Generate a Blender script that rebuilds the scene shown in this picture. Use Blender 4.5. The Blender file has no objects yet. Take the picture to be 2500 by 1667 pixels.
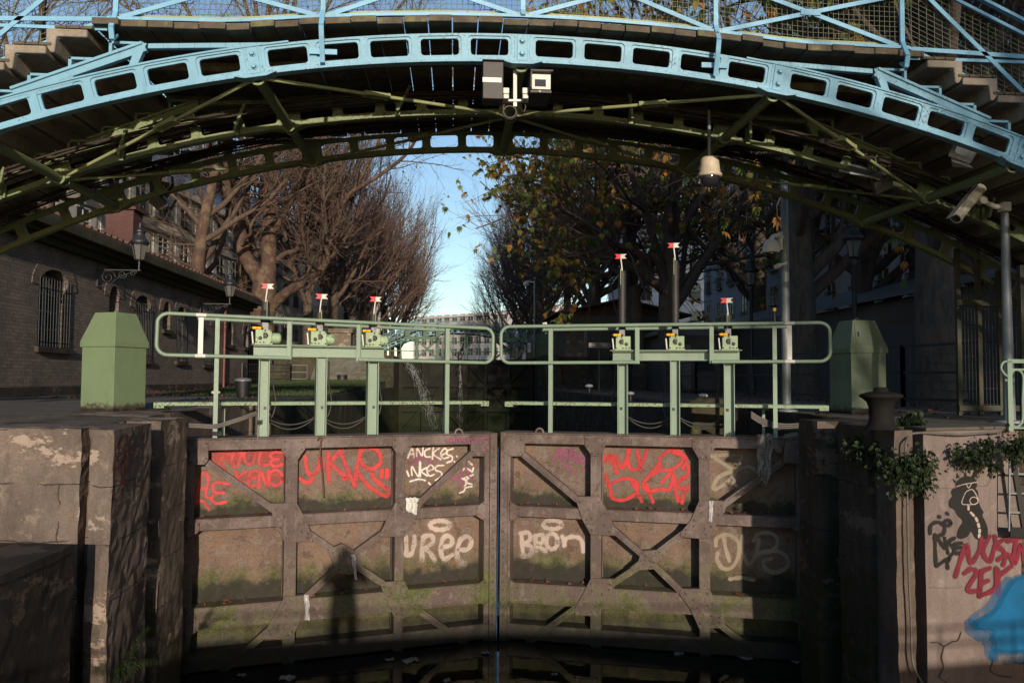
import bpy, bmesh, math, random
from mathutils import Vector, Matrix, noise
R = math.radians
C = bpy.context.scene.collection
# ------------------------------------------------------------------ camera
EYE = Vector((0.0, 0.0, 0.45))            # quay paving is z = 0
YAW, PITCH, ROLL = R(4.07), R(2.75), R(0.35)
FPX, CX, CY = 2500 * 28.0 / 36.0, 1250.0, 833.5
_f = Vector((math.sin(YAW) * math.cos(PITCH), math.cos(YAW) * math.cos(PITCH), math.sin(PITCH)))
_r0 = Vector((math.cos(YAW), -math.sin(YAW), 0))
_u0 = _r0.cross(_f)
_r = _r0 * math.cos(ROLL) + _u0 * math.sin(ROLL)
_u = _u0 * math.cos(ROLL) - _r0 * math.sin(ROLL)
cam_d = bpy.data.cameras.new('camera')
cam_d.lens = 28; cam_d.sensor_width = 36; cam_d.clip_start = 0.05; cam_d.clip_end = 3000
cam = bpy.data.objects.new('camera', cam_d); C.objects.link(cam)
cam.matrix_world = Matrix(((_r.x, _u.x, -_f.x, EYE.x), (_r.y, _u.y, -_f.y, EYE.y), (_r.z, _u.z, -_f.z, EYE.z), (0, 0, 0, 1)))
bpy.context.scene.camera = cam
# ------------------------------------------------------------------ light
SUN_AZ, SUN_EL = R(7.5), R(11.4)          # azimuth right of straight behind the camera
to_sun = Vector((math.sin(SUN_AZ) * math.cos(SUN_EL), -math.cos(SUN_AZ) * math.cos(SUN_EL), math.sin(SUN_EL)))
W = bpy.data.worlds.new('World'); bpy.context.scene.world = W; W.use_nodes = True
nt = W.node_tree
sky = nt.nodes.new('ShaderNodeTexSky'); sky.sky_type = 'NISHITA'; sky.sun_disc = False
sky.sun_elevation = SUN_EL; sky.sun_rotation = math.pi - SUN_AZ
sky.air_density = 1.0; sky.dust_density = 0.3; sky.ozone_density = 2.0
bg = nt.nodes['Background']; bg.inputs['Strength'].default_value = 0.132
nt.links.new(sky.outputs[0], bg.inputs['Color'])
sl = bpy.data.lights.new('sun', 'SUN'); sl.energy = 3.7; sl.angle = R(0.65); sl.color = (1.0, 0.87, 0.70)
so = bpy.data.objects.new('sun', sl); C.objects.link(so)
so.rotation_euler = to_sun.to_track_quat('Z', 'Y').to_euler()
sc = bpy.context.scene
sc.view_settings.view_transform = 'Standard'; sc.view_settings.look = 'None'
sc.view_settings.exposure = 0.42; sc.view_settings.gamma = 1.0
sc.cycles.max_bounces = 6; sc.cycles.transparent_max_bounces = 12
sc.cycles.diffuse_bounces = 3
# ------------------------------------------------------------------ measuring helpers
ZR = {1: (0, 0, 2.45), 2: (830, 0, 2.45), 3: (1660, 0, 2.45), 4: (0, 560, 2.45), 5: (830, 560, 2.45), 6: (1660, 560, 2.45),
      7: (0, 1027, 2.45), 8: (830, 1027, 2.45), 9: (1660, 1027, 2.45), 10: (900, 680, 4.126), 11: (560, 660, 5.2275),
      12: (1480, 580, 5.2275), 13: (340, 380, 4.9), 14: (2200, 560, 3.1367)}
def zz(n, x, y):
    a, b, s = ZR[n]; return a + x / s, b + y / s
def ray(px, py):
    return (_f + _r * ((px - CX) / FPX) + _u * ((CY - py) / FPX))
def on_plane(px, py, p0, n):
    d = ray(px, py); return EYE + d * ((Vector(p0) - EYE).dot(n) / d.dot(n))
def at(px, py, Y):                        # survey point on the plane y = Y
    return on_plane(px, py, (0, Y, 0), Vector((0, 1, 0)))
def atx(px, py, X):
    return on_plane(px, py, (X, 0, 0), Vector((1, 0, 0)))
def atz(px, py, Zc=0.0):
    return on_plane(px, py, (0, 0, Zc), Vector((0, 0, 1)))
# ------------------------------------------------------------------ object helpers
LOC = {}
def tag(o, label=None, cat=None, group=None, kind=None):
    if label: o['label'] = label
    if cat: o['category'] = cat
    if group: o['group'] = group
    if kind: o['kind'] = kind
    return o
def thing(name, label, cat, loc=(0, 0, 0), rz=0, group=None):
    o = bpy.data.objects.new(name, None); C.objects.link(o)
    o.location = loc; o.rotation_euler = (0, 0, rz); o.empty_display_size = 0.2
    LOC[o.name] = Vector(loc)
    return tag(o, label, cat, group)
def copy_tree(o, parent=None):
    c = o.copy(); C.objects.link(c)
    if parent: c.parent = parent
    for ch in list(o.children): copy_tree(ch, c)
    return c
class MB:
    def __init__(s): s.v = []; s.f = []; s.m = []; s.sm = []
    def add(s, vs, fs, mi=0, smooth=False):
        b = len(s.v); s.v += [tuple(p) for p in vs]
        for f in fs: s.f.append(tuple(b + i for i in f)); s.m.append(mi); s.sm.append(smooth)
    def box(s, c, d, M=None, mi=0):       # centre, full size, optional 3x3 rotation
        c = Vector(c); vs = []
        for k in range(8):
            p = Vector(((k & 1) - .5, ((k >> 1) & 1) - .5, ((k >> 2) & 1) - .5))
            p = Vector((p.x * d[0], p.y * d[1], p.z * d[2]))
            vs.append(c + (M @ p if M else p))
        s.add(vs, [(0, 2, 3, 1), (4, 5, 7, 6), (0, 1, 5, 4), (2, 6, 7, 3), (0, 4, 6, 2), (1, 3, 7, 5)], mi)
    def span(s, a, b, mi=0):              # box from min corner to max corner
        a = Vector(a); b = Vector(b); s.box((a + b) / 2, b - a, None, mi)
    def bar(s, a, b, w, h, up=(0, 0, 1), mi=0):   # rectangular bar along a-b, w sideways, h along up
        a = Vector(a); b = Vector(b); d = b - a; L = d.length
        if L < 1e-6: return
        d.normalize(); up = Vector(up)
        x = d.cross(up)
        if x.length < 1e-4: x = d.cross(Vector((0, 1, 0)))
        x.normalize(); u = x.cross(d)
        M = Matrix((x, d, u)).transposed()
        s.box((a + b) / 2, (w, L, h), M, mi)
    def tube(s, pts, r, n=8, mi=0, caps=True, smooth=True):
        pts = [Vector(p) for p in pts]; rings = []; k = len(pts)
        rs = r if isinstance(r, (list, tuple)) else [r] * k
        t0 = (pts[1] - pts[0]).normalized()
        ref = Vector((0, 0, 1)) if abs(t0.z) < .9 else Vector((1, 0, 0))
        x = t0.cross(ref).normalized(); vs = []
        for i, p in enumerate(pts):
            t = (pts[min(i + 1, k - 1)] - pts[max(i - 1, 0)])
            if t.length < 1e-9: t = t0
            t.normalize()
            x = (x - t * x.dot(t))
            if x.length < 1e-6: x = t.orthogonal()
            x.normalize(); y = t.cross(x)
            for j in range(n):
                a = 2 * math.pi * j / n
                vs.append(p + (x * math.cos(a) + y * math.sin(a)) * rs[i])
        fs = []
        for i in range(k - 1):
            for j in range(n):
                q = (j + 1) % n
                fs.append((i * n + j, i * n + q, (i + 1) * n + q, (i + 1) * n + j))
        s.add(vs, fs, mi, smooth)
        if caps and n > 2:
            s.add(vs[:n], [tuple(reversed(range(n)))], mi); s.add(vs[-n:], [tuple(range(n))], mi)
    def lathe(s, prof, c=(0, 0, 0), n=16, mi=0, smooth=True, axis=None):   # prof: (r, z)
        c = Vector(c); vs = []; fs = []
        M = axis.to_track_quat('Z', 'Y').to_matrix() if axis is not None else None
        for r, z in prof:
            for j in range(n):
                a = 2 * math.pi * j / n
                p = Vector((r * math.cos(a), r * math.sin(a), z))
                vs.append(c + (M @ p if M else p))
        for i in range(len(prof) - 1):
            for j in range(n):
                q = (j + 1) % n
                fs.append((i * n + j, i * n + q, (i + 1) * n + q, (i + 1) * n + j))
        s.add(vs, fs, mi, smooth)
        s.add(vs[:n], [tuple(reversed(range(n)))], mi); s.add(vs[-n:], [tuple(range(n))], mi)
    def prism(s, lo, hi, mi=0):           # two matching rings of points
        n = len(lo); vs = list(lo) + list(hi)
        s.add(vs, [tuple(reversed(range(n))), tuple(range(n, 2 * n))] + [(i, (i + 1) % n, n + (i + 1) % n, n + i) for i in range(n)], mi)
    def build(s, name, mats, parent=None, bevel=0, base=None, recalc=True):
        me = bpy.data.meshes.new(name)
        off = Vector((0, 0, 0))
        root = parent
        while root is not None and root.parent is not None: root = root.parent
        if root is not None and base is None: off = LOC.get(root.name, Vector((0, 0, 0)))
        if base is not None: off = Vector(base)
        vs = [(x - off.x, y - off.y, z - off.z) for x, y, z in s.v]
        me.from_pydata(vs, [], s.f); me.update()
        if not isinstance(mats, (list, tuple)): mats = [mats]
        for m in mats: me.materials.append(m)
        me.polygons.foreach_set('material_index', s.m)
        me.polygons.foreach_set('use_smooth', s.sm)
        if recalc and len(s.f) < 60000:
            bm = bmesh.new(); bm.from_mesh(me)
            bmesh.ops.recalc_face_normals(bm, faces=bm.faces); bm.to_mesh(me); bm.free()
        o = bpy.data.objects.new(name, me); C.objects.link(o)
        if parent is not None: o.parent = parent
        elif base is not None: o.location = base; LOC[o.name] = Vector(base)
        if bevel:
            b = o.modifiers.new('bevel', 'BEVEL'); b.width = bevel; b.segments = 2; b.limit_method = 'ANGLE'; b.angle_limit = R(40)
        return o
def smooth_path(pts, n=6):                # Catmull-Rom through points
    pts = [Vector(p) for p in pts]
    if len(pts) < 3: return pts
    out = []
    for i in range(len(pts) - 1):
        p0 = pts[max(i - 1, 0)]; p1 = pts[i]; p2 = pts[i + 1]; p3 = pts[min(i + 2, len(pts) - 1)]
        for k in range(n):
            t = k / n
            out.append(0.5 * ((2 * p1) + (p2 - p0) * t + (2 * p0 - 5 * p1 + 4 * p2 - p3) * t * t + (3 * p1 - p0 - 3 * p2 + p3) * t ** 3))
    out.append(pts[-1]); return out
# ------------------------------------------------------------------ materials
class NT:
    def __init__(s, name):
        s.mat = bpy.data.materials.new(name); s.mat.use_nodes = True; s.t = s.mat.node_tree
        s.b = s.t.nodes['Principled BSDF']; s.out = s.t.nodes['Material Output']
        g = s.t.nodes.new('ShaderNodeNewGeometry'); s.pos = g.outputs['Position']; s.geo = g
    def n(s, typ, **kw):
        x = s.t.nodes.new(typ)
        for k, v in kw.items(): setattr(x, k, v)
        return x
    def set(s, sock, v):
        if hasattr(v, 'links') or isinstance(v, bpy.types.NodeSocket): s.t.links.new(v, sock)
        else:
            if isinstance(v, (tuple, list)) and len(v) == 3 and sock.type == 'RGBA': v = (*v, 1)
            sock.default_value = v
    def noise(s, scale, detail=6, rough=.6, vec=None, dist=0):
        x = s.n('ShaderNodeTexNoise'); x.inputs['Scale'].default_value = scale; x.inputs['Detail'].default_value = detail
        x.inputs['Roughness'].default_value = rough; x.inputs['Distortion'].default_value = dist
        s.set(x.inputs['Vector'], vec or s.pos); return x.outputs['Fac']
    def ramp(s, fac, a, b, lo=0.0, hi=1.0):
        x = s.n('ShaderNodeMapRange'); x.inputs[1].default_value = a; x.inputs[2].default_value = b
        x.inputs[3].default_value = lo; x.inputs[4].default_value = hi; s.set(x.inputs[0], fac); return x.outputs[0]
    def mix(s, fac, a, b):
        x = s.n('ShaderNodeMix', data_type='RGBA'); s.set(x.inputs[0], fac); s.set(x.inputs[6], a); s.set(x.inputs[7], b); return x.outputs[2]
    def math(s, op, a, b=0.0):
        x = s.n('ShaderNodeMath', operation=op); s.set(x.inputs[0], a); s.set(x.inputs[1], b); return x.outputs[0]
    def mapping(s, scale=(1, 1, 1), rot=(0, 0, 0), loc=(0, 0, 0), vec=None):
        x = s.n('ShaderNodeMapping'); x.inputs['Scale'].default_value = scale; x.inputs['Rotation'].default_value = rot
        x.inputs['Location'].default_value = loc; s.set(x.inputs['Vector'], vec or s.pos); return x.outputs[0]
    def bump(s, h, strength=.3, dist=.01, nrm=None):
        x = s.n('ShaderNodeBump'); x.inputs['Strength'].default_value = strength; x.inputs['Distance'].default_value = dist
        s.set(x.inputs['Height'], h)
        if nrm is not None: s.set(x.inputs['Normal'], nrm)
        s.set(s.b.inputs['Normal'], x.outputs[0]); return x.outputs[0]
    def sep(s, vec=None):
        x = s.n('ShaderNodeSeparateXYZ'); s.set(x.inputs[0], vec or s.pos); return x.outputs
    def comb(s, x, y, z):
        c = s.n('ShaderNodeCombineXYZ'); s.set(c.inputs[0], x); s.set(c.inputs[1], y); s.set(c.inputs[2], z); return c.outputs[0]
    def fin(s, col, rough=.7, metal=0.0, spec=None):
        s.set(s.b.inputs['Base Color'], col); s.set(s.b.inputs['Roughness'], rough); s.set(s.b.inputs['Metallic'], metal)
        if spec is not None: s.b.inputs['Specular IOR Level'].default_value = spec
        return s.mat
def plain(name, col, rough=.6, metal=0.0, var=.25, scale=9, bump=.1, dirt=None, spec=None):
    t = NT(name); n1 = t.noise(scale); n2 = t.noise(scale * 7, 4)
    dk = tuple(c * (1 - var) for c in col); lt = tuple(min(1, c * (1 + var * .5)) for c in col)
    c = t.mix(t.ramp(n1, .3, .7), dk, lt)
    if dirt: c = t.mix(t.ramp(t.math('ADD', n1, t.math('MULTIPLY', n2, .4)), .78, .9, 0, dirt[3]), c, dirt[:3])
    if bump: t.bump(n2, bump, .004)
    return t.fin(c, rough, metal, spec)
def painted(name, col, rust=(.10, .045, .02), amt=.62, rough=.45, fade=.15, base=0):
    """old gloss paint: faded patches, drips of grime, specks and runs of rust"""
    t = NT(name)
    big = t.noise(2.2, 7, .66); fine = t.noise(38, 5, .7); run = t.noise(9, 5, .65, t.mapping((1, 1, .16)))
    c = t.mix(t.ramp(big, .35, .7), tuple(x * (1 - fade) for x in col), tuple(min(1, x * (1 + fade)) for x in col))
    c = t.mix(t.ramp(run, .56, .74, 0, .45), c, tuple(x * .42 + .006 for x in col))
    c = t.mix(t.ramp(t.math('ADD', fine, t.math('MULTIPLY', big, .55)), amt + .28, amt + .36, 0, .9), c, rust)
    if base:
        oz = t.sep(t.n('ShaderNodeTexCoord').outputs['Object'])[2]; dd = t.math('ADD', oz, t.math('MULTIPLY', t.math('SUBTRACT', t.noise(11, 6, .7), .5), .28))
        c = t.mix(t.ramp(dd, base * .55, base, .92, 0), c, (.04, .028, .018))
    t.bump(t.math('ADD', fine, t.math('MULTIPLY', run, .5)), .12, .003)
    return t.fin(c, t.ramp(fine, .3, .8, rough, rough + .25))
def stone(name, base, dark, light, moss=None, mosslo=-3.2, mosshi=-1.6, bumps=.6, seams=None, scale=1.0):
    t = NT(name)
    a = t.noise(1.1 * scale, 8, .62); b = t.noise(6 * scale, 8, .65); d = t.noise(60, 4, .7)
    c = t.mix(t.ramp(a, .38, .62), dark, base)
    c = t.mix(t.ramp(b, .55, .7, 0, .8), c, light)
    c = t.mix(t.ramp(d, .35, .62, .35, 0), c, tuple(x * .4 for x in dark))
    run = t.noise(7, 6, .65, t.mapping((1, 1, .12)))
    c = t.mix(t.ramp(run, .5, .75, 0, .5), c, tuple(x * .45 for x in dark))
    h = t.math('ADD', t.math('MULTIPLY', b, .8), t.math('MULTIPLY', d, .35))
    if seams:
        sp = t.sep(); wob = t.math('MULTIPLY', t.math('SUBTRACT', t.noise(1.7, 5, .7), .5), .22)
        v = t.n('ShaderNodeTexBrick'); v.inputs['Scale'].default_value = seams; v.inputs['Brick Width'].default_value = 1.25; v.inputs['Row Height'].default_value = .56
        v.inputs['Mortar Size'].default_value = .008; v.inputs['Mortar Smooth'].default_value = .6
        t.set(v.inputs['Vector'], t.comb(t.math('ADD', t.math('ADD', sp[0], sp[1]), wob), t.math('ADD', sp[2], t.math('MULTIPLY', wob, .6)), 0.0))
        s_ = t.math('MAXIMUM', t.math('SUBTRACT', 1.0, v.outputs['Fac']), t.ramp(t.noise(2.3, 3), .45, .55))
        patch = t.ramp(t.noise(1.4, 9, .7, t.mapping((1, 1, 1.9), loc=(3, 5, 1))), .565, .585, 0, .75)
        c = t.mix(patch, c, tuple(min(1, x * 1.25) for x in light)); h = t.math('ADD', h, t.math('MULTIPLY', patch, -.25))
        c = t.mix(t.math('MULTIPLY', t.math('SUBTRACT', 1.0, s_), .8), c, tuple(x * .3 for x in dark)); h = t.math('ADD', h, t.math('MULTIPLY', s_, .4))
    if moss:
        z = t.sep()[2]
        m = t.math('ADD', t.ramp(z, mosslo, mosshi, 1, -.2), t.math('MULTIPLY', t.math('SUBTRACT', b, .5), 2.4))
        c = t.mix(t.ramp(m, .35, .75, 0, .92), c, t.mix(t.ramp(d, .35, .65), tuple(x * .4 for x in moss), moss))
    t.bump(h, bumps, .02)
    return t.fin(c, .88, 0, .25)
M = {}
M['blue'] = painted('sky_blue_paint', (.155, .335, .45), amt=.60, fade=.12, rough=.42)
M['blue_rail'] = painted('rail_blue_paint', (.17, .38, .54), amt=.72, rough=.4)
M['bgreen'] = painted('olive_bridge_paint', (.165, .21, .10), amt=.56, rough=.5)
M['pale_green'] = painted('yellow_green_paint', (.27, .30, .15), amt=.63, rough=.5)
M['gate_green'] = painted('pale_gate_green', (.175, .24, .178), amt=.70, rough=.4, fade=.1)
M['cab_green'] = painted('cabinet_green', (.140, .192, .108), base=.10, amt=.72, rough=.5, fade=.08)
M['dark_green'] = painted('dark_green_paint', (.06, .11, .07), amt=.66)
M['wood'] = plain('weathered_deck_timber', (.10, .08, .055), .9, var=.5, scale=6, bump=.5, dirt=(.15, .16, .06, .8))
M['black'] = plain('black_rubber', (.012, .012, .013), .5, var=.3)
M['black_metal'] = plain('black_iron', (.018, .018, .02), .45, var=.4, bump=.2)
M['cable_grey'] = plain('grey_cable_sheath', (.095, .08, .07), .6, var=.3)
M['cable'] = plain('dark_rusty_cable', (.035, .022, .016), .7, var=.5, scale=20)
M['galv'] = plain('galvanised_steel', (.19, .205, .22), .55, .25, var=.18, scale=14, bump=.05)
M['white'] = plain('white_paint', (.56, .54, .50), .5, var=.15)
M['cream'] = plain('cream_housing', (.60, .56, .48), .5, var=.12, dirt=(.3, .24, .15, .5))
M['brown_box'] = plain('dark_brown_housing', (.045, .036, .032), .6, var=.25)
M['red'] = plain('red_paint', (.68, .02, .03), .45, var=.12)
M['yellow'] = plain('yellow_plastic', (.80, .40, .01), .35, var=.1)
M['lens'] = plain('dark_lens', (.02, .02, .025), .08, var=.1, bump=0)
M['plastic'] = plain('grey_plastic_film', (.42, .40, .39), .3, var=.3, scale=25)
M['wet'] = plain('brown_leaf', (.20, .07, .035), .7, var=.4)
g_ = NT('lamp_glass'); g_.b.inputs['Transmission Weight'].default_value = .6; M['glass'] = g_.fin((.26, .25, .23), .25)
# ================================================================== SETTING
ZW = -3.15
LX, RX = -3.28, 4.53
M['stoneL'] = stone('lit_lock_stone', (.185, .140, .115), (.095, .072, .06), (.29, .225, .18), moss=(.04, .038, .016), mosslo=-3.1, mosshi=-.5, bumps=.9, seams=1.15)  # algae tint doubles as painted darkening of the lower half
M['stoneR'] = stone('shaded_lock_stone', (.060, .046, .036), (.03, .024, .019), (.10, .075, .06), moss=(.02, .03, .01), mosslo=-3.4, mosshi=.2, bumps=.9, seams=.9)  # lock stone again, with the right side's shade put into its colour
M['ledge'] = stone('dark_ledge_stone', (.042, .031, .025), (.02, .015, .012), (.065, .047, .036), bumps=.8, seams=.6)  # base colour carries the shade of the unlit low corner
M['mossy'] = stone('mossy_chamber_stone', (.07, .06, .035), (.03, .027, .018), (.11, .10, .06), moss=(.115, .13, .025), mosslo=-3.0, mosshi=1.4, bumps=.8)
M['plaster'] = stone('mural_plaster', (.215, .168, .152), (.15, .115, .105), (.27, .215, .195), moss=(.06, .05, .03), mosslo=-3.5, mosshi=-2.7, bumps=.25, scale=.7)
def paving(name, c1, c2, joint, sx, sy, dirt):
    t = NT(name)
    br = t.n('ShaderNodeTexBrick'); br.inputs['Scale'].default_value = 1; br.inputs['Brick Width'].default_value = sx
    br.inputs['Row Height'].default_value = sy; br.inputs['Mortar Size'].default_value = .008
    br.inputs['Color1'].default_value = (*c1, 1); br.inputs['Color2'].default_value = (*c2, 1); br.inputs['Mortar'].default_value = (*joint, 1)
    t.set(br.inputs['Vector'], t.pos)
    a = t.noise(1.3, 8, .65); b = t.noise(18, 6, .7)
    c = t.mix(t.ramp(a, .4, .65, 0, .7), br.outputs['Color'], dirt)
    c = t.mix(t.ramp(b, .55, .75, 0, .5), c, tuple(x * .5 for x in dirt))
    t.bump(t.math('ADD', b, br.outputs['Fac']), .35, .01)
    return t.fin(c, .85)
M['quay'] = paving('quay_flagstones', (.075, .064, .053), (.10, .082, .066), (.022, .02, .016), 1.2, .6, (.055, .045, .034))
M['setts'] = paving('reddish_setts', (.085, .055, .045), (.11, .075, .06), (.03, .022, .018), .2, .14, (.05, .038, .03))
t = NT('earth'); a_ = t.noise(.7, 8); b_ = t.noise(9, 6)
t.bump(b_, .5, .03); M['earth'] = t.fin(t.mix(t.ramp(b_, .4, .65), t.mix(t.ramp(a_, .4, .6), (.04, .03, .022), (.07, .055, .035)), (.09, .045, .025)), .95)
def water(name, col, rip):
    t = NT(name)
    n1 = t.noise(1.6, 3, .5, t.mapping((1, 1.6, 1))); n2 = t.noise(9, 3, .5)
    t.bump(t.math('ADD', n1, t.math('MULTIPLY', n2, .25)), rip, .03)
    t.b.inputs['IOR'].default_value = 1.33
    return t.fin(col, .035, 0, .5)
M['water'] = water('still_dark_water', (.006, .007, .005), .12)
def flat(name, quads, mat, kind='structure', **kw):
    mb = MB()
    for q in quads: mb.add(q, [tuple(range(len(q)))])
    return tag(mb.build(name, mat, recalc=False), kind=kind, **kw)
def rect(x0, x1, y0, y1, z): return [(x0, y0, z), (x1, y0, z), (x1, y1, z), (x0, y1, z)]
ZU, YU = 1.7, 44.0                         # upper quay beyond the top gate
flat('lower_canal_water', [rect(-3.6, 5.2, -60, 12.5, ZW)], M['water'])
flat('chamber_water', [rect(-4.2, 5.4, 11.5, 46, -2.9)], M['water'])
flat('upper_canal_water', [rect(-3.6, 4.9, 46.5, 400, 1.25)], M['water'])
flat('ground', [rect(-900, -4.6, 7.6, YU, -.05), rect(5.4, 900, 8.2, YU, -.05),
                rect(-900, -3.6, YU, 900, ZU), rect(4.9, 900, YU, 900, ZU), rect(-3.6, 4.9, 400, 900, ZU),
                rect(-900, -6.5, -300, 7.6, -.05), rect(7.5, 900, -300, 8.2, -.05)], M['earth'])
flat('left_quay_paving', [rect(-9.9, -3.9, 7.62, 21, -.006)], M['quay'])
flat('right_quay_paving', [rect(5.0, 10.5, 7.9, 13.6, -.006)], M['quay'])
flat('right_quay_setts', [rect(4.9, 8.6, 13.6, 43.0, -.012)], M['setts'])
flat('garden_path', [rect(-9.7, -7.4, 21.0, 43, -.012)], M['earth'])
# ---- walls: closed plan outlines pulled up, faces roughened
def wall(name, outline, z0, z1, mat, label, amp=.014, step=.07, rough_to=None, cat='wall', group=None, seed=0, zstep=None):
    mb = MB(); n = len(outline); ring = []
    for i in range(n):
        a = Vector((*outline[i], 0)); b = Vector((*outline[(i + 1) % n], 0)); L = (b - a).length
        k = max(1, int(L / step)) if (rough_to is None or i < rough_to) else 1
        for j in range(k): ring.append((a.lerp(b, j / k), i))
    k = max(2, int((z1 - z0) / (zstep or step)))
    N = len(ring); vs = []
    cen = sum((Vector((*p, 0)) for p in outline), Vector()) / n
    for q in range(k + 1):
        z = z0 + (z1 - z0) * q / k
        for p, i in ring:
            if rough_to is not None and i >= rough_to: vs.append((p.x, p.y, z)); continue
            s = Vector((p.x * 2.1 + seed, p.y * 2.1, z * 1.7))
            d = noise.noise_vector(s) * amp + noise.noise_vector(s * 4.3) * amp * .6 + noise.noise_vector(s * 11) * amp * .3
            if q == k: d = d * .4; d.z = 0
            vs.append((p.x + d.x, p.y + d.y, z + d.z * (.0 if q in (0, k) else .5)))
    fs = [(q * N + j, q * N + (j + 1) % N, (q + 1) * N + (j + 1) % N, (q + 1) * N + j) for q in range(k) for j in range(N)]
    mb.add(vs, fs)
    mb.add(vs[-N:], [tuple(range(N))])
    return tag(mb.build(name, mat), label, cat, group)
def P2(v): return (v.x, v.y)
A_ = atz(276, 1050); B_ = atz(369, 1033); D_ = atz(394, 1027); E_ = atz(457, 1018)
S0, S1 = atz(197, 1047), atz(222, 1048.5)
FL = atz(-260, 1041)
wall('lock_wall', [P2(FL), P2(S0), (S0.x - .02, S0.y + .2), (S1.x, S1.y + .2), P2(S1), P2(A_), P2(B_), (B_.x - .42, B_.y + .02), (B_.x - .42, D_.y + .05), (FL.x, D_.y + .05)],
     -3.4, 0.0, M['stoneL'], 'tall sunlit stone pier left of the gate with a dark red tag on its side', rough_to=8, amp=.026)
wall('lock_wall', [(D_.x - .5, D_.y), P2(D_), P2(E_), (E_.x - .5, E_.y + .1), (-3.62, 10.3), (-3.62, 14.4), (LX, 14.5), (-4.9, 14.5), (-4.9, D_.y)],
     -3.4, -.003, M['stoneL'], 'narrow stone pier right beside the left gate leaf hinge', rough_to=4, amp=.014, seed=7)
wall('chamber_wall', [(LX, 14.51), (LX, 46.0), (-4.95, 46.0), (-4.95, 14.51)], -3.2, -.002, M['mossy'], 'long mossy chamber wall below the lawn, left of the upper gate', step=.4, amp=.03)
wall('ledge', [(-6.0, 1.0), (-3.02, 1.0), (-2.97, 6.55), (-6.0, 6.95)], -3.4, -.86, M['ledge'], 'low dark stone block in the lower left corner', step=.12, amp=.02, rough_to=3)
# right bank
mu0, mu1 = atz(2254, 1044), atz(2456, 1040)
PR = atz(2184, 1046); PR2 = atz(2227, 1045)
dv = (mu1 - mu0).normalized()
MUR_P, MUR_N = Vector((mu0.x, mu0.y, 0)), Vector((-dv.y, dv.x, 0)) * -1
far = mu0 + dv * 6
wall('mural_wall', [(mu0.x, mu0.y), P2(far), (far.x, far.y + .8), (mu0.x, mu0.y + .8)], -3.4, -.035, M['plaster'], 'pale plastered quay wall covered in black, red and blue graffiti', step=.06, amp=.004, rough_to=1)
cap = MB(); q0 = mu0 - MUR_N * -.02; 
cap.prism([Vector((mu0.x + .01, mu0.y, -.033)) + MUR_N * .025, far + Vector((0, 0, -.033)) + MUR_N * .025, far + Vector((0, .85, -.033)), Vector((mu0.x + .01, mu0.y + .85, -.033))],
          [Vector((mu0.x + .01, mu0.y, .002)) + MUR_N * .025, far + Vector((0, 0, .002)) + MUR_N * .025, far + Vector((0, .85, .002)), Vector((mu0.x + .01, mu0.y + .85, .002))])
tag(cap.build('coping_stone', M['quay'], bevel=.012), 'worn coping slab along the top of the mural wall', 'coping')
wall('lock_wall', [P2(PR), P2(PR2), (PR2.x + .05, PR2.y + .55), (PR.x + .6, PR.y + .9), (PR.x + .1, PR.y + .75)], -3.4, -.02, stone('pier_stone', (.15, .112, .09), (.08, .06, .05), (.22, .17, .13), moss=(.04, .045, .015), mosslo=-3.6, mosshi=-1.5, bumps=.9),
     'slim lit pier edge between the ivy and the mural wall with a cable down it', rough_to=5, amp=.014, seed=3)
XR = PR.x
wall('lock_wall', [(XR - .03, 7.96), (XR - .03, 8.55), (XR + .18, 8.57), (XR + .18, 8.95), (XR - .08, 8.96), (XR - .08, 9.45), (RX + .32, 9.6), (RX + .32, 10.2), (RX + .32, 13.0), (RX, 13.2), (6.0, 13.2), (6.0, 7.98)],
     -3.4, -.008, M['stoneR'], 'dark shaded stone lock wall with grooves right of the gate, under hanging ivy', rough_to=9, amp=.02, seed=11)
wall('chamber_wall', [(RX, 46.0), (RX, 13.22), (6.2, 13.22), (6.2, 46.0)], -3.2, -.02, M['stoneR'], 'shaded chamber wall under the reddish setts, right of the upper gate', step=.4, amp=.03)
# retaining walls to the upper quay with stone ramps
wall('retaining_wall', [(-3.3, 43.2), (-3.3, 47), (-12, 47), (-12, 43.2)], -.3, ZU + .02, M['mossy'], 'stone retaining wall behind the lawn up to the upper quay, left', step=.3, amp=.03)
wall('retaining_wall', [(4.53, 47), (4.53, 43.2), (14, 43.2), (14, 47)], -.3, ZU + .02, M['stoneR'], 'dark retaining wall beside the flight of steps, right of the upper gate', step=.3, amp=.03)
st = MB()
for i in range(9):
    st.span((5.6, 41.2 + i * .22, -.1), (7.3, 43.2, ZU * (i + 1) / 9 - .02))
rt = thing('stone_steps', 'shaded stone flight of steps climbing to the upper quay between two sloped walls', 'steps', (6.4, 43, 0))
st.build('tread', M['stoneR'], rt)
for x0, x1 in ((4.7, 5.58), (7.32, 8.3)):
    m = MB(); m.prism([Vector((x0, 40.6, -.1)), Vector((x0, 43.2, -.1)), Vector((x0, 43.2, ZU + .1)), Vector((x0, 42.9, ZU + .1))], [Vector((x1, 40.6, -.1)), Vector((x1, 43.2, -.1)), Vector((x1, 43.2, ZU + .1)), Vector((x1, 42.9, ZU + .1))])
    m.build('sloped_wall', M['mossy'], rt)
m = MB(); m.prism([Vector((-7.2, 39.4, -.1)), Vector((-7.2, 43.2, -.1)), Vector((-7.2, 43.2, ZU + .05)), Vector((-7.2, 42.8, ZU + .05))], [Vector((-4.3, 39.4, -.1)), Vector((-4.3, 43.2, -.1)), Vector((-4.3, 43.2, ZU + .05)), Vector((-4.3, 42.8, ZU + .05))])
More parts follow.
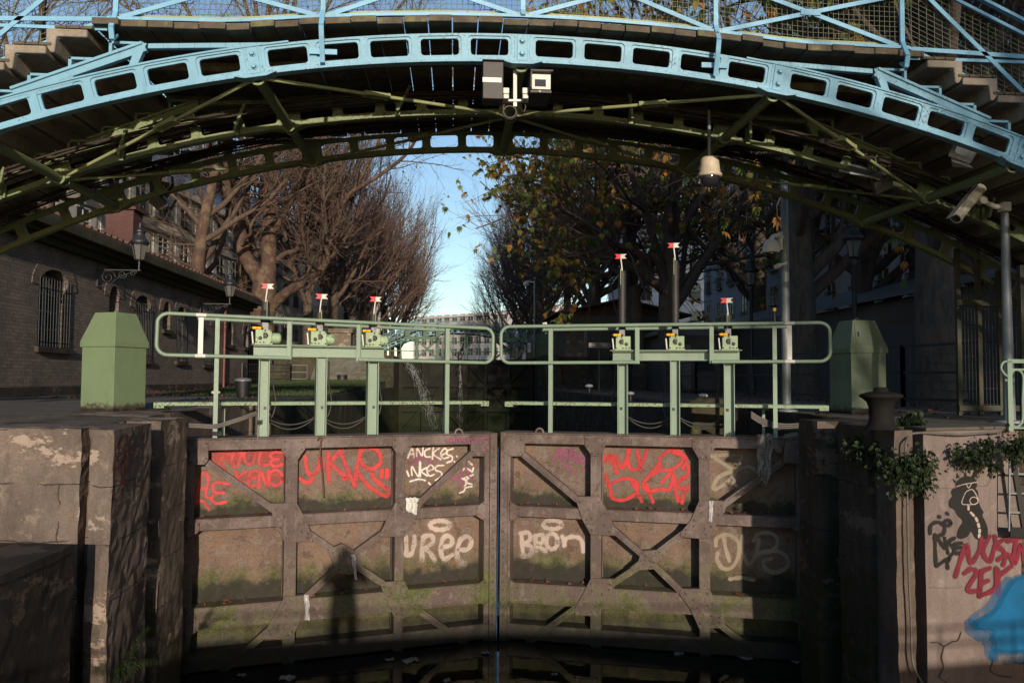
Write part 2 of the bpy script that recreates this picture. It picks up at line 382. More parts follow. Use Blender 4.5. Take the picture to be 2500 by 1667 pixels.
tag(m.build('stone_ramp', stone('ramp_slab', (.22, .20, .15), (.12, .11, .075), (.30, .27, .21), bumps=.3)), 'pale sunlit stone slope rising behind the lawn', 'ramp')
# lawn
t = NT('grass'); a_ = t.noise(1.5, 6); b_ = t.noise(40, 3)
M['grass'] = t.fin(t.mix(t.ramp(a_, .35, .65), (.022, .036, .010), (.042, .062, .014)), .9)
random.seed(5); m = MB()
LZ = lambda y: .01 + .36 * (y - 20.5) / 19
m.add([(-7.4, 20.5, LZ(20.5)), (-3.4, 20.5, LZ(20.5)), (-3.4, 39.4, LZ(39.4)), (-7.4, 39.4, LZ(39.4))], [(0, 1, 2, 3)]); m.add([(-3.4, 20.5, -.01), (-3.4, 39.4, -.01), (-3.4, 39.4, LZ(39.4))], [(0, 1, 2)])
for i in range(14000):
    x = random.uniform(-7.4, -3.35); y = random.uniform(20.5, 39.6); h = random.uniform(.03, .10); w = .012; a = random.uniform(0, 6.3)
    dx, dy = math.cos(a) * w, math.sin(a) * w; lx, ly = random.uniform(-.04, .04), random.uniform(-.04, .04)
    m.add([(x - dx, y - dy, LZ(y) - .01), (x + dx, y + dy, LZ(y) - .01), (x + lx, y + ly, LZ(y) + h)], [(0, 1, 2)])
tag(m.build('lawn', M['grass'], recalc=False), kind='stuff', label='short green lawn between the brick house and the chamber wall', cat='grass')
m = MB()
for i in range(900):
    if random.random() < .6: x = random.uniform(-9.5, -4); y = random.uniform(17, 39)
    else: x = random.uniform(4.9, 9); y = random.uniform(9, 40)
    a = random.uniform(0, 6.3); w = random.uniform(.03, .06); c, s = math.cos(a) * w, math.sin(a) * w
    m.add([(x - c, y - s, .01), (x + s, y - c, .02 + random.random() * .03), (x + c, y + s, .012), (x - s, y + c, .02 + random.random() * .03)], [(0, 1, 2, 3)])
tag(m.build('fallen_leaves', M['wet'], recalc=False), kind='stuff', label='scattered brown fallen leaves on the quays', cat='leaves')
# ================================================================== FOOTBRIDGE
XB = .62; ZE = EYE.z
YRIB = (7.6, 9.15, 10.65)
def arcz(x): return ZE + 3.08 - .0330 * x * x - .00006 * x ** 4          # soffit of the ribs, x from the crown
def slope(x): return -.066 * x - .00024 * x ** 3
BAND = .275
def band(x, r):                         # point r above the soffit, square to the arch
    k = slope(x); L = math.hypot(1, k)
    return Vector((XB + x - k / L * r, 0, arcz(x) + r / L))
def deckz(x): return ZE + 3.40 - (.0215 * x * x if abs(x) < 2.7 else .0215 * 7.29 + .012 * (abs(x) - 2.7))
SR, ST = .165, .362                     # step rise, tread
bridge = thing('footbridge', 'arched iron footbridge with sky-blue front rib, timber deck and concrete stairs spanning the lock', 'footbridge', (XB, 7.6, 0))
def rrect(x0, x1, r0, r1, rad, k=5):
    pts = []
    for cx, cr, a0 in ((x1 - rad, r1 - rad, 0), (x0 + rad, r1 - rad, 90), (x0 + rad, r0 + rad, 180), (x1 - rad, r0 + rad, 270)):
        for j in range(k):
            a = R(a0 + 90 * j / (k - 1)); pts.append((cx + rad * math.cos(a), cr + rad * math.sin(a)))
    return pts
def outer_match(x0, x1, r0, r1, k=5):   # points on the cell edge matching rrect's count
    pts = []
    for (xa, ra), (xb, rb), (xc, rc) in (((x1, (r0 + r1) / 2), (x1, r1), ((x0 + x1) / 2, r1)), (((x0 + x1) / 2, r1), (x0, r1), (x0, (r0 + r1) / 2)),
                                         ((x0, (r0 + r1) / 2), (x0, r0), ((x0 + x1) / 2, r0)), (((x0 + x1) / 2, r0), (x1, r0), (x1, (r0 + r1) / 2))):
        for j in range(k):
            t = j / (k - 1) * 2
            pts.append((xa + (xb - xa) * t, ra + (rb - ra) * t) if t <= 1 else (xb + (xc - xb) * (t - 1), rb + (rc - rb) * (t - 1)))
    return pts
def rib_mesh(mb, Y, T=.058):
    yf = Y - T / 2; yb = Y + T / 2
    def ring(pts, y): return [Vector((p.x, y, p.z)) for p in pts]
    def bridge_rings(a, b):
        n = len(a); mb.add(a + b, [(i, (i + 1) % n, n + (i + 1) % n, n + i) for i in range(n)])
    def cell(outer, mid, hole):
        o, m_, h = outer, mid, hole
        bridge_rings(ring(o, yf), ring(m_, yf)); bridge_rings(ring(m_, yf), ring(m_, yf + .014))
        bridge_rings(ring(m_, yf + .014), ring(h, yf + .014)); bridge_rings(ring(h, yf + .014), ring(h, yb - .014))
        bridge_rings(ring(h, yb - .014), ring(m_, yb - .014)); bridge_rings(ring(m_, yb - .014), ring(m_, yb)); bridge_rings(ring(m_, yb), ring(o, yb))
    def chord(a, b, r0, r1, y0, y1, n=3):
        for i in range(n):
            xa = a + (b - a) * i / n; xb = a + (b - a) * (i + 1) / n
            q = [band(xa, r0), band(xb, r0), band(xb, r1), band(xa, r1)]
            mb.prism([Vector((p.x, y0, p.z)) for p in q], [Vector((p.x, y1, p.z)) for p in q])
    joints = [-7.3, -5.03, -2.53, 0, 2.53, 5.03, 7.3]
    for ja, jb in zip(joints[:-1], joints[1:]):
        n = 5 if jb - ja > 2.4 else 4
        x0, x1 = ja + .075, jb - .075; w = (x1 - x0) / n
        for i in range(n):
            a, b = x0 + i * w, x0 + (i + 1) * w
            cell([band(*p) for p in outer_match(a, b, 0, BAND)], [band(*p) for p in rrect(a + .030, b - .030, .040, BAND - .022, .035)],
                 [band(*p) for p in rrect(a + .056, b - .056, .066, BAND - .046, .032)])
        for c in (ja, jb):                       # solid joint blocks
            pass
    for j in joints:
        q = [band(j - .075, 0), band(j + .075, 0), band(j + .075, BAND), band(j - .075, BAND)]
        mb.prism([Vector((p.x, yf - .004, p.z)) for p in q], [Vector((p.x, yb + .004, p.z)) for p in q])
        q = [band(j - .05, .01), band(j + .05, .01), band(j + .05, BAND - .01), band(j - .05, BAND - .01)]
        mb.prism([Vector((p.x, yf - .016, p.z)) for p in q], [Vector((p.x, yf + .002, p.z)) for p in q])
        for r in (.075, .2):
            c = band(j, r); mb.lathe([(.034, 0), (.034, .008), (.024, .009), (.024, .03), (.02, .034)], (c.x, yf - .015, c.z), 6, smooth=False, axis=Vector((0, -1, 0)))
            c2 = c - Vector((.0, 0, 0))
        q = [band(j - .2, 0), band(j + .2, 0), band(j + .1, -.03), band(j - .1, -.03)]
        mb.prism([Vector((p.x, yf - .035, p.z)) for p in q], [Vector((p.x, yb + .035, p.z)) for p in q])
    n = 60
    for i in range(n):                           # bottom and top flanges, proud of the web
        a = -7.3 + 14.6 * i / n; b = -7.3 + 14.6 * (i + 1) / n
        chord(a, b, -.006, .016, yf - .012, yb + .022, 1)
        if abs((a + b) / 2) > 2.3: chord(a, b, BAND - .004, BAND + .016, yf - .014, yb + .014, 1)
    # spandrel: flat top chord, kink, then the stair string running down to the arch
    for s in (-1, 1):
        K = Vector((XB + s * 3.60, 0, ZE + 3.135)); Mg = Vector((XB + s * 4.75, 0, ZE + 2.66))
        F = band(s * 2.35, BAND)
        def solid(pts, y0, y1): mb.prism([Vector((p.x, y0, p.z)) for p in pts], [Vector((p.x, y1, p.z)) for p in pts])
        dx = Vector((s, 0, 0)); up = Vector((0, 0, 1))
        xs = [2.35 + (3.53 - 2.35) * i / 8 for i in range(9)]
        # upper triangle between F, K and the arch
        topF = Vector((F.x, 0, F.z + .02))
        def lerp(a, b, t): return a + (b - a) * t
        botA = [band(s * x, BAND + .012) for x in xs]
        k_in = K - dx * .07
        topA = [lerp(topF, k_in, i / 8) for i in range(9)]
        # chord along the top
        lo = [p - up * .048 for p in topA]
        for i in range(8):
            z0 = max(lo[i].z, botA[i].z - .01); z1 = max(lo[i + 1].z, botA[i + 1].z - .01)
            solid([Vector((topA[i].x, 0, z0)), Vector((topA[i + 1].x, 0, z1)), topA[i + 1], topA[i]], yf, yb)
        # rim along the arch
        for i in range(8):
            z0 = min(botA[i].z + .012, topA[i].z - .01); z1 = min(botA[i + 1].z + .012, topA[i + 1].z - .01)
            solid([botA[i] - up * .03, botA[i + 1] - up * .03, Vector((botA[i + 1].x, 0, z1)), Vector((botA[i].x, 0, z0))], yf + .002, yb - .002)
        # vertical at the kink
        bk = band(s * 3.56, BAND); bk2 = band(s * 3.64, BAND)
        solid([bk - up * .01, bk2 - up * .01, K + dx * .045 - up * .03, K, K - dx * .06 + up * .002], yf - .003, yb + .003)
        # string from the kink to the arch and on above it
        nrm = (Mg - K).normalized(); pp = Vector((-nrm.z, 0, nrm.x));
        if pp.z < 0: pp = -pp
        solid([K - dx * .03 - pp * .075, Mg - pp * .075, Mg + pp * .0, K - dx * .03], yf + .001, yb - .001)
        solid([K - dx * .02 - pp * .012, Mg - pp * .012, Mg + pp * .016, K - dx * .02 + pp * .016], yf - .02, yb + .02)
        xs2 = [3.6 + (4.62 - 3.6) * i / 6 for i in range(7)]
        for i in range(6):
            a = band(s * xs2[i], BAND - .02); b = band(s * xs2[i + 1], BAND - .02)
            solid([a, b, b + up * .035, a + up * .035], yf + .003, yb - .003)
        # web filling the sharp corner, then stair string merged with the band
        def strz(x): return K.z + (Mg.z - K.z) * (x - 3.6) / 1.15
        for i in range(8):
            xa, xb = 4.2 + i * .095, 4.2 + (i + 1) * .095
            za, zb = band(s * xa, BAND - .03).z, band(s * xb, BAND - .03).z
            ta, tb = max(strz(xa) - .04, za + .03), max(strz(xb) - .04, zb + .03)
            solid([Vector((XB + s * xa, 0, za)), Vector((XB + s * xb, 0, zb)), Vector((XB + s * xb, 0, tb)), Vector((XB + s * xa, 0, ta))], yf + .004, yb - .004)
        # little step brackets on the string
        for k in range(9):
            x = 3.873 + k * ST; zt = ZE + 3.15 - SR * k
            zb = max(strz(x), band(s * min(x, 7.2), BAND).z) - .02
            if zt - zb < .03: continue
            xa = XB + s * x; xi = xa - s * min(.30, (zt - zb) / .42)
            mb.bar((xa, Y, zb), (xa, Y, zt), .05, .03, (1, 0, 0))
            mb.bar((xa + s * .015, Y, zt - .013), (xi, Y, zt - .013), .05, .026)
for i, Y in enumerate(YRIB):
    mb = MB(); rib_mesh(mb, Y)
    o = mb.build('arch_rib', M['blue'] if i == 0 else M['bgreen'], bridge, bevel=.004)
    o['label'] = ('sky-blue front arch rib with rounded openings', 'olive green middle arch rib carrying the cables', 'olive green rear arch rib against the trees')[i]
# deck planks laid along the canal: one timber surface
random.seed(2); mb = MB(); x = -3.98
while x < 3.98:
    w = random.uniform(.215, .25); xa, xb = x, min(x + w - .012, 4.0); zc = (deckz((xa + xb) / 2))
    sl_ = (deckz(xb) - deckz(xa)) / (xb - xa); j = random.uniform(-.012, .012); y0 = YRIB[0] - .16 + random.uniform(-.025, .02); y1 = YRIB[2] + .18 + random.uniform(-.02, .02)
    lo = [Vector((XB + xa, y0, deckz(xa) + j)), Vector((XB + xb, y0, deckz(xb) + j)), Vector((XB + xb, y1, deckz(xb) + j)), Vector((XB + xa, y1, deckz(xa) + j))]
    mb.prism(lo, [p + Vector((0, 0, .062)) for p in lo]); x += w
mb.build('deck', M['wood'], bridge, bevel=.006)
for Y in (YRIB[0] + .55, YRIB[1] - .0 + .0, YRIB[1] + .65):
    mb = MB()
    for i in range(16):
        a = -3.95 + 7.9 * i / 16; b = -3.95 + 7.9 * (i + 1) / 16
        mb.bar((XB + a, Y + .12, deckz(a) - .05), (XB + b, Y + .12, deckz(b) - .05), .07, .09)
    mb.build('deck_joist', M['wood'], bridge)
M['concrete'] = stone('stair_concrete', (.34, .29, .235), (.20, .165, .13), (.44, .38, .31), bumps=.5)
for s in (-1, 1):
    mb = MB(); tr = MB()
    z = deckz(4.0) + .0
    y0, y1 = YRIB[0] - .15, YRIB[2] + .15
    for k in range(20):
        xa = 3.96 + k * ST; xb = xa + ST; zt = z - SR * (k) - .03
        if zt < .1: break
        q = [(xa + .07, zt), (xb + .07, zt), (xb + .07, zt - SR - .001), (xb + .03, zt - SR - .06), (xb - .005, zt - SR - .06), (xb - .02, zt - .075), (xa + .07, zt - .075)]
        mb.prism([Vector((XB + s * x_, y0, z_)) for x_, z_ in q], [Vector((XB + s * x_, y1, z_)) for x_, z_ in q])
        for j in range(3):
            tr.span((XB + s * (xa + .02 + j * .115) - (.105 if s < 0 else 0), y0 - .01, zt + .001), (XB + s * (xa + .02 + j * .115) + (.105 if s > 0 else 0), y1, zt + .026))
    o = mb.build('staircase', M['concrete'], bridge, bevel=.012)
    tr.build('tread_slat', M['wood'], o)
# struts, bracing rods and turnbuckles between the ribs
def jp(j, Y, r=.04): p = band(j, r); return Vector((p.x, Y, p.z))
for j in (-5.03, -2.53, 0, 2.53, 5.03):
    for a, b in ((0, 1), (1, 2)):
        mb = MB(); mb.tube([jp(j, YRIB[a] + .04, -.0), jp(j, YRIB[b] - .04, -.0)], .052, 12)
        for p in (jp(j, YRIB[a] + .06, 0), jp(j, YRIB[b] - .06, 0)): mb.lathe([(.075, -.02), (.075, .02)], p, 12, axis=Vector((0, 1, 0)))
        mb.build('strut', M['bgreen'], bridge)
def rod(a, b):
    mb = MB(); mb.tube([a, b], .019, 6); o = mb.build('tie_rod', M['pale_green'] if a.y < 7.8 else M['bgreen'], bridge)
    d = (b - a).normalized(); c = a.lerp(b, .42); s = d.cross(Vector((0, 0, 1))).normalized(); t = MB()
    for k in (-1, 1): t.bar(c - d * .13 + s * .042 * k, c + d * .13 + s * .042 * k, .02, .04)
    for k in (-1, 1): t.bar(c + d * .13 * k - s * .05, c + d * .13 * k + s * .05, .03, .05)
    t.build('turnbuckle', M['pale_green'] if a.y < 7.8 else M['bgreen'], o)
for s in (-1, 1):
    rod(jp(s * 2.45, YRIB[0] + .05, -.02), jp(s * .12, YRIB[1] - .05, -.0)); rod(jp(s * 2.6, YRIB[0] + .05, -.02), jp(s * 4.95, YRIB[1] - .05, 0))
    rod(jp(s * .1, YRIB[1] + .05, -.02), jp(s * 2.45, YRIB[2] - .05, 0)); rod(jp(s * 4.95, YRIB[1] + .05, -.02), jp(s * 2.6, YRIB[2] - .05, 0))
# cable runs clipped along the ribs
random.seed(9)
for Y0, side in ((YRIB[1] - .12, -1), (YRIB[1] + .22, 1), (YRIB[2] - .2, -1)):
    mb = MB()
    for k in range(9):
        ph = random.uniform(0, 6); pts = []
        for i in range(45):
            x = -7.2 + 14.4 * i / 44; p = band(x, BAND * (1.02 if Y0 > 10 else .55) + (k % 5) * .021 + .012 * math.sin(x * 1.9 + ph))
            pts.append((p.x, Y0 + side * (k // 3) * .04, p.z))
        mb.tube(pts, random.choice((.008, .011, .013)), 5, caps=False)
    for i in range(60):
        x = -7.1 + 14.2 * i / 59; b0 = BAND * (.98 if Y0 > 10 else .5); p = band(x, b0); q = band(x, b0 + .13)
        mb.bar((p.x, Y0 - .06, p.z), (q.x, Y0 - .06, q.z), .006, .006, (0, 1, 0))
    mb.build('cable_bundle', M['cable'], bridge)
for s, x in ((-1, 4.35), (-1, 3.1), (-1, 1.3), (1, 1.4), (1, 2.8), (1, 4.3), (-1, 5.6), (1, 5.7)):
    mb = MB(); p = band(s * x, .02); q = band(s * x + .05, BAND + .02)
    mb.bar((p.x, YRIB[1] - .16, p.z), (q.x - s * .12, YRIB[1] - .2, q.z), .03, .05, (0, 1, 0)); mb.bar((p.x, YRIB[1] - .08, p.z - .04), (p.x, YRIB[1] - .08, p.z + .16), .05, .03, (0, 1, 0))
    mb.build('cable_clip', M['bgreen'], bridge)
# railings: front (in the photo's top edge) and rear
M['mesh_green'] = painted('mesh_green_paint', (.17, .19, .115), amt=.6, rough=.6)
PX = [-3.80, -1.90, 0.0, 1.90, 3.80]
def railing(Y, mat_bar, mesh_mat, sgn):
    o = thing('bridge_railing', 'x', 'railing', (XB, Y, 3.6))
    return o
for Y, front in ((YRIB[0] - .10, True), (YRIB[2] + .12, False)):
    rail_m = M['blue_rail']
    for ip, x in enumerate(PX):
        mb = MB(); zb = deckz(x); p = Vector((XB + x, Y, zb))
        if front:
            foot = band(x if abs(x) < 3 else x * .99, .03); zf = foot.z if abs(x) < 3.5 else zb - .05
            pts = [Vector((p.x, Y + .02, zf)), Vector((p.x, Y - .06, zb - .12)), Vector((p.x, Y - .09, zb - .02)), Vector((p.x, Y - .03, zb + .10)), Vector((p.x, Y, zb + .16)), Vector((p.x, Y, zb + 1.05))]
            if abs(x) < .1: pts = pts[3:]
            for a, b in zip(pts[:-1], pts[1:]): mb.bar(a, b, .045, .022, (0, 1, 0))
            if 1 < abs(x) < 3: mb.bar(p + Vector((-.13, -.052 + .1, -.22)), p + Vector((.13, -.052 + .1, -.22)), .016, .05)
        else: mb.bar(p - Vector((0, 0, .1)), p + Vector((0, 0, 1.05)), .04, .03, (0, 1, 0))
        mb.build('railing_post', rail_m, bridge)
    mb = MB(); dg = MB(); ms = MB()
    for a, b in zip(PX[:-1], PX[1:]):
        n = 6
        for i in range(n):
            xa, xb = a + (b - a) * i / n, a + (b - a) * (i + 1) / n
            for h, w in ((.10, .035), (.62, .03), (1.05, .05)):
                mb.bar((XB + xa, Y, deckz(xa) + h), (XB + xb, Y, deckz(xb) + h), w, .03)
            mb.bar((XB + xa, Y + .03, deckz(xa) + .14), (XB + xb, Y + .03, deckz(xb) + .14), .02, .018, mi=1)
        mdp = (a + b) / 2
        zm = deckz(mdp) + .40
        for e in (a + .06, b - .06):
            dg.bar((XB + e, Y - .012, deckz(e) + .11), (XB + mdp, Y - .012, zm), .012, .042)
            dg.bar((XB + mdp, Y - .012, zm), (XB + e, Y - .012, deckz(e) + .62), .012, .042)
        dg.span((XB + mdp - .1, Y - .03, zm - .03), (XB + mdp + .1, Y - .02, zm + .03))
        k = int((b - a) / .052)
        for i in range(1, k):
            x = a + (b - a) * i / k; ms.tube([(XB + x, Y + .04, deckz(x) + .12), (XB + x, Y + .04, deckz(x) + 1.0)], .0030, 4, caps=False)
        for i in range(18):
            h = .13 + i * .05
            ms.tube([(XB + a, Y + .046, deckz(a) + h), (XB + mdp, Y + .046, deckz(mdp) + h), (XB + b, Y + .046, deckz(b) + h)], .0030, 4, caps=False)
    for s in (-1, 1):                            # stair flights
        x0 = 3.84; L = 5.0; k_ = SR / ST
        def zr(d, h): return deckz(4) - .05 - k_ * d + h
        P = lambda d, h, yy=0: Vector((XB + s * (x0 + d), Y + yy, zr(d, h)))
        for h, w in ((.16, .03), (1.0, .05), (.86, .026)): mb.bar(P(0, h if h < .2 else h + .05), P(L, h), w, .03)
        mb.bar(P(.03, .06), Vector((XB + s * (x0 + 1.35), Y, P(.03, .06).z)), .02, .03)
        for d in (1.7, 3.4, 5.0): mb.bar(P(d, -.2), P(d, 1.0), .04, .03, (0, 1, 0))
        for d0, d1 in ((0.05, 1.7), (1.7, 3.4), (3.4, 5.0)):
            dg.bar(P(d0, .86, -.012), P(d1, .05, -.012), .012, .042); dg.bar(P(d0, .16, -.012), P(d1, .86, -.012), .012, .042)
        n = 62
        for i in range(n):
            d = L * i / n; ms.tube([P(d, .15, .04), P(d, .86, .04)], .0030, 4, caps=False)
        for i in range(3, 17): ms.tube([P(0, .04 + i * .05, .046), P(L, .04 + i * .05, .046)], .0030, 4, caps=False)
    mb.build('railing_rail', [rail_m, M['pale_green']], bridge); dg.build('railing_brace', rail_m, bridge); ms.build('wire_mesh', M['mesh_green'], bridge)
# rear steel trestle with screens on the right bank
mb = MB()
for x in (6.95, 7.25, 7.55):
    mb.bar((x, 10.55, 0), (x, 10.55, arcz(x - XB) + .2), .06, .06, (0, 1, 0))
for x in (9.4,): mb.bar((x, 10.5, 0), (x, 10.5, 2.4), .08, .08, (0, 1, 0))
mb.bar((6.9, 10.5, 1.55), (10.2, 10.5, 1.55), .05, .08); mb.bar((6.9, 10.5, .1), (10.2, 10.5, .1), .05, .08)
for x in (6.95, 9.4):
    mb.bar((x, 9.3, 0), (x, 9.3, 1.9), .07, .07, (0, 1, 0))
mb.bar((8.0, 10.42, .75), (8.4, 10.42, .75), .04, .08); mb.bar((8.03, 10.42, .2), (8.03, 10.42, .75), .09, .04, (0, 1, 0))
o = mb.build('trestle', [painted('rusty_trestle', (.028, .034, .018), rust=(.085, .05, .018), amt=.52)], bridge, bevel=.004)
mb = MB()
for i in range(60): mb.tube([(7.0 + i * .05, 10.56, .12), (7.0 + i * .05, 10.56, 1.9)], .0045, 4, caps=False)
for i in range(8): mb.tube([(7.0, 10.565, .15 + i * .22), (10.0, 10.565, .15 + i * .22)], .0045, 4, caps=False)
mb.build('screen', M['black_metal'], bridge)
# ================================================================== LOCK GATE (two mitred leaves)
def gate_metal(name, mossy, z1=-1.3, z2b=-2.35):
    t = NT(name)
    a = t.noise(1.6, 8, .62); b = t.noise(8, 8, .68); d = t.noise(55, 4, .7); run = t.noise(8, 6, .65, t.mapping((1, 1, .1)))
    if mossy:   # skin plates: rust bloom, lime, algae bands at each ledge
        c = t.mix(t.ramp(a, .40, .62), (.122, .076, .057), (.178, .113, .077))
        c = t.mix(t.ramp(run, .55, .74, 0, .6), c, (.20, .085, .042))
        c = t.mix(t.ramp(b, .535, .565, 0, .75), c, (.165, .138, .120)); c = t.mix(t.ramp(t.noise(4.5, 9, .72, t.mapping((1, 1, 1), loc=(7, 2, 4))), .56, .60, 0, .8), c, (.085, .052, .036))
        c = t.mix(t.ramp(d, .36, .46, .8, 0), c, (.045, .03, .023))
    else:
        c = t.mix(t.ramp(a, .42, .6), (.095, .065, .057), (.172, .128, .115))
        c = t.mix(t.ramp(run, .52, .75, 0, .6), c, (.10, .07, .052))
        c = t.mix(t.ramp(b, .56, .62, 0, .5), c, (.20, .165, .148))
        c = t.mix(t.ramp(d, .36, .46, .75, 0), c, (.04, .028, .022)); c = t.mix(t.ramp(t.noise(5.5, 9, .74, t.mapping((1, 1, 1), loc=(1, 8, 3))), .57, .61, 0, .7), c, (.07, .045, .034)); c = t.mix(t.ramp(t.noise(16, 5, .7, t.mapping((1, 1, .12), loc=(4, 0, 0))), .58, .72, 0, .55), c, (.235, .20, .18))
    z = t.sep()[2]
    per = []
    wv = t.math('MULTIPLY', t.math('SUBTRACT', t.noise(3.4, 10, .74), .5), .62)
    z2 = t.math('ADD', z, wv)
    def band_(z0, z1, soft=.1): return t.math('MULTIPLY', t.ramp(z2, z0, z0 + .05), t.ramp(z2, z1 - soft, z1, 1, 0))
    def foot(zb, h): return t.math('MULTIPLY', t.ramp(z, zb - .02, zb), t.ramp(z2, zb + h * .62, zb + h, 1, 0))
    def wet(zb, h): return t.math('MULTIPLY', t.ramp(z, zb - .02, zb), t.ramp(z2, zb + h * .6, zb + h, 1, 0))
    if mossy: mm = t.math('MAXIMUM', t.math('MAXIMUM', foot(z1, .27), foot(z2b, .46)), t.ramp(z2, z2b - .30, z2b - .06, 1, 0)); mm = t.math('MULTIPLY', mm, t.ramp(t.noise(1.5, 6, .7, t.mapping((1.3, 1.3, .5), loc=(2, 9, 4))), .42, .58, .25, 1)); mm = t.math('MAXIMUM', mm, t.ramp(z2, z2b - .32, z2b - .14, .95, 0))
    else: mm = t.math('MULTIPLY', t.ramp(z2, -2.35, -1.55, 1, 0), t.ramp(a, .42, .58))
    low = t.math('MAXIMUM', t.ramp(z2, -2.95, -2.66, 1, 0), t.math('MAXIMUM', t.math('MULTIPLY', wet(z1, .17), .9), t.math('MULTIPLY', wet(z2b, .30), .95)) if mossy else 0.0)
    gcol = t.mix(t.ramp(d, .38, .62), (.016, .021, .005), (.078, .092, .017))
    gcol = t.mix(t.ramp(b, .48, .66), gcol, (.10, .10, .03))
    c = t.mix(t.math('MULTIPLY', mm, t.ramp(b, .36, .52, .5, .95)), c, gcol)
    c = t.mix(t.math('MULTIPLY', low, .93), c, (.012, .010, .007))     # slime low down, blackened to stand in for the walkway's shade too
    t.bump(t.math('ADD', t.math('MULTIPLY', b, .9), d), .5, .008)
    return t.fin(c, t.ramp(b, .4, .7, .62, .9), 0, .35)
M['gate_frame'] = gate_metal('gate_frame_iron', False)
class Leaf:
    def __init__(s, H, N, nd):
        s.O = Vector((*H, 0)); e = Vector((*N, 0)) - s.O; s.L = e.length; s.u = e.normalized()
        s.n = Vector((s.u.y, -s.u.x, 0)) * nd
    def w(s, q, d): return s.O + s.u * q[0] + s.n * d + Vector((0, 0, q[1]))
    def px(s, p, d=0.0):
        h = on_plane(p[0], p[1], s.O + s.n * d, s.n); return ((h - s.O).dot(s.u), h.z)
    def poly(s, mb, pts, d0, d1, mi=0): mb.prism([s.w(p, d0) for p in pts], [s.w(p, d1) for p in pts], mi)
    def bar(s, mb, a, b, w, d0, d1):
        ax, az = a; bx, bz = b; L = math.hypot(bx - ax, bz - az); px_, pz = -(bz - az) / L * w / 2, (bx - ax) / L * w / 2
        s.poly(mb, [(ax + px_, az + pz), (bx + px_, bz + pz), (bx - px_, bz - pz), (ax - px_, az - pz)], d0, d1)
    def rivets(s, mb, pts, d, r=.022):
        for p in pts:
            mb.lathe([(r, -.004), (r * .95, .006), (r * .6, .014), (r * .15, .017)], s.w(p, d), 8, axis=s.n)
    def wpx(s, p, d=0.0): return s.w(s.px(p, d), d)
GH = 10.09
LEFT = Leaf((LX, GH), (.60, 11.24), 1); RIGHT = Leaf((RX, GH), (.645, 11.24), -1)
SKIN = -.24
def zl(n, *pts): return [zz(n, *p) for p in pts]
def inset_rivets(pts, k=.72):
    cx = sum(p[0] for p in pts) / len(pts); cz = sum(p[1] for p in pts) / len(pts)
    return [(cx + (p[0] - cx) * k, cz + (p[1] - cz) * k) for p in pts]
LEAVES = {}
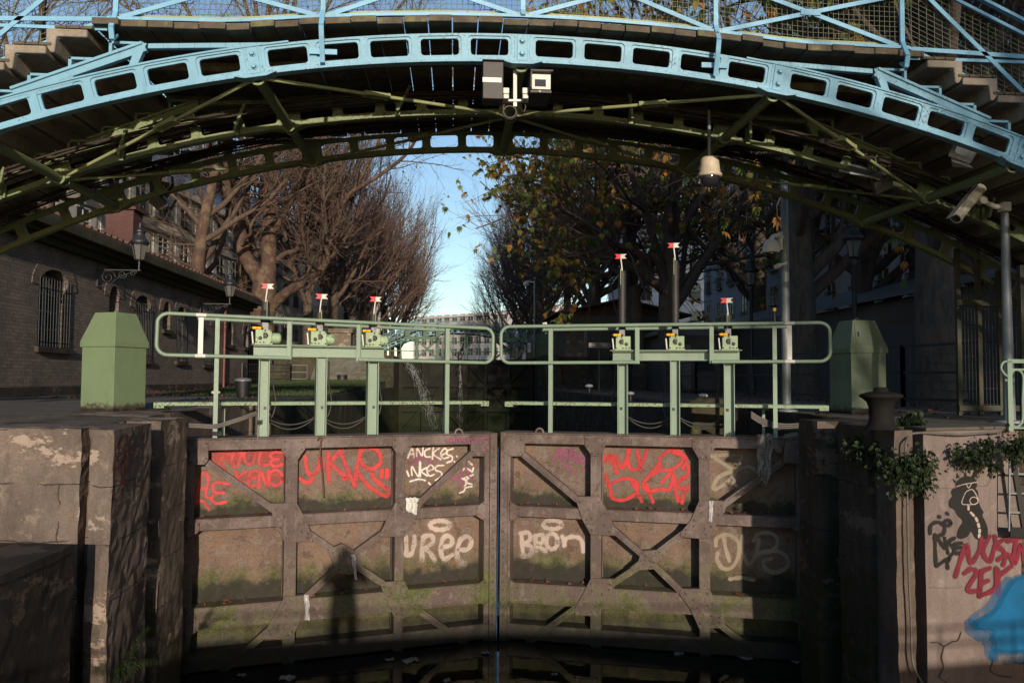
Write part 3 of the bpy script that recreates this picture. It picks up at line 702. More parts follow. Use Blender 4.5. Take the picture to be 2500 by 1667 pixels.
def build_leaf(lf, key, label):
    root = thing('lock_gate', label, 'lock gate', lf.w((0, ZW), 0))
    LEAVES[key] = root
    P = lambda n, x, y: lf.px(zz(n, x, y))
    if key == 'L':
        top = [P(7, 1135, 115), P(7, 2058, 105), P(8, 890, 84), P(8, 890, 148), P(7, 2033, 155), P(7, 1250, 168), P(7, 1135, 175)]
        v1 = (P(7, 1748, 150)[0], .155); v2 = (P(8, 362, 150)[0], .125)
        nodes = {'A': zl(7, (1610, 492), (1775, 487), (1835, 600), (1870, 690), (1868, 722), (1702, 724), (1650, 640)),
                 'B': zl(8, (345, 460), (492, 460), (490, 500), (386, 694), (232, 690), (290, 560)),
                 'C': zl(7, (1700, 1050), (1852, 1035), (1850, 1078), (1755, 1280), (1720, 1305), (1580, 1302), (1575, 1270)),
                 'D': zl(8, (230, 962), (385, 955), (425, 1040), (475, 1135), (375, 1182), (325, 1178), (265, 1040)),
                 'X': [zz(8, -75, 770), zz(8, 10, 730), zz(8, 110, 790), zz(8, 140, 880), zz(8, 60, 920), zz(8, -20, 905)]}
        gus = {'tl': zl(7, (1135, 112), (1248, 112), (1246, 235), (1222, 262), (1132, 262)), 'tr': zl(8, (782, 92), (890, 88), (890, 180), (868, 212), (795, 212), (780, 190)),
               't1': zl(7, (1682, 110), (1825, 108), (1825, 170), (1782, 232), (1718, 232), (1682, 168)), 't2': zl(8, (312, 98), (430, 96), (430, 150), (388, 208), (345, 208), (312, 155)),
               'ml': zl(7, (1118, 575), (1195, 612), (1193, 660), (1118, 715)), 'mr': zl(8, (868, 478), (812, 515), (812, 568), (868, 600)),
               'll': zl(7, (1110, 1115), (1172, 1160), (1170, 1262), (1105, 1310)), 'lr': zl(8, (868, 945), (808, 985), (808, 1072), (868, 1105))}
        mid = [(7, 1118, 618), (8, 868, 545), .135]; low = [(7, 1110, 1205), (8, 868, 1025), .27]
        diag = [((7, 1240, 250), (7, 1720, 590)), ((7, 1740, 600), (8, 40, 830)), ((8, 40, 830), (8, 345, 1030)), ((8, 345, 1040), (8, 760, 1340)),
                ((8, 790, 195), (8, 400, 560)), ((8, 370, 590), (8, 40, 830)), ((8, 40, 830), (7, 1745, 1130)), ((7, 1730, 1140), (7, 1310, 1520))]
        mitre = (P(8, 866, 150)[0], lf.L - .012)
    else:
        top = [P(8, 965, 88), P(8, 2058, 98), P(9, 720, 112), P(9, 720, 172), P(9, 0, 160), P(8, 1105, 148), P(8, 965, 150)]
        v1 = (P(8, 1530, 150)[0], .145); v2 = (P(9, 143, 150)[0], .14)
        nodes = {'A': zl(8, (1405, 452), (1555, 452), (1600, 540), (1655, 660), (1645, 685), (1500, 680), (1450, 590)),
                 'B': zl(9, (115, 472), (290, 478), (265, 545), (205, 640), (165, 705), (0, 695), (5, 665), (65, 590)),
                 'C': zl(8, (1500, 938), (1652, 945), (1645, 985), (1575, 1110), (1550, 1168), (1410, 1160), (1400, 1125), (1440, 1060)),
                 'D': zl(9, (0, 1000), (175, 1003), (215, 1080), (275, 1190), (270, 1235), (115, 1240), (60, 1120), (0, 1040)),
                 'X': zl(8, (1800, 775), (1905, 770), (1935, 765), (1960, 790), (1890, 850), (1870, 885), (1765, 892), (1735, 875), (1785, 835))}
        gus = {'tl': zl(8, (965, 86), (1105, 92), (1105, 190), (1080, 212), (1000, 212), (965, 200)), 'tr': zl(9, (640, 108), (722, 112), (720, 258), (612, 250)),
               't1': zl(8, (1465, 92), (1588, 96), (1588, 150), (1555, 210), (1505, 210), (1465, 150)), 't2': zl(9, (72, 108), (210, 110), (208, 165), (165, 232), (115, 232), (75, 165)),
               'ml': zl(8, (1015, 478), (1075, 515), (1075, 568), (1015, 603)), 'mr': zl(9, (722, 560), (655, 590), (655, 635), (725, 685)),
               'll': zl(8, (1012, 945), (1072, 985), (1072, 1068), (1012, 1105)), 'lr': zl(9, (730, 1060), (660, 1095), (660, 1180), (730, 1230))}
        mid = [(8, 1015, 545), (9, 722, 610), .135]; low = [(8, 1012, 1028), (9, 730, 1140), .27]
        diag = [((8, 1095, 200), (8, 1520, 555)), ((8, 1540, 570), (8, 1845, 830)), ((8, 1850, 835), (9, 100, 1110)), ((9, 130, 1130), (9, 480, 1410)),
                ((9, 620, 240), (9, 190, 555)), ((9, 130, 590), (8, 1845, 830)), ((8, 1840, 835), (8, 1530, 1040)), ((8, 1490, 1060), (8, 1120, 1330))]
        mitre = (P(8, 1020, 150)[0], lf.L - .012)
    zt = max(p[1] for p in top); zb = ZW - .3
    ml, mr = P(*mid[0]), P(*mid[1]); ll, lr = P(*low[0]), P(*low[1])
    zm = (ml[1] + mr[1]) / 2; zl_ = (ll[1] + lr[1]) / 2
    # skin with raised panel borders
    mb = MB(); lf.poly(mb, [(.02, zb), (lf.L - .02, zb), (lf.L - .02, zt - .03), (.02, zt - .03)], SKIN - .05, SKIN)
    skin = mb.build('skin_plate', gate_metal('gate_skin_iron', True, zm + mid[2] / 2, zl_ + low[2] / 2), root)
    # horizontal girders
    H_ = [('top_girder', [(-.02, zt), (lf.L - .005, zt), (lf.L - .005, zt - .135), (-.02, zt - .135)], -.25, .0)]
    for nm, pts, d0, d1 in H_:
        mb = MB(); lf.poly(mb, pts, d0, d1); lf.poly(mb, [(-.03, zt + .002), (lf.L - .003, zt + .002), (lf.L - .003, zt + .018), (-.03, zt + .018)], -.42, .035)
        mb.build(nm, M['gate_frame'], root, bevel=.008)
    for nm, z, h in (('middle_girder', zm, mid[2]), ('lower_girder', zl_, low[2]), ('sill_girder', ZW + .12, .2)):
        mb = MB(); lf.poly(mb, [(.0, z - h / 2), (lf.L - .01, z - h / 2), (lf.L - .01, z + h / 2), (.0, z + h / 2)], SKIN - .02, -.003)
        lf.poly(mb, [(.0, z + h / 2), (lf.L - .012, z + h / 2), (lf.L - .012, z + h / 2 + .012), (.0, z + h / 2 + .012)], SKIN - .02, .01)
        mb.build(nm, M['gate_frame'], root, bevel=.008)
    for s_, w in (v1, v2):
        mb = MB(); lf.bar(mb, (s_, zb), (s_, zt - .02), w, SKIN - .02, .004)
        for k in (-1, 1): lf.bar(mb, (s_ + k * w * .5, zb), (s_ + k * w * .5, zt - .14), .016, SKIN, SKIN + .05)
        mb.build('vertical_stile', M['gate_frame'], root, bevel=.008)
    a, b = sorted(mitre); mb = MB()
    lf.poly(mb, [(a, zb), (b, zb), (b, zt + .004), (a, zt + .004)], SKIN - .03, -.004)
    lf.poly(mb, [(b - .10, zb), (b + .004, zb), (b + .004, zt + .01), (b - .10, zt + .01)], -.1, .03)
    z = ZW
    pts = []
    while z < zt - .1: pts.append((b - .05, z)); z += .115
    lf.rivets(mb, pts, .03, .02)
    mb.build('mitre_post', M['gate_frame'], root, bevel=.006)
    mb = MB(); lf.poly(mb, [(-.06, zb), (.1, zb), (.1, zt - .02), (-.06, zt - .02)], -.25, -.02); mb.build('heel_post', M['gate_frame'], root, bevel=.02)
    for (a, b) in diag:
        pa, pb = lf.px(zz(*a)), lf.px(zz(*b))
        mb = MB(); lf.bar(mb, pa, pb, .085, -.075, .012)
        lf.bar(mb, pa, pb, .03, .011, .022); mb.build('diagonal_brace', M['gate_frame'], root, bevel=.005)
    for k, pts in list(nodes.items()) + list(gus.items()):
        q = [lf.px(p) for p in pts]; mb = MB(); d = .026 if k in nodes else .018
        lf.poly(mb, q, -.06, d)
        rv = inset_rivets(q, .74)
        if k in nodes: rv += inset_rivets(q, .4)[::2]
        lf.rivets(mb, rv, d, .017)
        mb.build('gusset_plate', M['gate_frame'], root, bevel=.006)
    return root, zt, zm, zl_
gl, ztL, zmL, zlL = build_leaf(LEFT, 'L', 'left brown riveted lock gate leaf with JULE, UKNS, ANCKES and VREE graffiti')
gr, ztR, zmR, zlR = build_leaf(RIGHT, 'R', 'right brown riveted lock gate leaf with red scrawl, BROT and DUB graffiti')
print('LEAF z', ztL, zmL, zlL, ztR, zmR, zlR)
# ------------------------------------------------------------------ handrails, columns, gearboxes
GG = M['gate_green']
def rr_path(lf, s0, s1, z0, z1, rad, d, open_):
    pts = []
    def arc(cs, cz, a0, a1):
        for k in range(7):
            a = R(a0 + (a1 - a0) * k / 6); pts.append(lf.w((cs + rad * math.cos(a), cz + rad * math.sin(a)), d))
    return pts, arc
def ibeam(mb, lf, s, z0, z1, w, depth, d):    # column: face flange toward the viewer on one side, web and rear flange
    lf.poly(mb, [(s - w / 2, z0), (s + w / 2, z0), (s + w / 2, z1), (s - w / 2, z1)], d - .012, d)
    lf.poly(mb, [(s - .006, z0), (s + .006, z0), (s + .006, z1), (s - .006, z1)], d - depth + .011, d - .011)
    lf.poly(mb, [(s - w / 2, z0), (s + w / 2, z0), (s + w / 2, z1), (s - w / 2, z1)], d - depth, d - depth + .012)
def column(mb, lf, s, z0, z1, w, depth, d):   # channel seen from the back: broad web with side flanges
    lf.poly(mb, [(s - w / 2, z0), (s + w / 2, z0), (s + w / 2, z1), (s - w / 2, z1)], d - depth * .5 - .006, d - depth * .5)
    for k in (-1, 1):
        a, b = sorted((s + k * w / 2, s + k * (w / 2 + .012)))
        lf.poly(mb, [(a, z0), (b, z0), (b, z1), (a, z1)], d - depth, d)
def gearbox(lf, root, s, z, w, h, d, jack, flagz, sgn, spring):
    # housing
    mb = MB(); lf.poly(mb, [(s - w / 2, z), (s + w / 2, z), (s + w / 2, z + h), (s - w / 2, z + h)], d - .20, d)
    mb.lathe([(.07, 0), (.07, .1), (.05, .12)], lf.w((s + w / 2, z + h * .45), d - .1), 12, axis=lf.u if lf is LEFT else -lf.u)
    lf.poly(mb, [(s - w / 2 - .01, z - .002), (s + w / 2 + .01, z - .002), (s + w / 2 + .01, z + .02), (s - w / 2 - .01, z + .02)], d - .205, d + .012)
    o = mb.build('gearbox', M['box_green'], root, bevel=.006)
    for bp in [(s + w * a, z + h * b) for a, b in ((-.44, .13), (-.22, .13), (.0, .13), (.44, .12), (.44, .93), (.08, .93), (.02, .75), (.14, .75), (.02, .45), (.14, .45))]:
        mb = MB(); lf.rivets(mb, [bp], d, .013); mb.build('bolt', M['gate_frame'], o)
    mb = MB()
    for a, b, r in ((-.22, .42, .026), (.12, .6, .034)):
        mb.lathe([(r, 0), (r * .9, .004), (r * .5, .006)], lf.w((s + w * a, z + h * b), d - .001), 10, axis=lf.n)
    mb.build('grease_plug', M['black'], o)
    mb = MB(); x0 = s - w * .45
    a, b = sorted((x0, x0 + sgn * .001)); 
    yl = s + sgn * w * .42
    for k, (c0, c1) in enumerate(((-.055, -.005), (.0, .05))):
        mb.tube([lf.w((yl + c0, z + h + .02), d - .03), lf.w((yl + c1, z + h + .02), d - .03)], .019, 8)
    mb.build('connector', M['yellow'], o)
    mb = MB(); mb.tube([lf.w((yl - .085, z + h + .02), d - .03), lf.w((yl + .075, z + h + .02), d - .03)], .014, 8); mb.build('connector_plug', M['black'], o)
    mb = MB(); lf.bar(mb, (s + sgn * (w * .5 + .03), z + .01), (s + sgn * (w * .5 + .045), z + h * .85), .016, d - .03, d - .014); mb.build('conduit', M['white'], o)
    # jack and bellows
    mb = MB(); zc = z + h
    lf.bar(mb, (s + .02, zc - .01), (s + .02, zc + .10), .075, d - .15, d - .06); mb.build('jack_base', M['galv'], o)
    zj = zc + .1; mb = MB()
    if spring:
        prof = []; zq = zj; n = int((jack - zj) / .045)
        for k in range(n):
            prof += [(.062, zj + k * .045), (.045, zj + k * .045 + .022)]
        prof.append((.055, jack)); mb.lathe(prof, lf.w((s + .02, 0), d - .1), 14)
    else:
        prof = [(.062, zj), (.062, zj + (jack - zj) * .55)]
        zz0 = zj + (jack - zj) * .55
        for k in range(4): prof += [(.062, zz0 + k * .03), (.048, zz0 + k * .03 + .015)]
        mb.lathe([(.055, zj), (.055, jack)] if jack - zj < .2 else prof + [(.05, jack)], lf.w((s + .02, 0), d - .1), 14)
    mb.build('bellows', M['bellows'], o)
    mb = MB(); mb.tube([lf.w((s + .035, jack - .2), d - .03), lf.w((s + .035, jack + .03), d - .03)], .006, 5); mb.build('gauge_tube', M['pale_green'], o)
    # flag stem, red and white swallow-tail
    f0 = flagz - .13 if flagz - .13 > jack else jack
    mb = MB(); mb.tube([lf.w((s + .02, jack), d - .08), lf.w((s + .022, jack + .05), d - .08), lf.w((s + .035, flagz - .04), d - .08), lf.w((s + .038, flagz + .03), d - .08)], .010, 6)
    mb.build('flag_stem', M['white'], o)
    for k, m in ((-1, M['red']), (1, M['white'])):
        if lf is RIGHT: kk = -k
        else: kk = k
        x = s + .038; mb = MB(); q = [(x, flagz + .032), (x + kk * .082, flagz + .034), (x + kk * .05, flagz + .002), (x + kk * .082, flagz - .03), (x, flagz - .032)]
        if kk < 0: q.reverse()
        lo = [lf.w(p, d - .076) for p in q]; hi = [lf.w(p, d - .070) for p in q]; mb.prism(lo, hi); mb.build('flag', m, o)
M['bellows'] = plain('dark_rubber_bellows', (.022, .02, .019), .6, var=.3)
M['box_green'] = painted('gearbox_green', (.27, .36, .22), rust=(.05, .04, .03), amt=.6, rough=.5)
def superstructure(lf, key, root, zt):
    D = -.02                                  # railing plane just behind the girder face
    q = lambda x, y, d=D: lf.px((x, y), d)
    if key == 'L':
        rail_t = [(380, 0), (1205, 0)]
        outer, inner = q(383, 815), q(1204, 850)
        zt_o, zt_i = q(440, 766)[1], q(1150, 800)[1]; zb_o, zb_i = q(440, 867)[1], q(1150, 885)[1]
        gap = (q(705, 900)[0], q(875, 900)[0])
        cols = [q(645, 950)[0], q(786, 950)[0], q(913, 950)[0]]; cw = [.135, .14, .15]
        posts = [(q(529, 900)[0], .05), (q(1094, 900)[0], .055)]
        beam = (q(620, 860)[0], q(942, 880)[0]); bz = (q(780, 846)[1], q(780, 871)[1])
        boxes = [(q(645, 815)[0], zz(11, 430, 405), zz(11, 445, 205), False), (q(780, 820)[0], zz(11, 1110, 535), zz(11, 1140, 335), False), (q(914, 825)[0], zz(11, 1790, 560), zz(11, 1815, 370), False)]
        walk = [(q(371, 987)[0], q(1210, 987)[0])]; white = q(490, 820)[0]; sgn = -1
        wz = q(800, 986)[1]
    else:
        outer, inner = q(2027, 840), q(1223, 850)
        zt_o, zt_i = q(1990, 788)[1], q(1260, 797)[1]; zb_o, zb_i = q(1990, 882)[1], q(1260, 886)[1]
        gap = (q(1556, 900)[0], q(1738, 900)[0])
        cols = [q(1519, 950)[0], q(1648, 950)[0], q(1781, 950)[0]]; cw = [.14, .13, .14]
        posts = [(q(1343, 900)[0], .055), (q(1892, 900)[0], .05)]
        beam = (q(1494, 860)[0], q(1807, 875)[0]); bz = (q(1650, 857)[1], q(1650, 879)[1])
        boxes = [(q(1520, 830)[0], zz(12, 215, 430), zz(12, 220, 245), True), (q(1652, 832)[0], zz(12, 868, 295), zz(12, 860, 105), True), (q(1783, 830)[0], zz(12, 1555, 995), zz(12, 1548, 805), False)]
        walk = [(q(1221, 988)[0], q(2033, 995)[0])]; white = q(1928, 820)[0]; sgn = 1
        wz = q(1600, 990)[1]
    so, si = outer[0], inner[0]
    def zr(s, top):   # rails follow the slight slope measured between both ends
        t = (s - so) / (si - so); return (zt_o + (zt_i - zt_o) * t) if top else (zb_o + (zb_i - zb_o) * t)
    rad = .13; g = sorted(gap)
    dirn = 1 if si > so else -1
    # rounded loop: top rail all the way, bottom rail broken where the lifting gear stands
    mb = MB(); pts = []
    def P(s, z): return lf.w((s, z), D)
    zt_, zb_ = zr(so, True), zr(so, False)
    g0, g1 = (g[0], g[1]) if dirn > 0 else (g[1], g[0])
    pts.append(P(g0, zr(g0, False)))
    pts.append(P(so + dirn * rad, zr(so, False)))
    for k in range(1, 7):
        a = R(90 * k / 6); pts.append(P(so + dirn * (rad - rad * math.sin(a)), zb_ + rad - rad * math.cos(a)))
    for k in range(1, 7):
        a = R(90 * k / 6); pts.append(P(so + dirn * (rad - rad * math.cos(a)), zt_ - rad + rad * math.sin(a)))
    zti, zbi = zr(si, True), zr(si, False)
    pts.append(P(si - dirn * rad, zti))
    for k in range(1, 7):
        a = R(90 * k / 6); pts.append(P(si - dirn * (rad - rad * math.sin(a)), zti - rad + rad * math.cos(a)))
    for k in range(1, 7):
        a = R(90 * k / 6); pts.append(P(si - dirn * (rad - rad * math.cos(a)), zbi + rad - rad * math.sin(a)))
    pts.append(P(g1, zr(g1, False)))
    mb.tube(pts, .0235, 12)
    for s in (white,):
        pass
    mb.build('handrail', GG, root)
    # second rail on the far side of the walkway
    mb = MB(); D2 = -.62
    mb.tube([lf.w((so + dirn * .45, zr(so, True) - .01), D2), lf.w((si - dirn * .5, zr(si, True) - .01), D2)], .0235, 10)
    mb.build('rear_handrail', GG, root)
    mb = MB(); mb.tube([P(white - .06, zr(white - .06, True)), P(white + .06, zr(white + .06, True))], .025, 12); mb.tube([P(white - .06, zr(white, False)), P(white + .06, zr(white, False))], .025, 12)
    lf.bar(mb, (white, zr(white, False)), (white, zr(white, True)), .058, D - .03, D - .018)
    mb.build('white_marker', M['white'], root)
    for s, w in posts:
        mb = MB(); lf.bar(mb, (s, zt), (s, zr(s, True) - .01), w, D - .030, D - .022); lf.bar(mb, (s - w / 2 * dirn, zt), (s - w / 2 * dirn, zr(s, True) - .01), .008, D - .075, D - .022)
        lf.bar(mb, (s + dirn * .1, zt), (s + dirn * .1, wz), .04, -.6, -.57)
        mb.build('handrail_post', GG, root, bevel=.002)
    for s in gap:
        mb = MB(); lf.bar(mb, (s, zr(s, False) - .02), (s, zr(s, True) - .0), .055, D - .035, D - .025); lf.bar(mb, (s + (.026 if s == g0 else .026), zr(s, False) - .02), (s + .026, zr(s, True)), .008, D - .025, D + .02)
        mb.build('handrail_post', GG, root, bevel=.002)
    # cross beam (channel on its side) and columns
    b0, b1 = sorted(beam); zhi, zlo = max(bz), min(bz)
    mb = MB(); lf.poly(mb, [(b0, zlo), (b1, zlo), (b1, zhi), (b0, zhi)], -.16, -.15)
    for z in (zlo, zhi): lf.poly(mb, [(b0, z - .006), (b1, z - .006), (b1, z + .006), (b0, z + .006)], -.26, -.075)
    lf.poly(mb, [(b0 - .03, zhi + .007), (b1 + .03, zhi + .007), (b1 + .03, zhi + .017), (b0 - .03, zhi + .017)], -.34, -.05)
    mb.build('cross_beam', GG, root, bevel=.002)
    for s, w in zip(cols, cw):
        mb = MB(); column(mb, lf, s, zt, zlo - .007, w * .82, .16, -.06)
        mb.build('column', GG, root, bevel=.002)
    for (s, j, f, spr) in boxes:
        zj = lf.px(j, -.2)[1]; zf = lf.px(f, -.2)[1]
        gearbox(lf, root, s, zhi + .018, .20, .19, -.10, zj, zf, sgn if key == 'L' else 1, spr)
    # walkway boards on brackets
    for a, b in walk:
        a, b = sorted((a, b)); mb = MB()
        lf.poly(mb, [(a, wz - .022), (b, wz - .022), (b, wz + .022), (a, wz + .022)], -.72, -.30)
        for e in (a, b):
            k = .12 if e == a else -.12; x, y = sorted((e, e + k)); lf.poly(mb, [(x, wz - .05), (y, wz - .05), (y, wz - .023), (x, wz - .023)], -.7, -.31)
        mb.build('walkway', M['walk'], root, bevel=.003)
    for s in [c + .02 for c in cols] + [p[0] for p in posts]:
        mb = MB(); lf.bar(mb, (s, wz - .03), (s, wz - .065), .03, -.7, -.12); mb.build('walkway_bracket', M['black_metal'], root)
    # lifting eye
    mb = MB(); s = lf.L - .55; ring = []
    for k in range(9): a = R(180 * k / 8); ring.append(lf.w((s + .05 * math.cos(a), zt + .03 + .045 * math.sin(a)), -.05))
    mb.tube([lf.w((s + .07, zt), -.05)] + ring + [lf.w((s - .07, zt), -.05)], .015, 8); mb.build('lifting_eye', M['gate_frame'], root)
    # hanging power cables between columns
    random.seed(3 if key == 'L' else 4); mb = MB()
    ss = sorted(cols)
    for a, b in zip(ss[:-1], ss[1:]):
        for k in range(2):
            pts = []
            for i in range(13):
                t_ = i / 12; pts.append(lf.w((a + (b - a) * t_, zt + .28 - (.16 + .03 * k) * 4 * t_ * (1 - t_) * (.8 + .2 * k)), -.34 - .03 * k))
            mb.tube(pts, .011, 6)
    for s in ss:
        pts = smooth_path([lf.w((s + .12, zlo - .05), -.3), lf.w((s + .13, wz + .25), -.33), lf.w((s + .17, wz + .02), -.35), lf.w((s + .12, wz - .18), -.34), lf.w((s + .05, zt + .3), -.33)], 5)
        mb.tube(pts, .012, 6)
    mb.build('power_cable', M['black_rub'], root)
M['black_rub'] = plain('dark_cable_rubber', (.03, .026, .024), .6)
M['walk'] = painted('walkway_green', (.21, .29, .18), rust=(.09, .06, .03), amt=.5, rough=.6)
superstructure(LEFT, 'L', gl, ztL); superstructure(RIGHT, 'R', gr, ztR)
# amber beacon on the right railing end
s, z = RIGHT.px((1891, 760), -.05); b = MB(); b.tube([RIGHT.w((s, z - .19), -.06), RIGHT.w((s, z + .02), -.06)], .022, 10); o_ = b.build('beacon', M['black'], gr)
b = MB(); b.tube([RIGHT.w((s, z + .003), -.06), RIGHT.w((s, z + .045), -.06)], .0235, 12); b.build('beacon_lens', M['yellow'], o_)
# ================================================================== GRAFFITI (flat paint strokes on the plates)
SOFT = {}
def paint(name, col, cover=.97, worn=.5, scale=26, moss=False):
    t = NT(name)
    n = t.noise(scale, 6, .72); b = t.noise(3.0, 4)
    c = t.mix(t.ramp(b, .35, .65), tuple(x * .75 for x in col), tuple(min(1, x * 1.1) for x in col))
    a = t.ramp(t.math('ADD', n, t.math('MULTIPLY', t.math('SUBTRACT', b, .5), .5)), worn - .2, worn - .06, 0.12, cover)
    if moss: a = t.math('MULTIPLY', a, t.ramp(t.math('ADD', t.sep()[2], t.math('MULTIPLY', t.math('SUBTRACT', t.noise(5, 6, .7), .5), .7)), -2.14, -1.98))
    t.set(t.b.inputs['Alpha'], a); t.soft = None
    m = t.fin(c, .55); SOFT[m.name] = (col, cover, worn); return m
M['g_red'] = paint('red_spray', (.50, .018, .020), .95, .50); M['g_red2'] = paint('thin_red_spray', (.50, .035, .03), .62, .62, 9)
M['g_white'] = paint('white_spray', (.62, .52, .46), .97, .52); M['g_mag'] = paint('magenta_spray', (.27, .055, .14), .85, .49)
M['g_cream'] = paint('faded_cream_spray', (.36, .29, .20), .62, .46); M['g_pink'] = paint('chalky_pink_spray', (.42, .33, .28), .93, .47, moss=True)
M['g_black'] = paint('black_spray', (.012, .011, .011), .98, .30); M['g_dred'] = paint('wine_red_spray', (.16, .014, .03), .95, .44)
M['g_blue'] = paint('blue_spray', (.0, .105, .25), .97, .40, 9); M['g_bsoft'] = paint('blue_overspray', (.0, .105, .25), .45, .52, 5)
M['g_b1'] = paint('blue_spray_edge', (.0, .105, .25), .5, .60, 7); M['g_b2'] = paint('blue_spray_inner', (.0, .105, .25), .7, .52, 9)
M['g_wine'] = paint('dark_wine_spray', (.10, .018, .02), .7, .5)
def ribbon(mb, pts2, w, mapf, lift, n=6):
    pts = smooth_path([Vector((p[0], p[1], 0)) for p in pts2], n) if len(pts2) > 2 else [Vector((p[0], p[1], 0)) for p in pts2]
    L = []; Rr = []
    k = len(pts)
    for i, p in enumerate(pts):
        t_ = pts[min(i + 1, k - 1)] - pts[max(i - 1, 0)]
        if t_.length < 1e-6: t_ = Vector((1, 0, 0))
        t_.normalize(); nn = Vector((-t_.y, t_.x, 0)); ww = w / 2 * (1 + .14 * math.sin(i * .7 + p.x * .05))
        L.append(p + nn * ww); Rr.append(p - nn * ww)
    def cap(c, d, sgn):
        out = []
        for j in range(1, 6):
            a = math.pi * j / 6; nn = Vector((-d.y, d.x, 0)); out.append(c + nn * (w / 2) * math.cos(a) * sgn + d * (w / 2) * math.sin(a))
        return out
    d1 = (pts[-1] - pts[-2]).normalized(); d0 = (pts[0] - pts[1]).normalized()
    vs = []; fs = []
    for a, b in zip(L, Rr): vs += [mapf(a.x, a.y, lift), mapf(b.x, b.y, lift)]
    for i in range(k - 1): fs.append((2 * i, 2 * i + 1, 2 * i + 3, 2 * i + 2))
    e = len(vs); c1 = cap(pts[-1], d1, 1); vs += [mapf(p.x, p.y, lift) for p in c1]; fs.append(tuple([2 * k - 2] + list(range(e, e + 5)) + [2 * k - 1]))
    e = len(vs); c0 = cap(pts[0], d0, 1); vs += [mapf(p.x, p.y, lift) for p in c0]; fs.append(tuple([1] + list(range(e, e + 5)) + [0]))
    mb.add(vs, fs)
def ell(cx, cy, rx, ry, a0=0, a1=370, n=18): return [(cx + rx * math.cos(R(a0 + (a1 - a0) * i / n)), cy + ry * math.sin(R(a0 + (a1 - a0) * i / n))) for i in range(n + 1)]
_lift = [0]; MW_ = None
def tagpaint(parent, label, mat, zn, strokes, w, mapf0):
    if mat.name in SOFT and w > 5 and 'crack' not in label and 'overspray' not in label:
        if mat.name + '_mist' not in M: c_, cv, wn = SOFT[mat.name]; M[mat.name + '_mist'] = paint(mat.name + '_mist', c_, .30, .58, 60)
        mm = MB()
        for i, s_ in enumerate(strokes):
            ribbon(mm, s_, w * 1.45, lambda x, y, l: mapf0(zz(zn, x, y), l), .0015 + (i % 25) * .00007)
            if 'red' in mat.name and i % 2 == 0 and len(s_) > 2 and mapf0 is not MW_:
                p = s_[len(s_) // 2]; ribbon(mm, [p, (p[0] + 1, p[1] + 18 + (i * 13) % 30)], 4, lambda x, y, l: mapf0(zz(zn, x, y), l), .0034)
        mm.build('graffiti_mist', M[mat.name + '_mist'], parent, recalc=False)['kind'] = 'stuff'
    mb = MB()
    for s_ in strokes:
        _lift[0] = (_lift[0] + 1) % 40
        ribbon(mb, s_, w, lambda x, y, l: mapf0(zz(zn, x, y), l), .0035 + _lift[0] * .00012)
    o = mb.build('graffiti', mat, parent, recalc=False)
    o.visible_shadow = True
    o['label'] = label; return o
def on_leaf(lf, d): return lambda p, l: lf.w(lf.px(p, d), d + l)
LS, RS = on_leaf(LEFT, SKIN), on_leaf(RIGHT, SKIN)
tagpaint(gl, 'red sprayed patch behind the letters', M['g_red2'], 7, [[(1290, 200), (1480, 195), (1680, 200)], [(1330, 225), (1500, 230), (1690, 235)], [(1275, 235), (1300, 265), (1330, 290)], [(1420, 340), (1560, 330), (1690, 345)], [(1300, 180), (1500, 178), (1690, 180)]], 44, LS)
tagpaint(gl, 'red JULE and KENO lettering', M['g_red'], 7, [
    [(1400, 185), (1385, 240), (1405, 275), (1435, 240), (1445, 190), (1420, 180)], [(1462, 188), (1462, 235), (1490, 262), (1518, 240), (1525, 190)], [(1560, 185), (1548, 235), (1560, 266), (1605, 262)],
    [(1690, 190), (1640, 188), (1618, 210), (1640, 228), (1665, 228)], [(1640, 228), (1618, 250), (1640, 272), (1688, 262)],
    [(1412, 300), (1420, 350), (1430, 405)], [(1475, 300), (1425, 348), (1480, 395)], [(1535, 300), (1498, 308), (1490, 385), (1535, 382)], [(1495, 345), (1528, 340)], [(1550, 398), (1553, 300), (1600, 392), (1606, 298)], ell(1648, 340, 40, 46),
    [(1180, 490), (1188, 400), (1205, 325), (1235, 318), (1245, 360), (1232, 445), (1262, 462)], [(1178, 412), (1240, 402)], [(1370, 378), (1300, 368), (1272, 395), (1290, 428), (1338, 430)], [(1290, 428), (1268, 465), (1290, 494), (1350, 484)],
    [(1150, 490), (1200, 478), (1232, 500), (1248, 530)]], 17, LS)
tagpaint(gl, 'large red UKNS scrawl', M['g_red'], 8, [
    [(-210, 215), (-195, 300), (-165, 345), (-200, 370), (-240, 345)], [(-195, 300), (-160, 320), (-130, 280), (-118, 215), (-105, 290)], [(-70, 190), (-72, 280), (-65, 355)], [(-70, 270), (-20, 200), (20, 160)],
    [(-60, 250), (-10, 300), (40, 340), (20, 345)], [(5, 180), (40, 280), (88, 388)], [(88, 388), (100, 290), (125, 170)], [(120, 165), (190, 160), (235, 190), (240, 250), (190, 288), (140, 270), (128, 235)],
    [(105, 300), (150, 370), (220, 425), (275, 448), (290, 420), (240, 375), (205, 345), (192, 318)], [(250, 295), (248, 335)], [(282, 292), (280, 338)]], 22, LS)
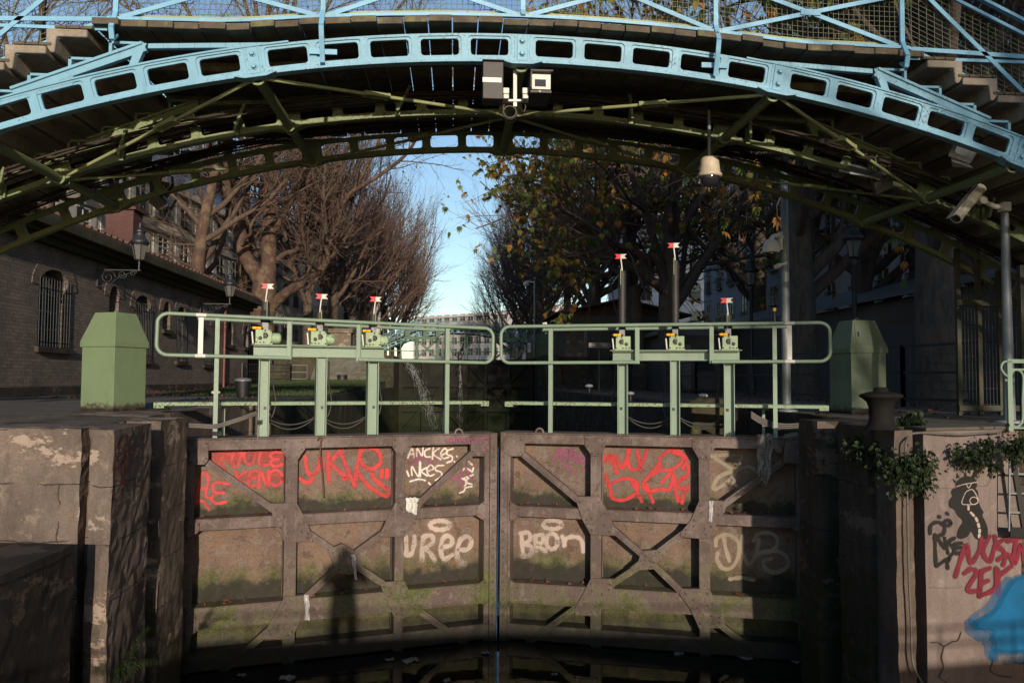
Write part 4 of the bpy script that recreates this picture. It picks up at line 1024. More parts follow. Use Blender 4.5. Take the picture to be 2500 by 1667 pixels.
tagpaint(gl, 'white handstyle ANCKES, ANKES and NK:C', M['g_white'], 8, [
    [(405, 222), (430, 165), (442, 218)], [(408, 202), (442, 196)], [(458, 212), (462, 166), (490, 208), (496, 160)], [(538, 165), (508, 180), (510, 212), (540, 215)], [(557, 158), (552, 228)], [(592, 165), (556, 196), (602, 230)],
    [(605, 205), (642, 185), (625, 165), (602, 195), (618, 224), (650, 216)], [(676, 166), (642, 178), (640, 200), (668, 212), (670, 236), (638, 250)], [(698, 211), (700, 214)], [(683, 242), (685, 245)],
    [(400, 300), (412, 330)], [(430, 325), (430, 272), (470, 332), (476, 242)], [(482, 250), (480, 332)], [(524, 278), (486, 300), (522, 328)], [(522, 302), (560, 285), (542, 262), (520, 292), (534, 328), (562, 320)],
    [(620, 266), (578, 270), (572, 295), (602, 305), (608, 330), (570, 355)], [(420, 362), (470, 348), (510, 356)], [(530, 370), (540, 380)],
    [(728, 300), (752, 282), (790, 305)], [(790, 305), (798, 280)], [(765, 240), (790, 262)], [(735, 345), (795, 322)], [(730, 345), (760, 362), (738, 400)], [(782, 330), (750, 365), (790, 378)], [(788, 392), (752, 400), (740, 420), (716, 430)]], 9, LS)
tagpaint(gl, 'magenta tag under the white one', M['g_mag'], 8, [[(415, 230), (440, 260), (470, 240)], [(490, 180), (520, 240), (560, 260)], [(560, 200), (580, 240)], [(440, 190), (470, 240), (480, 190)], [(665, 350), (690, 340), (720, 370)], [(730, 290), (715, 360), (740, 400)], [(750, 270), (770, 330), (790, 340)]], 10, LS)
tagpaint(gl, 'magenta ANCHES tag along the top girder', M['g_mag'], 8, [[(640, 130), (665, 100), (685, 130)], [(650, 120), (680, 118)], [(695, 128), (700, 100), (718, 128), (722, 100)], [(748, 102), (730, 115), (750, 128)], [(762, 98), (764, 130)], [(762, 115), (785, 112), (790, 132)],
    [(800, 120), (825, 112), (812, 102), (798, 118), (820, 132)], [(880, 100), (845, 108), (870, 130), (850, 160), (870, 178)]], 7, on_leaf(LEFT, .019))
tagpaint(gl, 'chalky white VREE with a halo', M['g_pink'], 8, [[(392, 690), (398, 760), (396, 800), (425, 795), (442, 740), (445, 690)], [(492, 830), (490, 760), (500, 692)], [(500, 692), (545, 685), (555, 725), (505, 760)], [(505, 760), (540, 790), (566, 832)],
    [(605, 755), (660, 742), (670, 705), (640, 685), (612, 710), (602, 770), (620, 825), (672, 800)], [(708, 770), (765, 765), (785, 715), (755, 690), (718, 715), (700, 780), (708, 835), (750, 852)], ell(597, 623, 58, 27)], 26, LS)
tagpaint(gr, 'chalky white BROT with a halo', M['g_pink'], 8, [[(1085, 670), (1090, 740), (1098, 808)], [(1080, 672), (1128, 668), (1138, 708), (1098, 735)], [(1098, 735), (1146, 752), (1140, 798), (1092, 808)], [(1168, 690), (1175, 775)], [(1165, 688), (1212, 682), (1208, 728), (1178, 738), (1230, 778)],
    ell(1268, 720, 34, 46), [(1340, 745), (1350, 705), (1390, 692), (1430, 700), (1450, 730), (1455, 780)], [(1330, 690), (1345, 740)], ell(1271, 620, 55, 26)], 24, RS)
tagpaint(gr, 'magenta ANKES tag', M['g_mag'], 8, [[(1278, 235), (1310, 172), (1322, 228)], [(1288, 206), (1322, 200)], [(1336, 226), (1342, 166), (1370, 226), (1384, 168)], [(1398, 176), (1390, 240)], [(1424, 188), (1396, 216), (1426, 252)], [(1430, 238), (1455, 215), (1436, 200), (1424, 240), (1450, 258)], [(1492, 225), (1460, 245), (1482, 280), (1452, 300)], [(1310, 258), (1350, 262), (1386, 292)], [(1405, 320), (1407, 323)]], 11, RS)
tagpaint(gr, 'tangled red scrawl in two lines', M['g_red'], 8, [[(1572, 200), (1592, 240), (1618, 205), (1655, 310)], [(1620, 250), (1650, 210), (1688, 285), (1732, 178)], [(1718, 175), (1735, 285), (1800, 270), (1835, 172)], [(1780, 180), (1800, 290)], [(1850, 330), (1910, 290), (1915, 225), (1965, 180), (2030, 180), (2048, 240), (1985, 290), (1925, 295)],
    [(1590, 325), (1615, 400), (1630, 460), (1700, 472), (1768, 430), (1772, 365), (1700, 345), (1630, 372)], [(1742, 350), (1770, 410), (1805, 480)], [(1905, 262), (1850, 330), (1815, 375), (1840, 420), (1900, 412)], [(1835, 380), (1850, 430), (1872, 485)], [(1925, 365), (1990, 305), (1985, 370), (1965, 412), (1920, 405)], [(2000, 340), (2005, 400), (2022, 480)], [(2070, 340), (2025, 370), (2030, 400), (2075, 405)]], 19, RS)
tagpaint(gr, 'tangled red scrawl in two lines', M['g_red'], 9, [[(-40, 190), (20, 205), (40, 240), (15, 285)], [(45, 260), (48, 320), (0, 350)], [(0, 405), (30, 400), (48, 390)], [(48, 405), (20, 440), (12, 490)]], 19, RS)
tagpaint(gr, 'faded cream looping strokes', M['g_cream'], 9, [[(190, 205), (280, 205), (368, 205)], [(190, 210), (250, 250), (330, 300)], [(370, 215), (330, 290), (240, 330), (196, 395), (220, 405), (290, 360), (350, 290), (420, 275), (470, 320)], [(322, 320), (320, 370), (355, 400)]], 20, RS)
tagpaint(gr, 'faded cream DUB lettering', M['g_cream'], 9, [[(215, 745), (222, 700), (285, 680), (345, 720), (352, 800), (310, 875), (255, 880), (222, 830), (225, 790)], [(262, 700), (275, 770), (295, 835)], [(372, 690), (375, 780), (410, 855), (455, 800), (470, 710)],
    [(440, 715), (470, 675), (540, 670), (585, 710), (560, 770), (475, 792)], [(475, 792), (570, 775), (640, 815), (640, 870), (570, 905), (510, 880), (500, 835), (545, 825)], [(300, 945), (370, 936), (440, 950)]], 22, RS)
# tags on the stone walls
def on_wall(p0, nrm): return lambda p, l: on_plane(p[0], p[1], p0, nrm) + nrm * l
_n = Vector((B_ - A_).cross(Vector((0, 0, 1)))); _n.z = 0; _n.normalize()
if _n.x < 0: _n = -_n
lockwallL = [o for o in bpy.data.objects if o.name == 'lock_wall'][0]
tagpaint(lockwallL, 'dark red vertical tag', M['g_wine'], 4, [[(690, 1320), (745, 1225), (765, 1265), (740, 1320), (715, 1290), (725, 1240)], [(690, 1340), (810, 1325)], [(675, 1440), (690, 1350), (720, 1420), (760, 1350)], [(700, 1380), (770, 1370)], [(680, 1480), (700, 1420), (740, 1480), (760, 1410)], [(690, 1500), (770, 1520), (720, 1560)], [(670, 1560), (690, 1620), (720, 1580)], [(675, 1725), (690, 1680)], [(715, 1650), (750, 1630)]], 13,
         on_wall(Vector((A_.x, A_.y, 0)) + _n * .024, _n))
mural = [o for o in bpy.data.objects if o.name == 'mural_wall'][0]
MW = on_wall(MUR_P + MUR_N * .004, MUR_N)
# big blue cloud
mb = MB(); out = [(2180, 880), (2120, 890), (2058, 908), (2000, 925), (1945, 985), (1905, 1060), (1880, 1110), (1845, 1145), (1780, 1180), (1725, 1210), (1745, 1255), (1800, 1250), (1850, 1270), (1845, 1310), (1872, 1390), (1960, 1400), (2058, 1395), (2180, 1390)]
pts = smooth_path([Vector((*p, 0)) for p in out], 4)
for q_ in range(4):
    f_ = 1 - .045 * q_
    mb.add([MW(zz(9, 2150 + (p.x - 2150) * f_, 1150 + (p.y - 1150) * f_), .0018 + .0003 * q_) for p in pts], [tuple(range(len(pts)))], q_)
o = mb.build('graffiti', [M['g_b1'], M['g_b2'], M['g_b2'], M['g_blue']], mural, recalc=False); o['label'] = 'large bright blue sprayed cloud'
tagpaint(mural, 'faint blue overspray round the cloud', M['g_bsoft'], 9, [[(1960, 965), (1900, 1050), (1850, 1130), (1760, 1190)], [(1735, 1215), (1760, 1265), (1830, 1290), (1850, 1340), (1870, 1400)], [(1880, 1400), (1960, 1415), (2080, 1410)]], 75, MW)
tagpaint(mural, 'black stencilled letters RISE', M['g_black'], 9, [[(1495, 672), (1500, 625), (1540, 605), (1580, 628), (1575, 672), (1540, 690), (1520, 700)], [(1524, 680), (1526, 770), (1530, 858)], [(1540, 700), (1560, 730), (1580, 760)], [(1582, 700), (1592, 745), (1602, 790)], [(1640, 700), (1608, 725), (1640, 770), (1615, 810)], [(1650, 735), (1640, 790), (1680, 785)], [(1650, 760), (1678, 755)], [(1640, 735), (1682, 730)], [(1532, 868), (1590, 830), (1610, 820), (1598, 850), (1600, 880)],
    [(1548, 572), (1552, 575)], [(1596, 552), (1600, 556)], ell(1600, 610, 18, 16)], 19, MW)
tagpaint(mural, 'wine red tag in two lines beside the stencil', M['g_dred'], 9, [[(1645, 930), (1680, 820), (1712, 740), (1735, 850), (1790, 770), (1800, 700)], [(1850, 690), (1810, 780), (1850, 840), (1880, 750)], [(1880, 690), (1895, 760)], [(1950, 700), (1900, 740), (1940, 790), (1900, 830)], [(1960, 720), (2058, 690)], [(2010, 700), (1990, 830)], [(1930, 860), (1960, 800), (2000, 850), (2040, 740), (2055, 830)], [(1700, 910), (1740, 885), (1770, 910), (1715, 1010), (1780, 1015)], [(1800, 900), (1790, 1050)], [(1800, 900), (1850, 880)], [(1800, 970), (1840, 955)], [(1790, 1045), (1880, 1000), (1890, 880)], [(1900, 890), (1905, 1040)], [(1900, 930), (1980, 870)]], 25, MW)
# stencil figure: spiked crown, breathing mask, hose
fig = [(1652, 400), (1650, 372), (1672, 345), (1706, 330), (1745, 334), (1770, 352), (1776, 390), (1768, 402), (1782, 425), (1786, 480), (1800, 520), (1815, 545), (1808, 565), (1825, 600), (1840, 645), (1836, 690), (1815, 712), (1770, 705), (1740, 660), (1720, 690), (1680, 706), (1655, 690), (1668, 640), (1690, 600), (1660, 565), (1640, 530), (1612, 515), (1610, 475), (1628, 450), (1620, 425), (1635, 402)]
mb = MB(); pts = smooth_path([Vector((*p, 0)) for p in fig], 3)
mb.add([MW(zz(9, p.x, p.y), .0028) for p in pts], [tuple(range(len(pts)))])
for a, b, c in (((1652, 345), (1655, 308), (1674, 338)), ((1698, 330), (1707, 300), (1716, 330)), ((1742, 334), (1756, 308), (1760, 345)), ((1645, 375), (1628, 345), (1652, 360))):
    mb.add([MW(zz(9, *q), .0028) for q in (a, b, c)], [(0, 1, 2)])
mb.build('graffiti', M['g_black'], mural, recalc=False)['label'] = 'black stencil of a masked figure with a spiked crown'
tagpaint(mural, 'pale outlines inside the black stencil', M['g_pink'], 9, [[(1655, 392), (1700, 378), (1774, 366)], [(1712, 380), (1726, 400), (1742, 372)], [(1700, 440), (1684, 490), (1710, 500), (1768, 495), (1782, 470), (1750, 412), (1715, 420), (1700, 440)], ell(1756, 477, 24, 22)], 5, MW)
tagpaint(mural, 'pale outlines inside the black stencil', M['g_pink'], 9, [[(1724, 512), (1724, 528)], [(1738, 548), (1755, 565)], [(1768, 580), (1776, 598)], [(1782, 615), (1786, 632)], [(1790, 650), (1790, 665)], [(1788, 680), (1788, 694)]], 15, MW)
# cracks in the plaster
tagpaint(mural, 'dark branching cracks in the plaster', M['g_black'], 9, [[(1500, 1325), (1545, 1325), (1580, 1345), (1625, 1320), (1660, 1310), (1680, 1262)], [(1580, 1345), (1562, 1410), (1575, 1470), (1550, 1530), (1590, 1560)], [(1855, 1400), (1868, 1440), (1855, 1490), (1900, 1520), (1980, 1530)]], 5, MW)
tagpaint(mural, 'hairline cracks in the plaster', M['g_black'], 9, [[(1480, 398), (1560, 402), (1660, 404)], [(1840, 280), (1858, 330), (1835, 385), (1780, 390)], [(1490, 996), (1600, 998), (1690, 994)]], 1.6, MW)
# ================================================================== CABINETS
def cabinet(label, corner, ang, s, door):
    rz = ang; c, sn = math.cos(rz), math.sin(rz)
    root = thing('control_cabinet', label, 'cabinet', corner, rz, 'green control cabinets')
    def bld(mb, nm, m, par, bv=.006): return mb.build(nm, m, par, bevel=bv, base=(0, 0, 0))
    mb = MB(); mb.span((0, 0, 0), (s, s, .88)); b = bld(mb, 'body', M['cab_green'], root)
    mb = MB(); o = .022; t_ = .10
    lo = [Vector((-o, -o, .86)), Vector((s + o, -o, .86)), Vector((s + o, s + o, .86)), Vector((-o, s + o, .86))]
    md = [p + Vector((0, 0, .07)) for p in lo]
    hi = [Vector((t_, t_, 1.335)), Vector((s - t_, t_, 1.335)), Vector((s - t_, s - t_, 1.335)), Vector((t_, s - t_, 1.335))]
    mb.add(lo + md + hi, [(3, 2, 1, 0), (8, 9, 10, 11)] + [(i, (i + 1) % 4, 4 + (i + 1) % 4, 4 + i) for i in range(4)] + [(4 + i, 4 + (i + 1) % 4, 8 + (i + 1) % 4, 8 + i) for i in range(4)])
    bld(mb, 'hood', M['cab_green'], root)
    mb = MB(); pts = [(s / 2 + .022 * math.cos(a), s / 2, 1.355 + .022 * math.sin(a)) for a in [i * math.pi / 6 for i in range(13)]]; mb.tube(pts, .006, 6); bld(mb, 'lifting_ring', M['galv'], root, 0)
    mb = MB(); mb.span((-.004, -.004, 0), (s + .004, s + .004, .035)); bld(mb, 'plinth', M['ledge'], root, 0)
    if door:
        mb = MB(); q = [Vector((s * .14, -.004, .99)), Vector((s * .82, -.004, .99)), Vector((s * .74, .085, 1.28)), Vector((s * .2, .085, 1.28))]
        mb.prism([p + Vector((0, -.012, 0)) for p in q], [p + Vector((0, .01, 0)) for p in q]); d = bld(mb, 'hatch', M['cab_green'], root, .003)
        mb = MB(); mb.span((s * .22, -.02, 1.10), (s * .25, .03, 1.16)); bld(mb, 'lock', M['galv'], d, 0)
cabinet('pale green steel cabinet on the left quay before the brick house', atz(275.5, 1003.5), R(45 + 22), .565, False)
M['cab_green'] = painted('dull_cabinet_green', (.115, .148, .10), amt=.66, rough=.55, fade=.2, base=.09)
cabinet('grey-green steel cabinet with a hatch on the right quay behind the big bollard', atz(2080, 1010), R(8 - 2), .545, True)
# ================================================================== BRICK LOCK HOUSE
HX = -9.8
def brickm(name, c1, c2, mort, axis='x'):
    t = NT(name); s = t.sep(); v = t.comb(s[1], s[2], s[0]) if axis == 'x' else t.comb(s[0], s[2], s[1])
    br = t.n('ShaderNodeTexBrick'); br.inputs['Scale'].default_value = 1; br.inputs['Brick Width'].default_value = .235; br.inputs['Row Height'].default_value = .08
    br.inputs['Mortar Size'].default_value = .007; br.inputs['Color1'].default_value = (*c1, 1); br.inputs['Color2'].default_value = (*c2, 1); br.inputs['Mortar'].default_value = (*mort, 1)
    t.set(br.inputs['Vector'], v); a = t.noise(.9, 6); b = t.noise(14, 5)
    c = t.mix(t.ramp(a, .4, .65, 0, .6), br.outputs['Color'], tuple(x * .5 for x in c1)); c = t.mix(t.ramp(b, .5, .7, 0, .4), c, tuple(x * 1.5 for x in c2))
    t.bump(t.math('SUBTRACT', t.math('MULTIPLY', b, .4), br.outputs['Fac']), .6, .012); return t.fin(c, .85)
M['brick'] = brickm('grey_brown_brick', (.135, .105, .088), (.215, .168, .132), (.08, .068, .06))
M['brick_red'] = brickm('red_chimney_brick', (.105, .036, .026), (.075, .027, .022), (.06, .05, .045), 'y')
M['shutter'] = plain('pale_window_joinery', (.22, .22, .20), .5); M['roof_tile'] = plain('brown_roof_tiles', (.10, .05, .035), .85, var=.5, scale=4, bump=.5)
M['eave'] = stone('mossy_cornice', (.10, .085, .06), (.05, .042, .03), (.14, .12, .085), moss=(.05, .06, .02), mosslo=3.0, mosshi=5.2)
house = thing('brick_house', 'long low brick lock house with arched barred windows along the left quay', 'house', (HX, 24, 0))
HY0, HY1, HZ = 9.0, 38.5, 3.9
def wy(px): return atx(px, 900, HX).y
def wz(px, py): return atx(px, py, HX).z
wins = [(wy(zz(4, 215, 0)[0]), wy(zz(4, 400, 0)[0]), wz(*zz(4, 300, 705)), wz(*zz(4, 300, 235)), True),
        (wy(zz(4, 640, 0)[0]), wy(zz(4, 698, 0)[0]), wz(*zz(4, 665, 560)), wz(*zz(4, 665, 335)), False),
        (wy(zz(4, 792, 0)[0]), wy(zz(4, 895, 0)[0]), wz(*zz(4, 845, 778)), wz(*zz(4, 845, 392)), True),
        (wy(zz(4, 965, 0)[0]), wy(zz(4, 1010, 0)[0]), wz(*zz(4, 990, 600)), wz(*zz(4, 990, 430)), False),
        (wy(zz(4, 1050, 0)[0]), wy(zz(4, 1105, 0)[0]), wz(*zz(4, 1080, 790)), wz(*zz(4, 1080, 460)), True),
        (wy(zz(4, 1215, 0)[0]), wy(zz(4, 1265, 0)[0]), wz(*zz(4, 1240, 808)), wz(*zz(4, 1240, 500)), True),
        (wy(zz(4, 1350, 0)[0]), wy(zz(4, 1388, 0)[0]), wz(*zz(4, 1370, 690)), wz(*zz(4, 1370, 545)), False),
        (wy(zz(4, 1455, 0)[0]), wy(zz(4, 1488, 0)[0]), wz(*zz(4, 1470, 705)), wz(*zz(4, 1470, 572)), False)]
wins.sort(); mb = MB(); y = HY0; DP = .26
arches = MB()
for (a, b, zs, zt, big) in wins:
    mb.add([(HX, y, -.3), (HX, a, -.3), (HX, a, HZ), (HX, y, HZ)], [(0, 1, 2, 3)])
    r = (b - a) / 2; rise = min(r * .75, .45) if big else r; zsp = zt - rise; n = 10
    arc = [(HX, a + r - r * math.cos(math.pi * i / n), zsp + rise * math.sin(math.pi * i / n)) for i in range(n + 1)]
    mb.add([(HX, a, -.3), (HX, b, -.3), (HX, b, zs), (HX, a, zs)], [(0, 1, 2, 3)])
    for i in range(n):
        p, q = arc[i], arc[i + 1]; mb.add([p, q, (HX, q[1], HZ), (HX, p[1], HZ)], [(0, 1, 2, 3)])
        mb.add([p, q, (HX - DP, q[1], q[2]), (HX - DP, p[1], p[2])], [(0, 1, 2, 3)])
    for yy in (a, b): mb.add([(HX, yy, zs), (HX, yy, zsp), (HX - DP, yy, zsp), (HX - DP, yy, zs)], [(0, 1, 2, 3)])
    y = b
    w = MB(); w.span((HX - DP - .05, a, zs), (HX - DP - .02, b, zt)); wo = w.build('window', M['lens'], house)
    f = MB(); fw = .06
    for yy in (a + .03, (a + b) / 2, b - .03): f.span((HX - DP - .02, yy - fw / 2, zs), (HX - DP + .02, yy + fw / 2, zt - .05))
    for k in range(5): zq = zs + (zt - zs) * k / 4.4; f.span((HX - DP - .015, a, zq), (HX - DP + .012, b, zq + .04))
    f.build('window_frame', M['shutter'], wo)
    s = MB(); s.span((HX - .05, a - .12, zs - .14), (HX + .10, b + .12, zs - .002)); s.build('sill', M['stoneR'], wo, bevel=.01)
    if big:
        g = MB(); n = max(5, int((b - a) / .13))
        for i in range(n + 1): yy = a + (b - a) * i / n; g.tube([(HX + .03, yy, zs + .02), (HX + .03, yy, zt - .25)], .011, 5)
        for zq in (zs + .12, zt - .5): g.bar((HX + .03, a - .06, zq), (HX + .03, b + .06, zq), .03, .015)
        g.build('window_bars', M['black_metal'], wo)
    v = MB(); n = 13 if big else 9; R1 = 1 + .34 / r
    for i in range(n):
        t0, t1 = math.pi * (i + .06) / n, math.pi * (i + .94) / n; q = []
        for tt, k in ((t0, 1.0), (t1, 1.0), (t1, R1), (t0, R1)): q.append((a + r - r * k * math.cos(tt), zsp + (rise + r * (k - 1)) * math.sin(tt)))
        v.prism([Vector((HX + .0, *p)) for p in q], [Vector((HX + .022, *p)) for p in q])
    v.build('brick_arch', M['brick'], wo)
mb.add([(HX, y, -.3), (HX, HY1, -.3), (HX, HY1, HZ), (HX, y, HZ)], [(0, 1, 2, 3)])
mb.add([(HX, HY1, -.3), (HX - 6, HY1, -.3), (HX - 6, HY1, HZ), (HX, HY1, HZ)], [(0, 1, 2, 3)]); mb.add([(HX, HY0, -.3), (HX - 6, HY0, -.3), (HX - 6, HY0, HZ), (HX, HY0, HZ)], [(3, 2, 1, 0)])
mb.build('wall', M['brick'], house, recalc=False)
mb = MB(); mb.span((HX - .5, HY0 - .3, HZ - .12), (HX + .34, HY1 + .3, HZ)); mb.span((HX - .5, HY0 - .3, HZ + .002), (HX + .55, HY1 + .4, HZ + .26)); mb.span((HX - .3, HY0 - .2, HZ - .3), (HX + .18, HY1 + .2, HZ - .122)); mb.build('cornice', M['eave'], house, bevel=.02)
mb = MB(); mb.prism([Vector((HX + .5, HY0, HZ + .265)), Vector((HX + .5, HY1 + .3, HZ + .265)), Vector((HX - 6, HY1 + .3, HZ + 2.4)), Vector((HX - 6, HY0, HZ + 2.4))], [Vector((HX + .5, HY0, HZ + .33)), Vector((HX + .5, HY1 + .3, HZ + .33)), Vector((HX - 6, HY1 + .3, HZ + 2.5)), Vector((HX - 6, HY0, HZ + 2.5))])
for i in range(75):
    yy = HY0 + .2 + i * .39; mb.tube([(HX + .5, yy, HZ + .34), (HX - 5.9, yy, HZ + 2.48)], .07, 6)
rf = mb.build('roof', M['roof_tile'], house)
ch = atx(305, 571, -11.2); mb = MB(); mb.span((-11.7, ch.y - .35, ch.z - .4), (-10.8, ch.y + .45, ch.z + .75)); mb.span((-11.8, ch.y - .45, ch.z + .751), (-10.7, ch.y + .55, ch.z + .85)); mb.span((-11.6, ch.y - .25, ch.z + .851), (-10.9, ch.y + .35, ch.z + 1.1)); mb.build('chimney', M['brick_red'], rf, bevel=.01)
mb = MB(); mb.span((HX - .02, HY0, -.3), (HX + .05, HY1, .22)); mb.build('plinth', M['stoneR'], house)
dp = wy(zz(4, 1325, 0)[0]); mb = MB(); mb.tube([(HX + .1, dp, 0), (HX + .1, dp, HZ)], .06, 10); 
for q in (.7, 1.6, 2.6): mb.tube([(HX + .1, dp, q), (HX + .1, dp, q + .08)], .075, 10)
mb.build('downpipe', plain('oxide_red_pipe', (.12, .032, .024), .5), house)
# ---- lanterns on iron brackets
def lantern(mbs, c, k=1.0):     # dark frame, glass
    fr, gl_ = mbs; c = Vector(c); n = 6
    gl_.lathe([(.10 * k, 0), (.175 * k, .36 * k)], c, n, smooth=False)
    fr.lathe([(.11 * k, -.03 * k), (.12 * k, 0)], c, n); fr.lathe([(.20 * k, .36 * k), (.22 * k, .40 * k), (.23 * k, .43 * k), (.17 * k, .50 * k), (.12 * k, .60 * k), (.115 * k, .66 * k), (.145 * k, .68 * k), (.05 * k, .75 * k), (.03 * k, .82 * k), (.045 * k, .85 * k), (.01 * k, .92 * k)], c, 12)
    for j in range(n):
        a = 2 * math.pi * j / n; fr.bar(c + Vector((.104 * k * math.cos(a), .104 * k * math.sin(a), 0)), c + Vector((.18 * k * math.cos(a), .18 * k * math.sin(a), .36 * k)), .016 * k, .016 * k)
def spiral(mb, c, r, sgn, a0, turns=1.6, th=.012):
    pts = []
    for i in range(26):
        t_ = i / 25; a = a0 + sgn * turns * 2 * math.pi * t_; rr = r * (1 - .8 * t_); pts.append((c[0] + rr * math.cos(a), c[1], c[2] + rr * math.sin(a)))
    mb.tube(pts, th, 5)
for px0, pxl, pyb, lab in ((228.6, 340, zz(4, 0, 180)[1], 'wall lantern on a scrolled bracket, nearer one beneath the bridge arch'), (484, 561, zz(4, 0, 400)[1], 'wall lantern on a scrolled bracket, farther one by the red downpipe')):
    y = wy(px0); p = at(pxl, pyb, y); L = p.x - HX
    root = thing('wall_lantern', lab, 'lantern', (HX, y, p.z), 0, 'wall lanterns on the brick house')
    fr, gg = MB(), MB(); lantern((fr, gg), p, 1.12)
    br = MB(); br.bar((HX, y, p.z - .3), (p.x + .05, y, p.z - .3), .03, .03); br.tube([p + Vector((0, 0, -.3)), p], .03, 8); br.bar((HX + .02, y, p.z - .75), (HX + .02, y, p.z - .1), .05, .03, (0, 1, 0))
    spiral(br, (HX + .3, y, p.z - .5), .2, 1, 0); spiral(br, (HX + .68, y, p.z - .42), .12, -1, 0); spiral(br, (p.x - .15, y, p.z - .38), .09, 1, 0)
    br.tube(smooth_path([(HX, y, p.z - .75), (HX + .3, y, p.z - .72), (HX + .6, y, p.z - .5), (p.x - .1, y, p.z - .32)], 5), .014, 6)
    fr.build('lantern_frame', M['black_metal'], root); gg.build('lantern_glass', M['glass'], root); br.build('bracket', M['black_metal'], root)
# ================================================================== CITY BUILDINGS
shut = plain('pale_shutter', (.42, .40, .36), .6)
def facade(name, label, cat, p0, p1, z0, z1, wallm, winw, winh, pitch, z_first, storey, nst, depth=8, roofm=None, roofh=0, shutters=False, balcony=False, maxw=96, cornice=True, skip=0):
    p0 = Vector((*p0, 0)); p1 = Vector((*p1, 0)); d = (p1 - p0); L = d.length; d.normalize(); n = Vector((d.y, -d.x, 0))   # n points outward
    root = thing(name, label, cat, ((p0.x + p1.x) / 2, (p0.y + p1.y) / 2, z0))
    mb = MB(); q = [p0, p1, p1 - n * depth, p0 - n * depth]; mb.prism([v + Vector((0, 0, z0)) for v in q], [v + Vector((0, 0, z1)) for v in q]); mb.build('wall', wallm, root)
    if cornice:
        mb = MB()
        for zc, pr, h in ((z1 - .05, .35, .4), (z1 - storey + .1, .2, .2)) + (((z_first - .25, .12, .18),) if nst > 3 else ()):
            a = p0 - d * .1 + Vector((0, 0, zc)); b = p1 + d * .1 + Vector((0, 0, zc)); mb.bar(a + n * pr / 2, b + n * pr / 2, pr, h)
        mb.build('cornice', wallm, root)
    if roofm:
        mb = MB(); a = [p0 + n * .1, p1 + n * .1, p1 - n * depth, p0 - n * depth]; b = [p0 - n * 1.2, p1 - n * 1.2, p1 - n * (depth - 1), p0 - n * (depth - 1)]
        mb.prism([v + Vector((0, 0, z1 + .16)) for v in a], [v + Vector((0, 0, z1 + roofh)) for v in b]); ro = mb.build('roof', roofm, root)
        c = MB()
        for k in range(max(1, int(L / 9))): w = p0 + d * (4 + k * 9) - n * 3; c.box(w + Vector((0, 0, z1 + roofh + .5)), (1.6, .6, 1.8))
        c.build('chimney', M['brick_red'], ro)
    nx = int(L / pitch); proto = None; count = 0
    for st_ in range(nst):
        for i in range(nx):
            if count >= maxw: break
            o = p0 + d * ((i + .5) * L / nx) + Vector((0, 0, z_first + st_ * storey)); count += 1
            if proto is None:
                ang = math.atan2(d.y, d.x)
                w = MB(); w.span((-winw / 2, -.02, 0), (winw / 2, .03, winh)); wo = w.build('window', M['pane'], root, base=(0, 0, 0))
                f = MB()
                for x in (-winw / 2 - .05, 0, winw / 2 + .05): f.span((x - .045, -.05, -.05), (x + .045, .02, winh + .06))
                for z in (-.08, winh * .66, winh): f.span((-winw / 2 - .09, -.06, z), (winw / 2 + .09, .02, z + .08))
                f.build('window_frame', shut, wo, base=(0, 0, 0))
                if shutters:
                    for k in (-1, 1): s = MB(); s.span((k * (winw / 2 + .1 + winw * .25) - winw * .24, -.06, 0), (k * (winw / 2 + .1 + winw * .25) + winw * .24, -.01, winh)); s.build('shutter', shutters, wo, base=(0, 0, 0))
                if balcony:
                    s = MB()
                    for k in range(10): s.span((-winw / 2 - .06 + k * (winw + .12) / 9 - .012, -.16, 0), (-winw / 2 - .06 + k * (winw + .12) / 9 + .012, -.14, .85))
                    s.span((-winw / 2 - .1, -.18, .84), (winw / 2 + .1, -.12, .9)); s.span((-winw / 2 - .1, -.2, -.1), (winw / 2 + .1, 0, -.02)); s.build('balcony_rail', M['black_metal'], wo, base=(0, 0, 0))
                wo.location = o - root.location; wo.rotation_euler = (0, 0, ang); proto = wo
            else:
                c = copy_tree(proto); c.parent = root; c.location = o - root.location
    return root
M['pane'] = plain('dark_window_pane', (.03, .035, .04), .12, bump=0)
M['cut'] = plain('cream_cut_stone', (.50, .43, .35), .85, var=.22, scale=1.2, bump=.1); M['slab'] = plain('pale_concrete_slab', (.50, .43, .40), .85, var=.12, scale=.5)
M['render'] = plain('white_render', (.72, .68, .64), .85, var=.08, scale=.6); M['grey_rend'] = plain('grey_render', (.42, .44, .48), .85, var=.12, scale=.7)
M['zinc'] = plain('zinc_roof', (.16, .18, .22), .5, .3, var=.2); M['dull'] = plain('dull_render', (.10, .085, .075), .9, var=.3, scale=1)
facade('apartment_building', 'cream stone apartment block with shutters behind the left plane tree', 'building', (-21, 30), (-11.6, 102), 0, 12.5, M['cut'], 1.1, 2.0, 2.7, 1.0, 3.1, 4, 10, M['zinc'], 3.2, shut, True)
facade('apartment_building', 'white sunlit apartment building glimpsed between the left trunks', 'building', (-26, 78), (-7.5, 80), ZU, 13.5, M['render'], .9, 1.7, 2.0, 3.0, 2.9, 4, 10, M['zinc'], 2.5, shut, True)
facade('apartment_building', 'long pale modern slab block closing the view beyond the far bridge', 'building', (-9, 172), (13.5, 152), ZU, 13.5, M['slab'], 1.3, 1.35, 2.15, 3.0, 2.35, 5, 14, None, 0, False, False, 100)
facade('apartment_building', 'pale slab block end wall with few windows, right of the long slab', 'building', (13.6, 151), (40, 160), ZU, 14.6, M['slab'], .8, 1.2, 6, 6, 4, 2, 14)
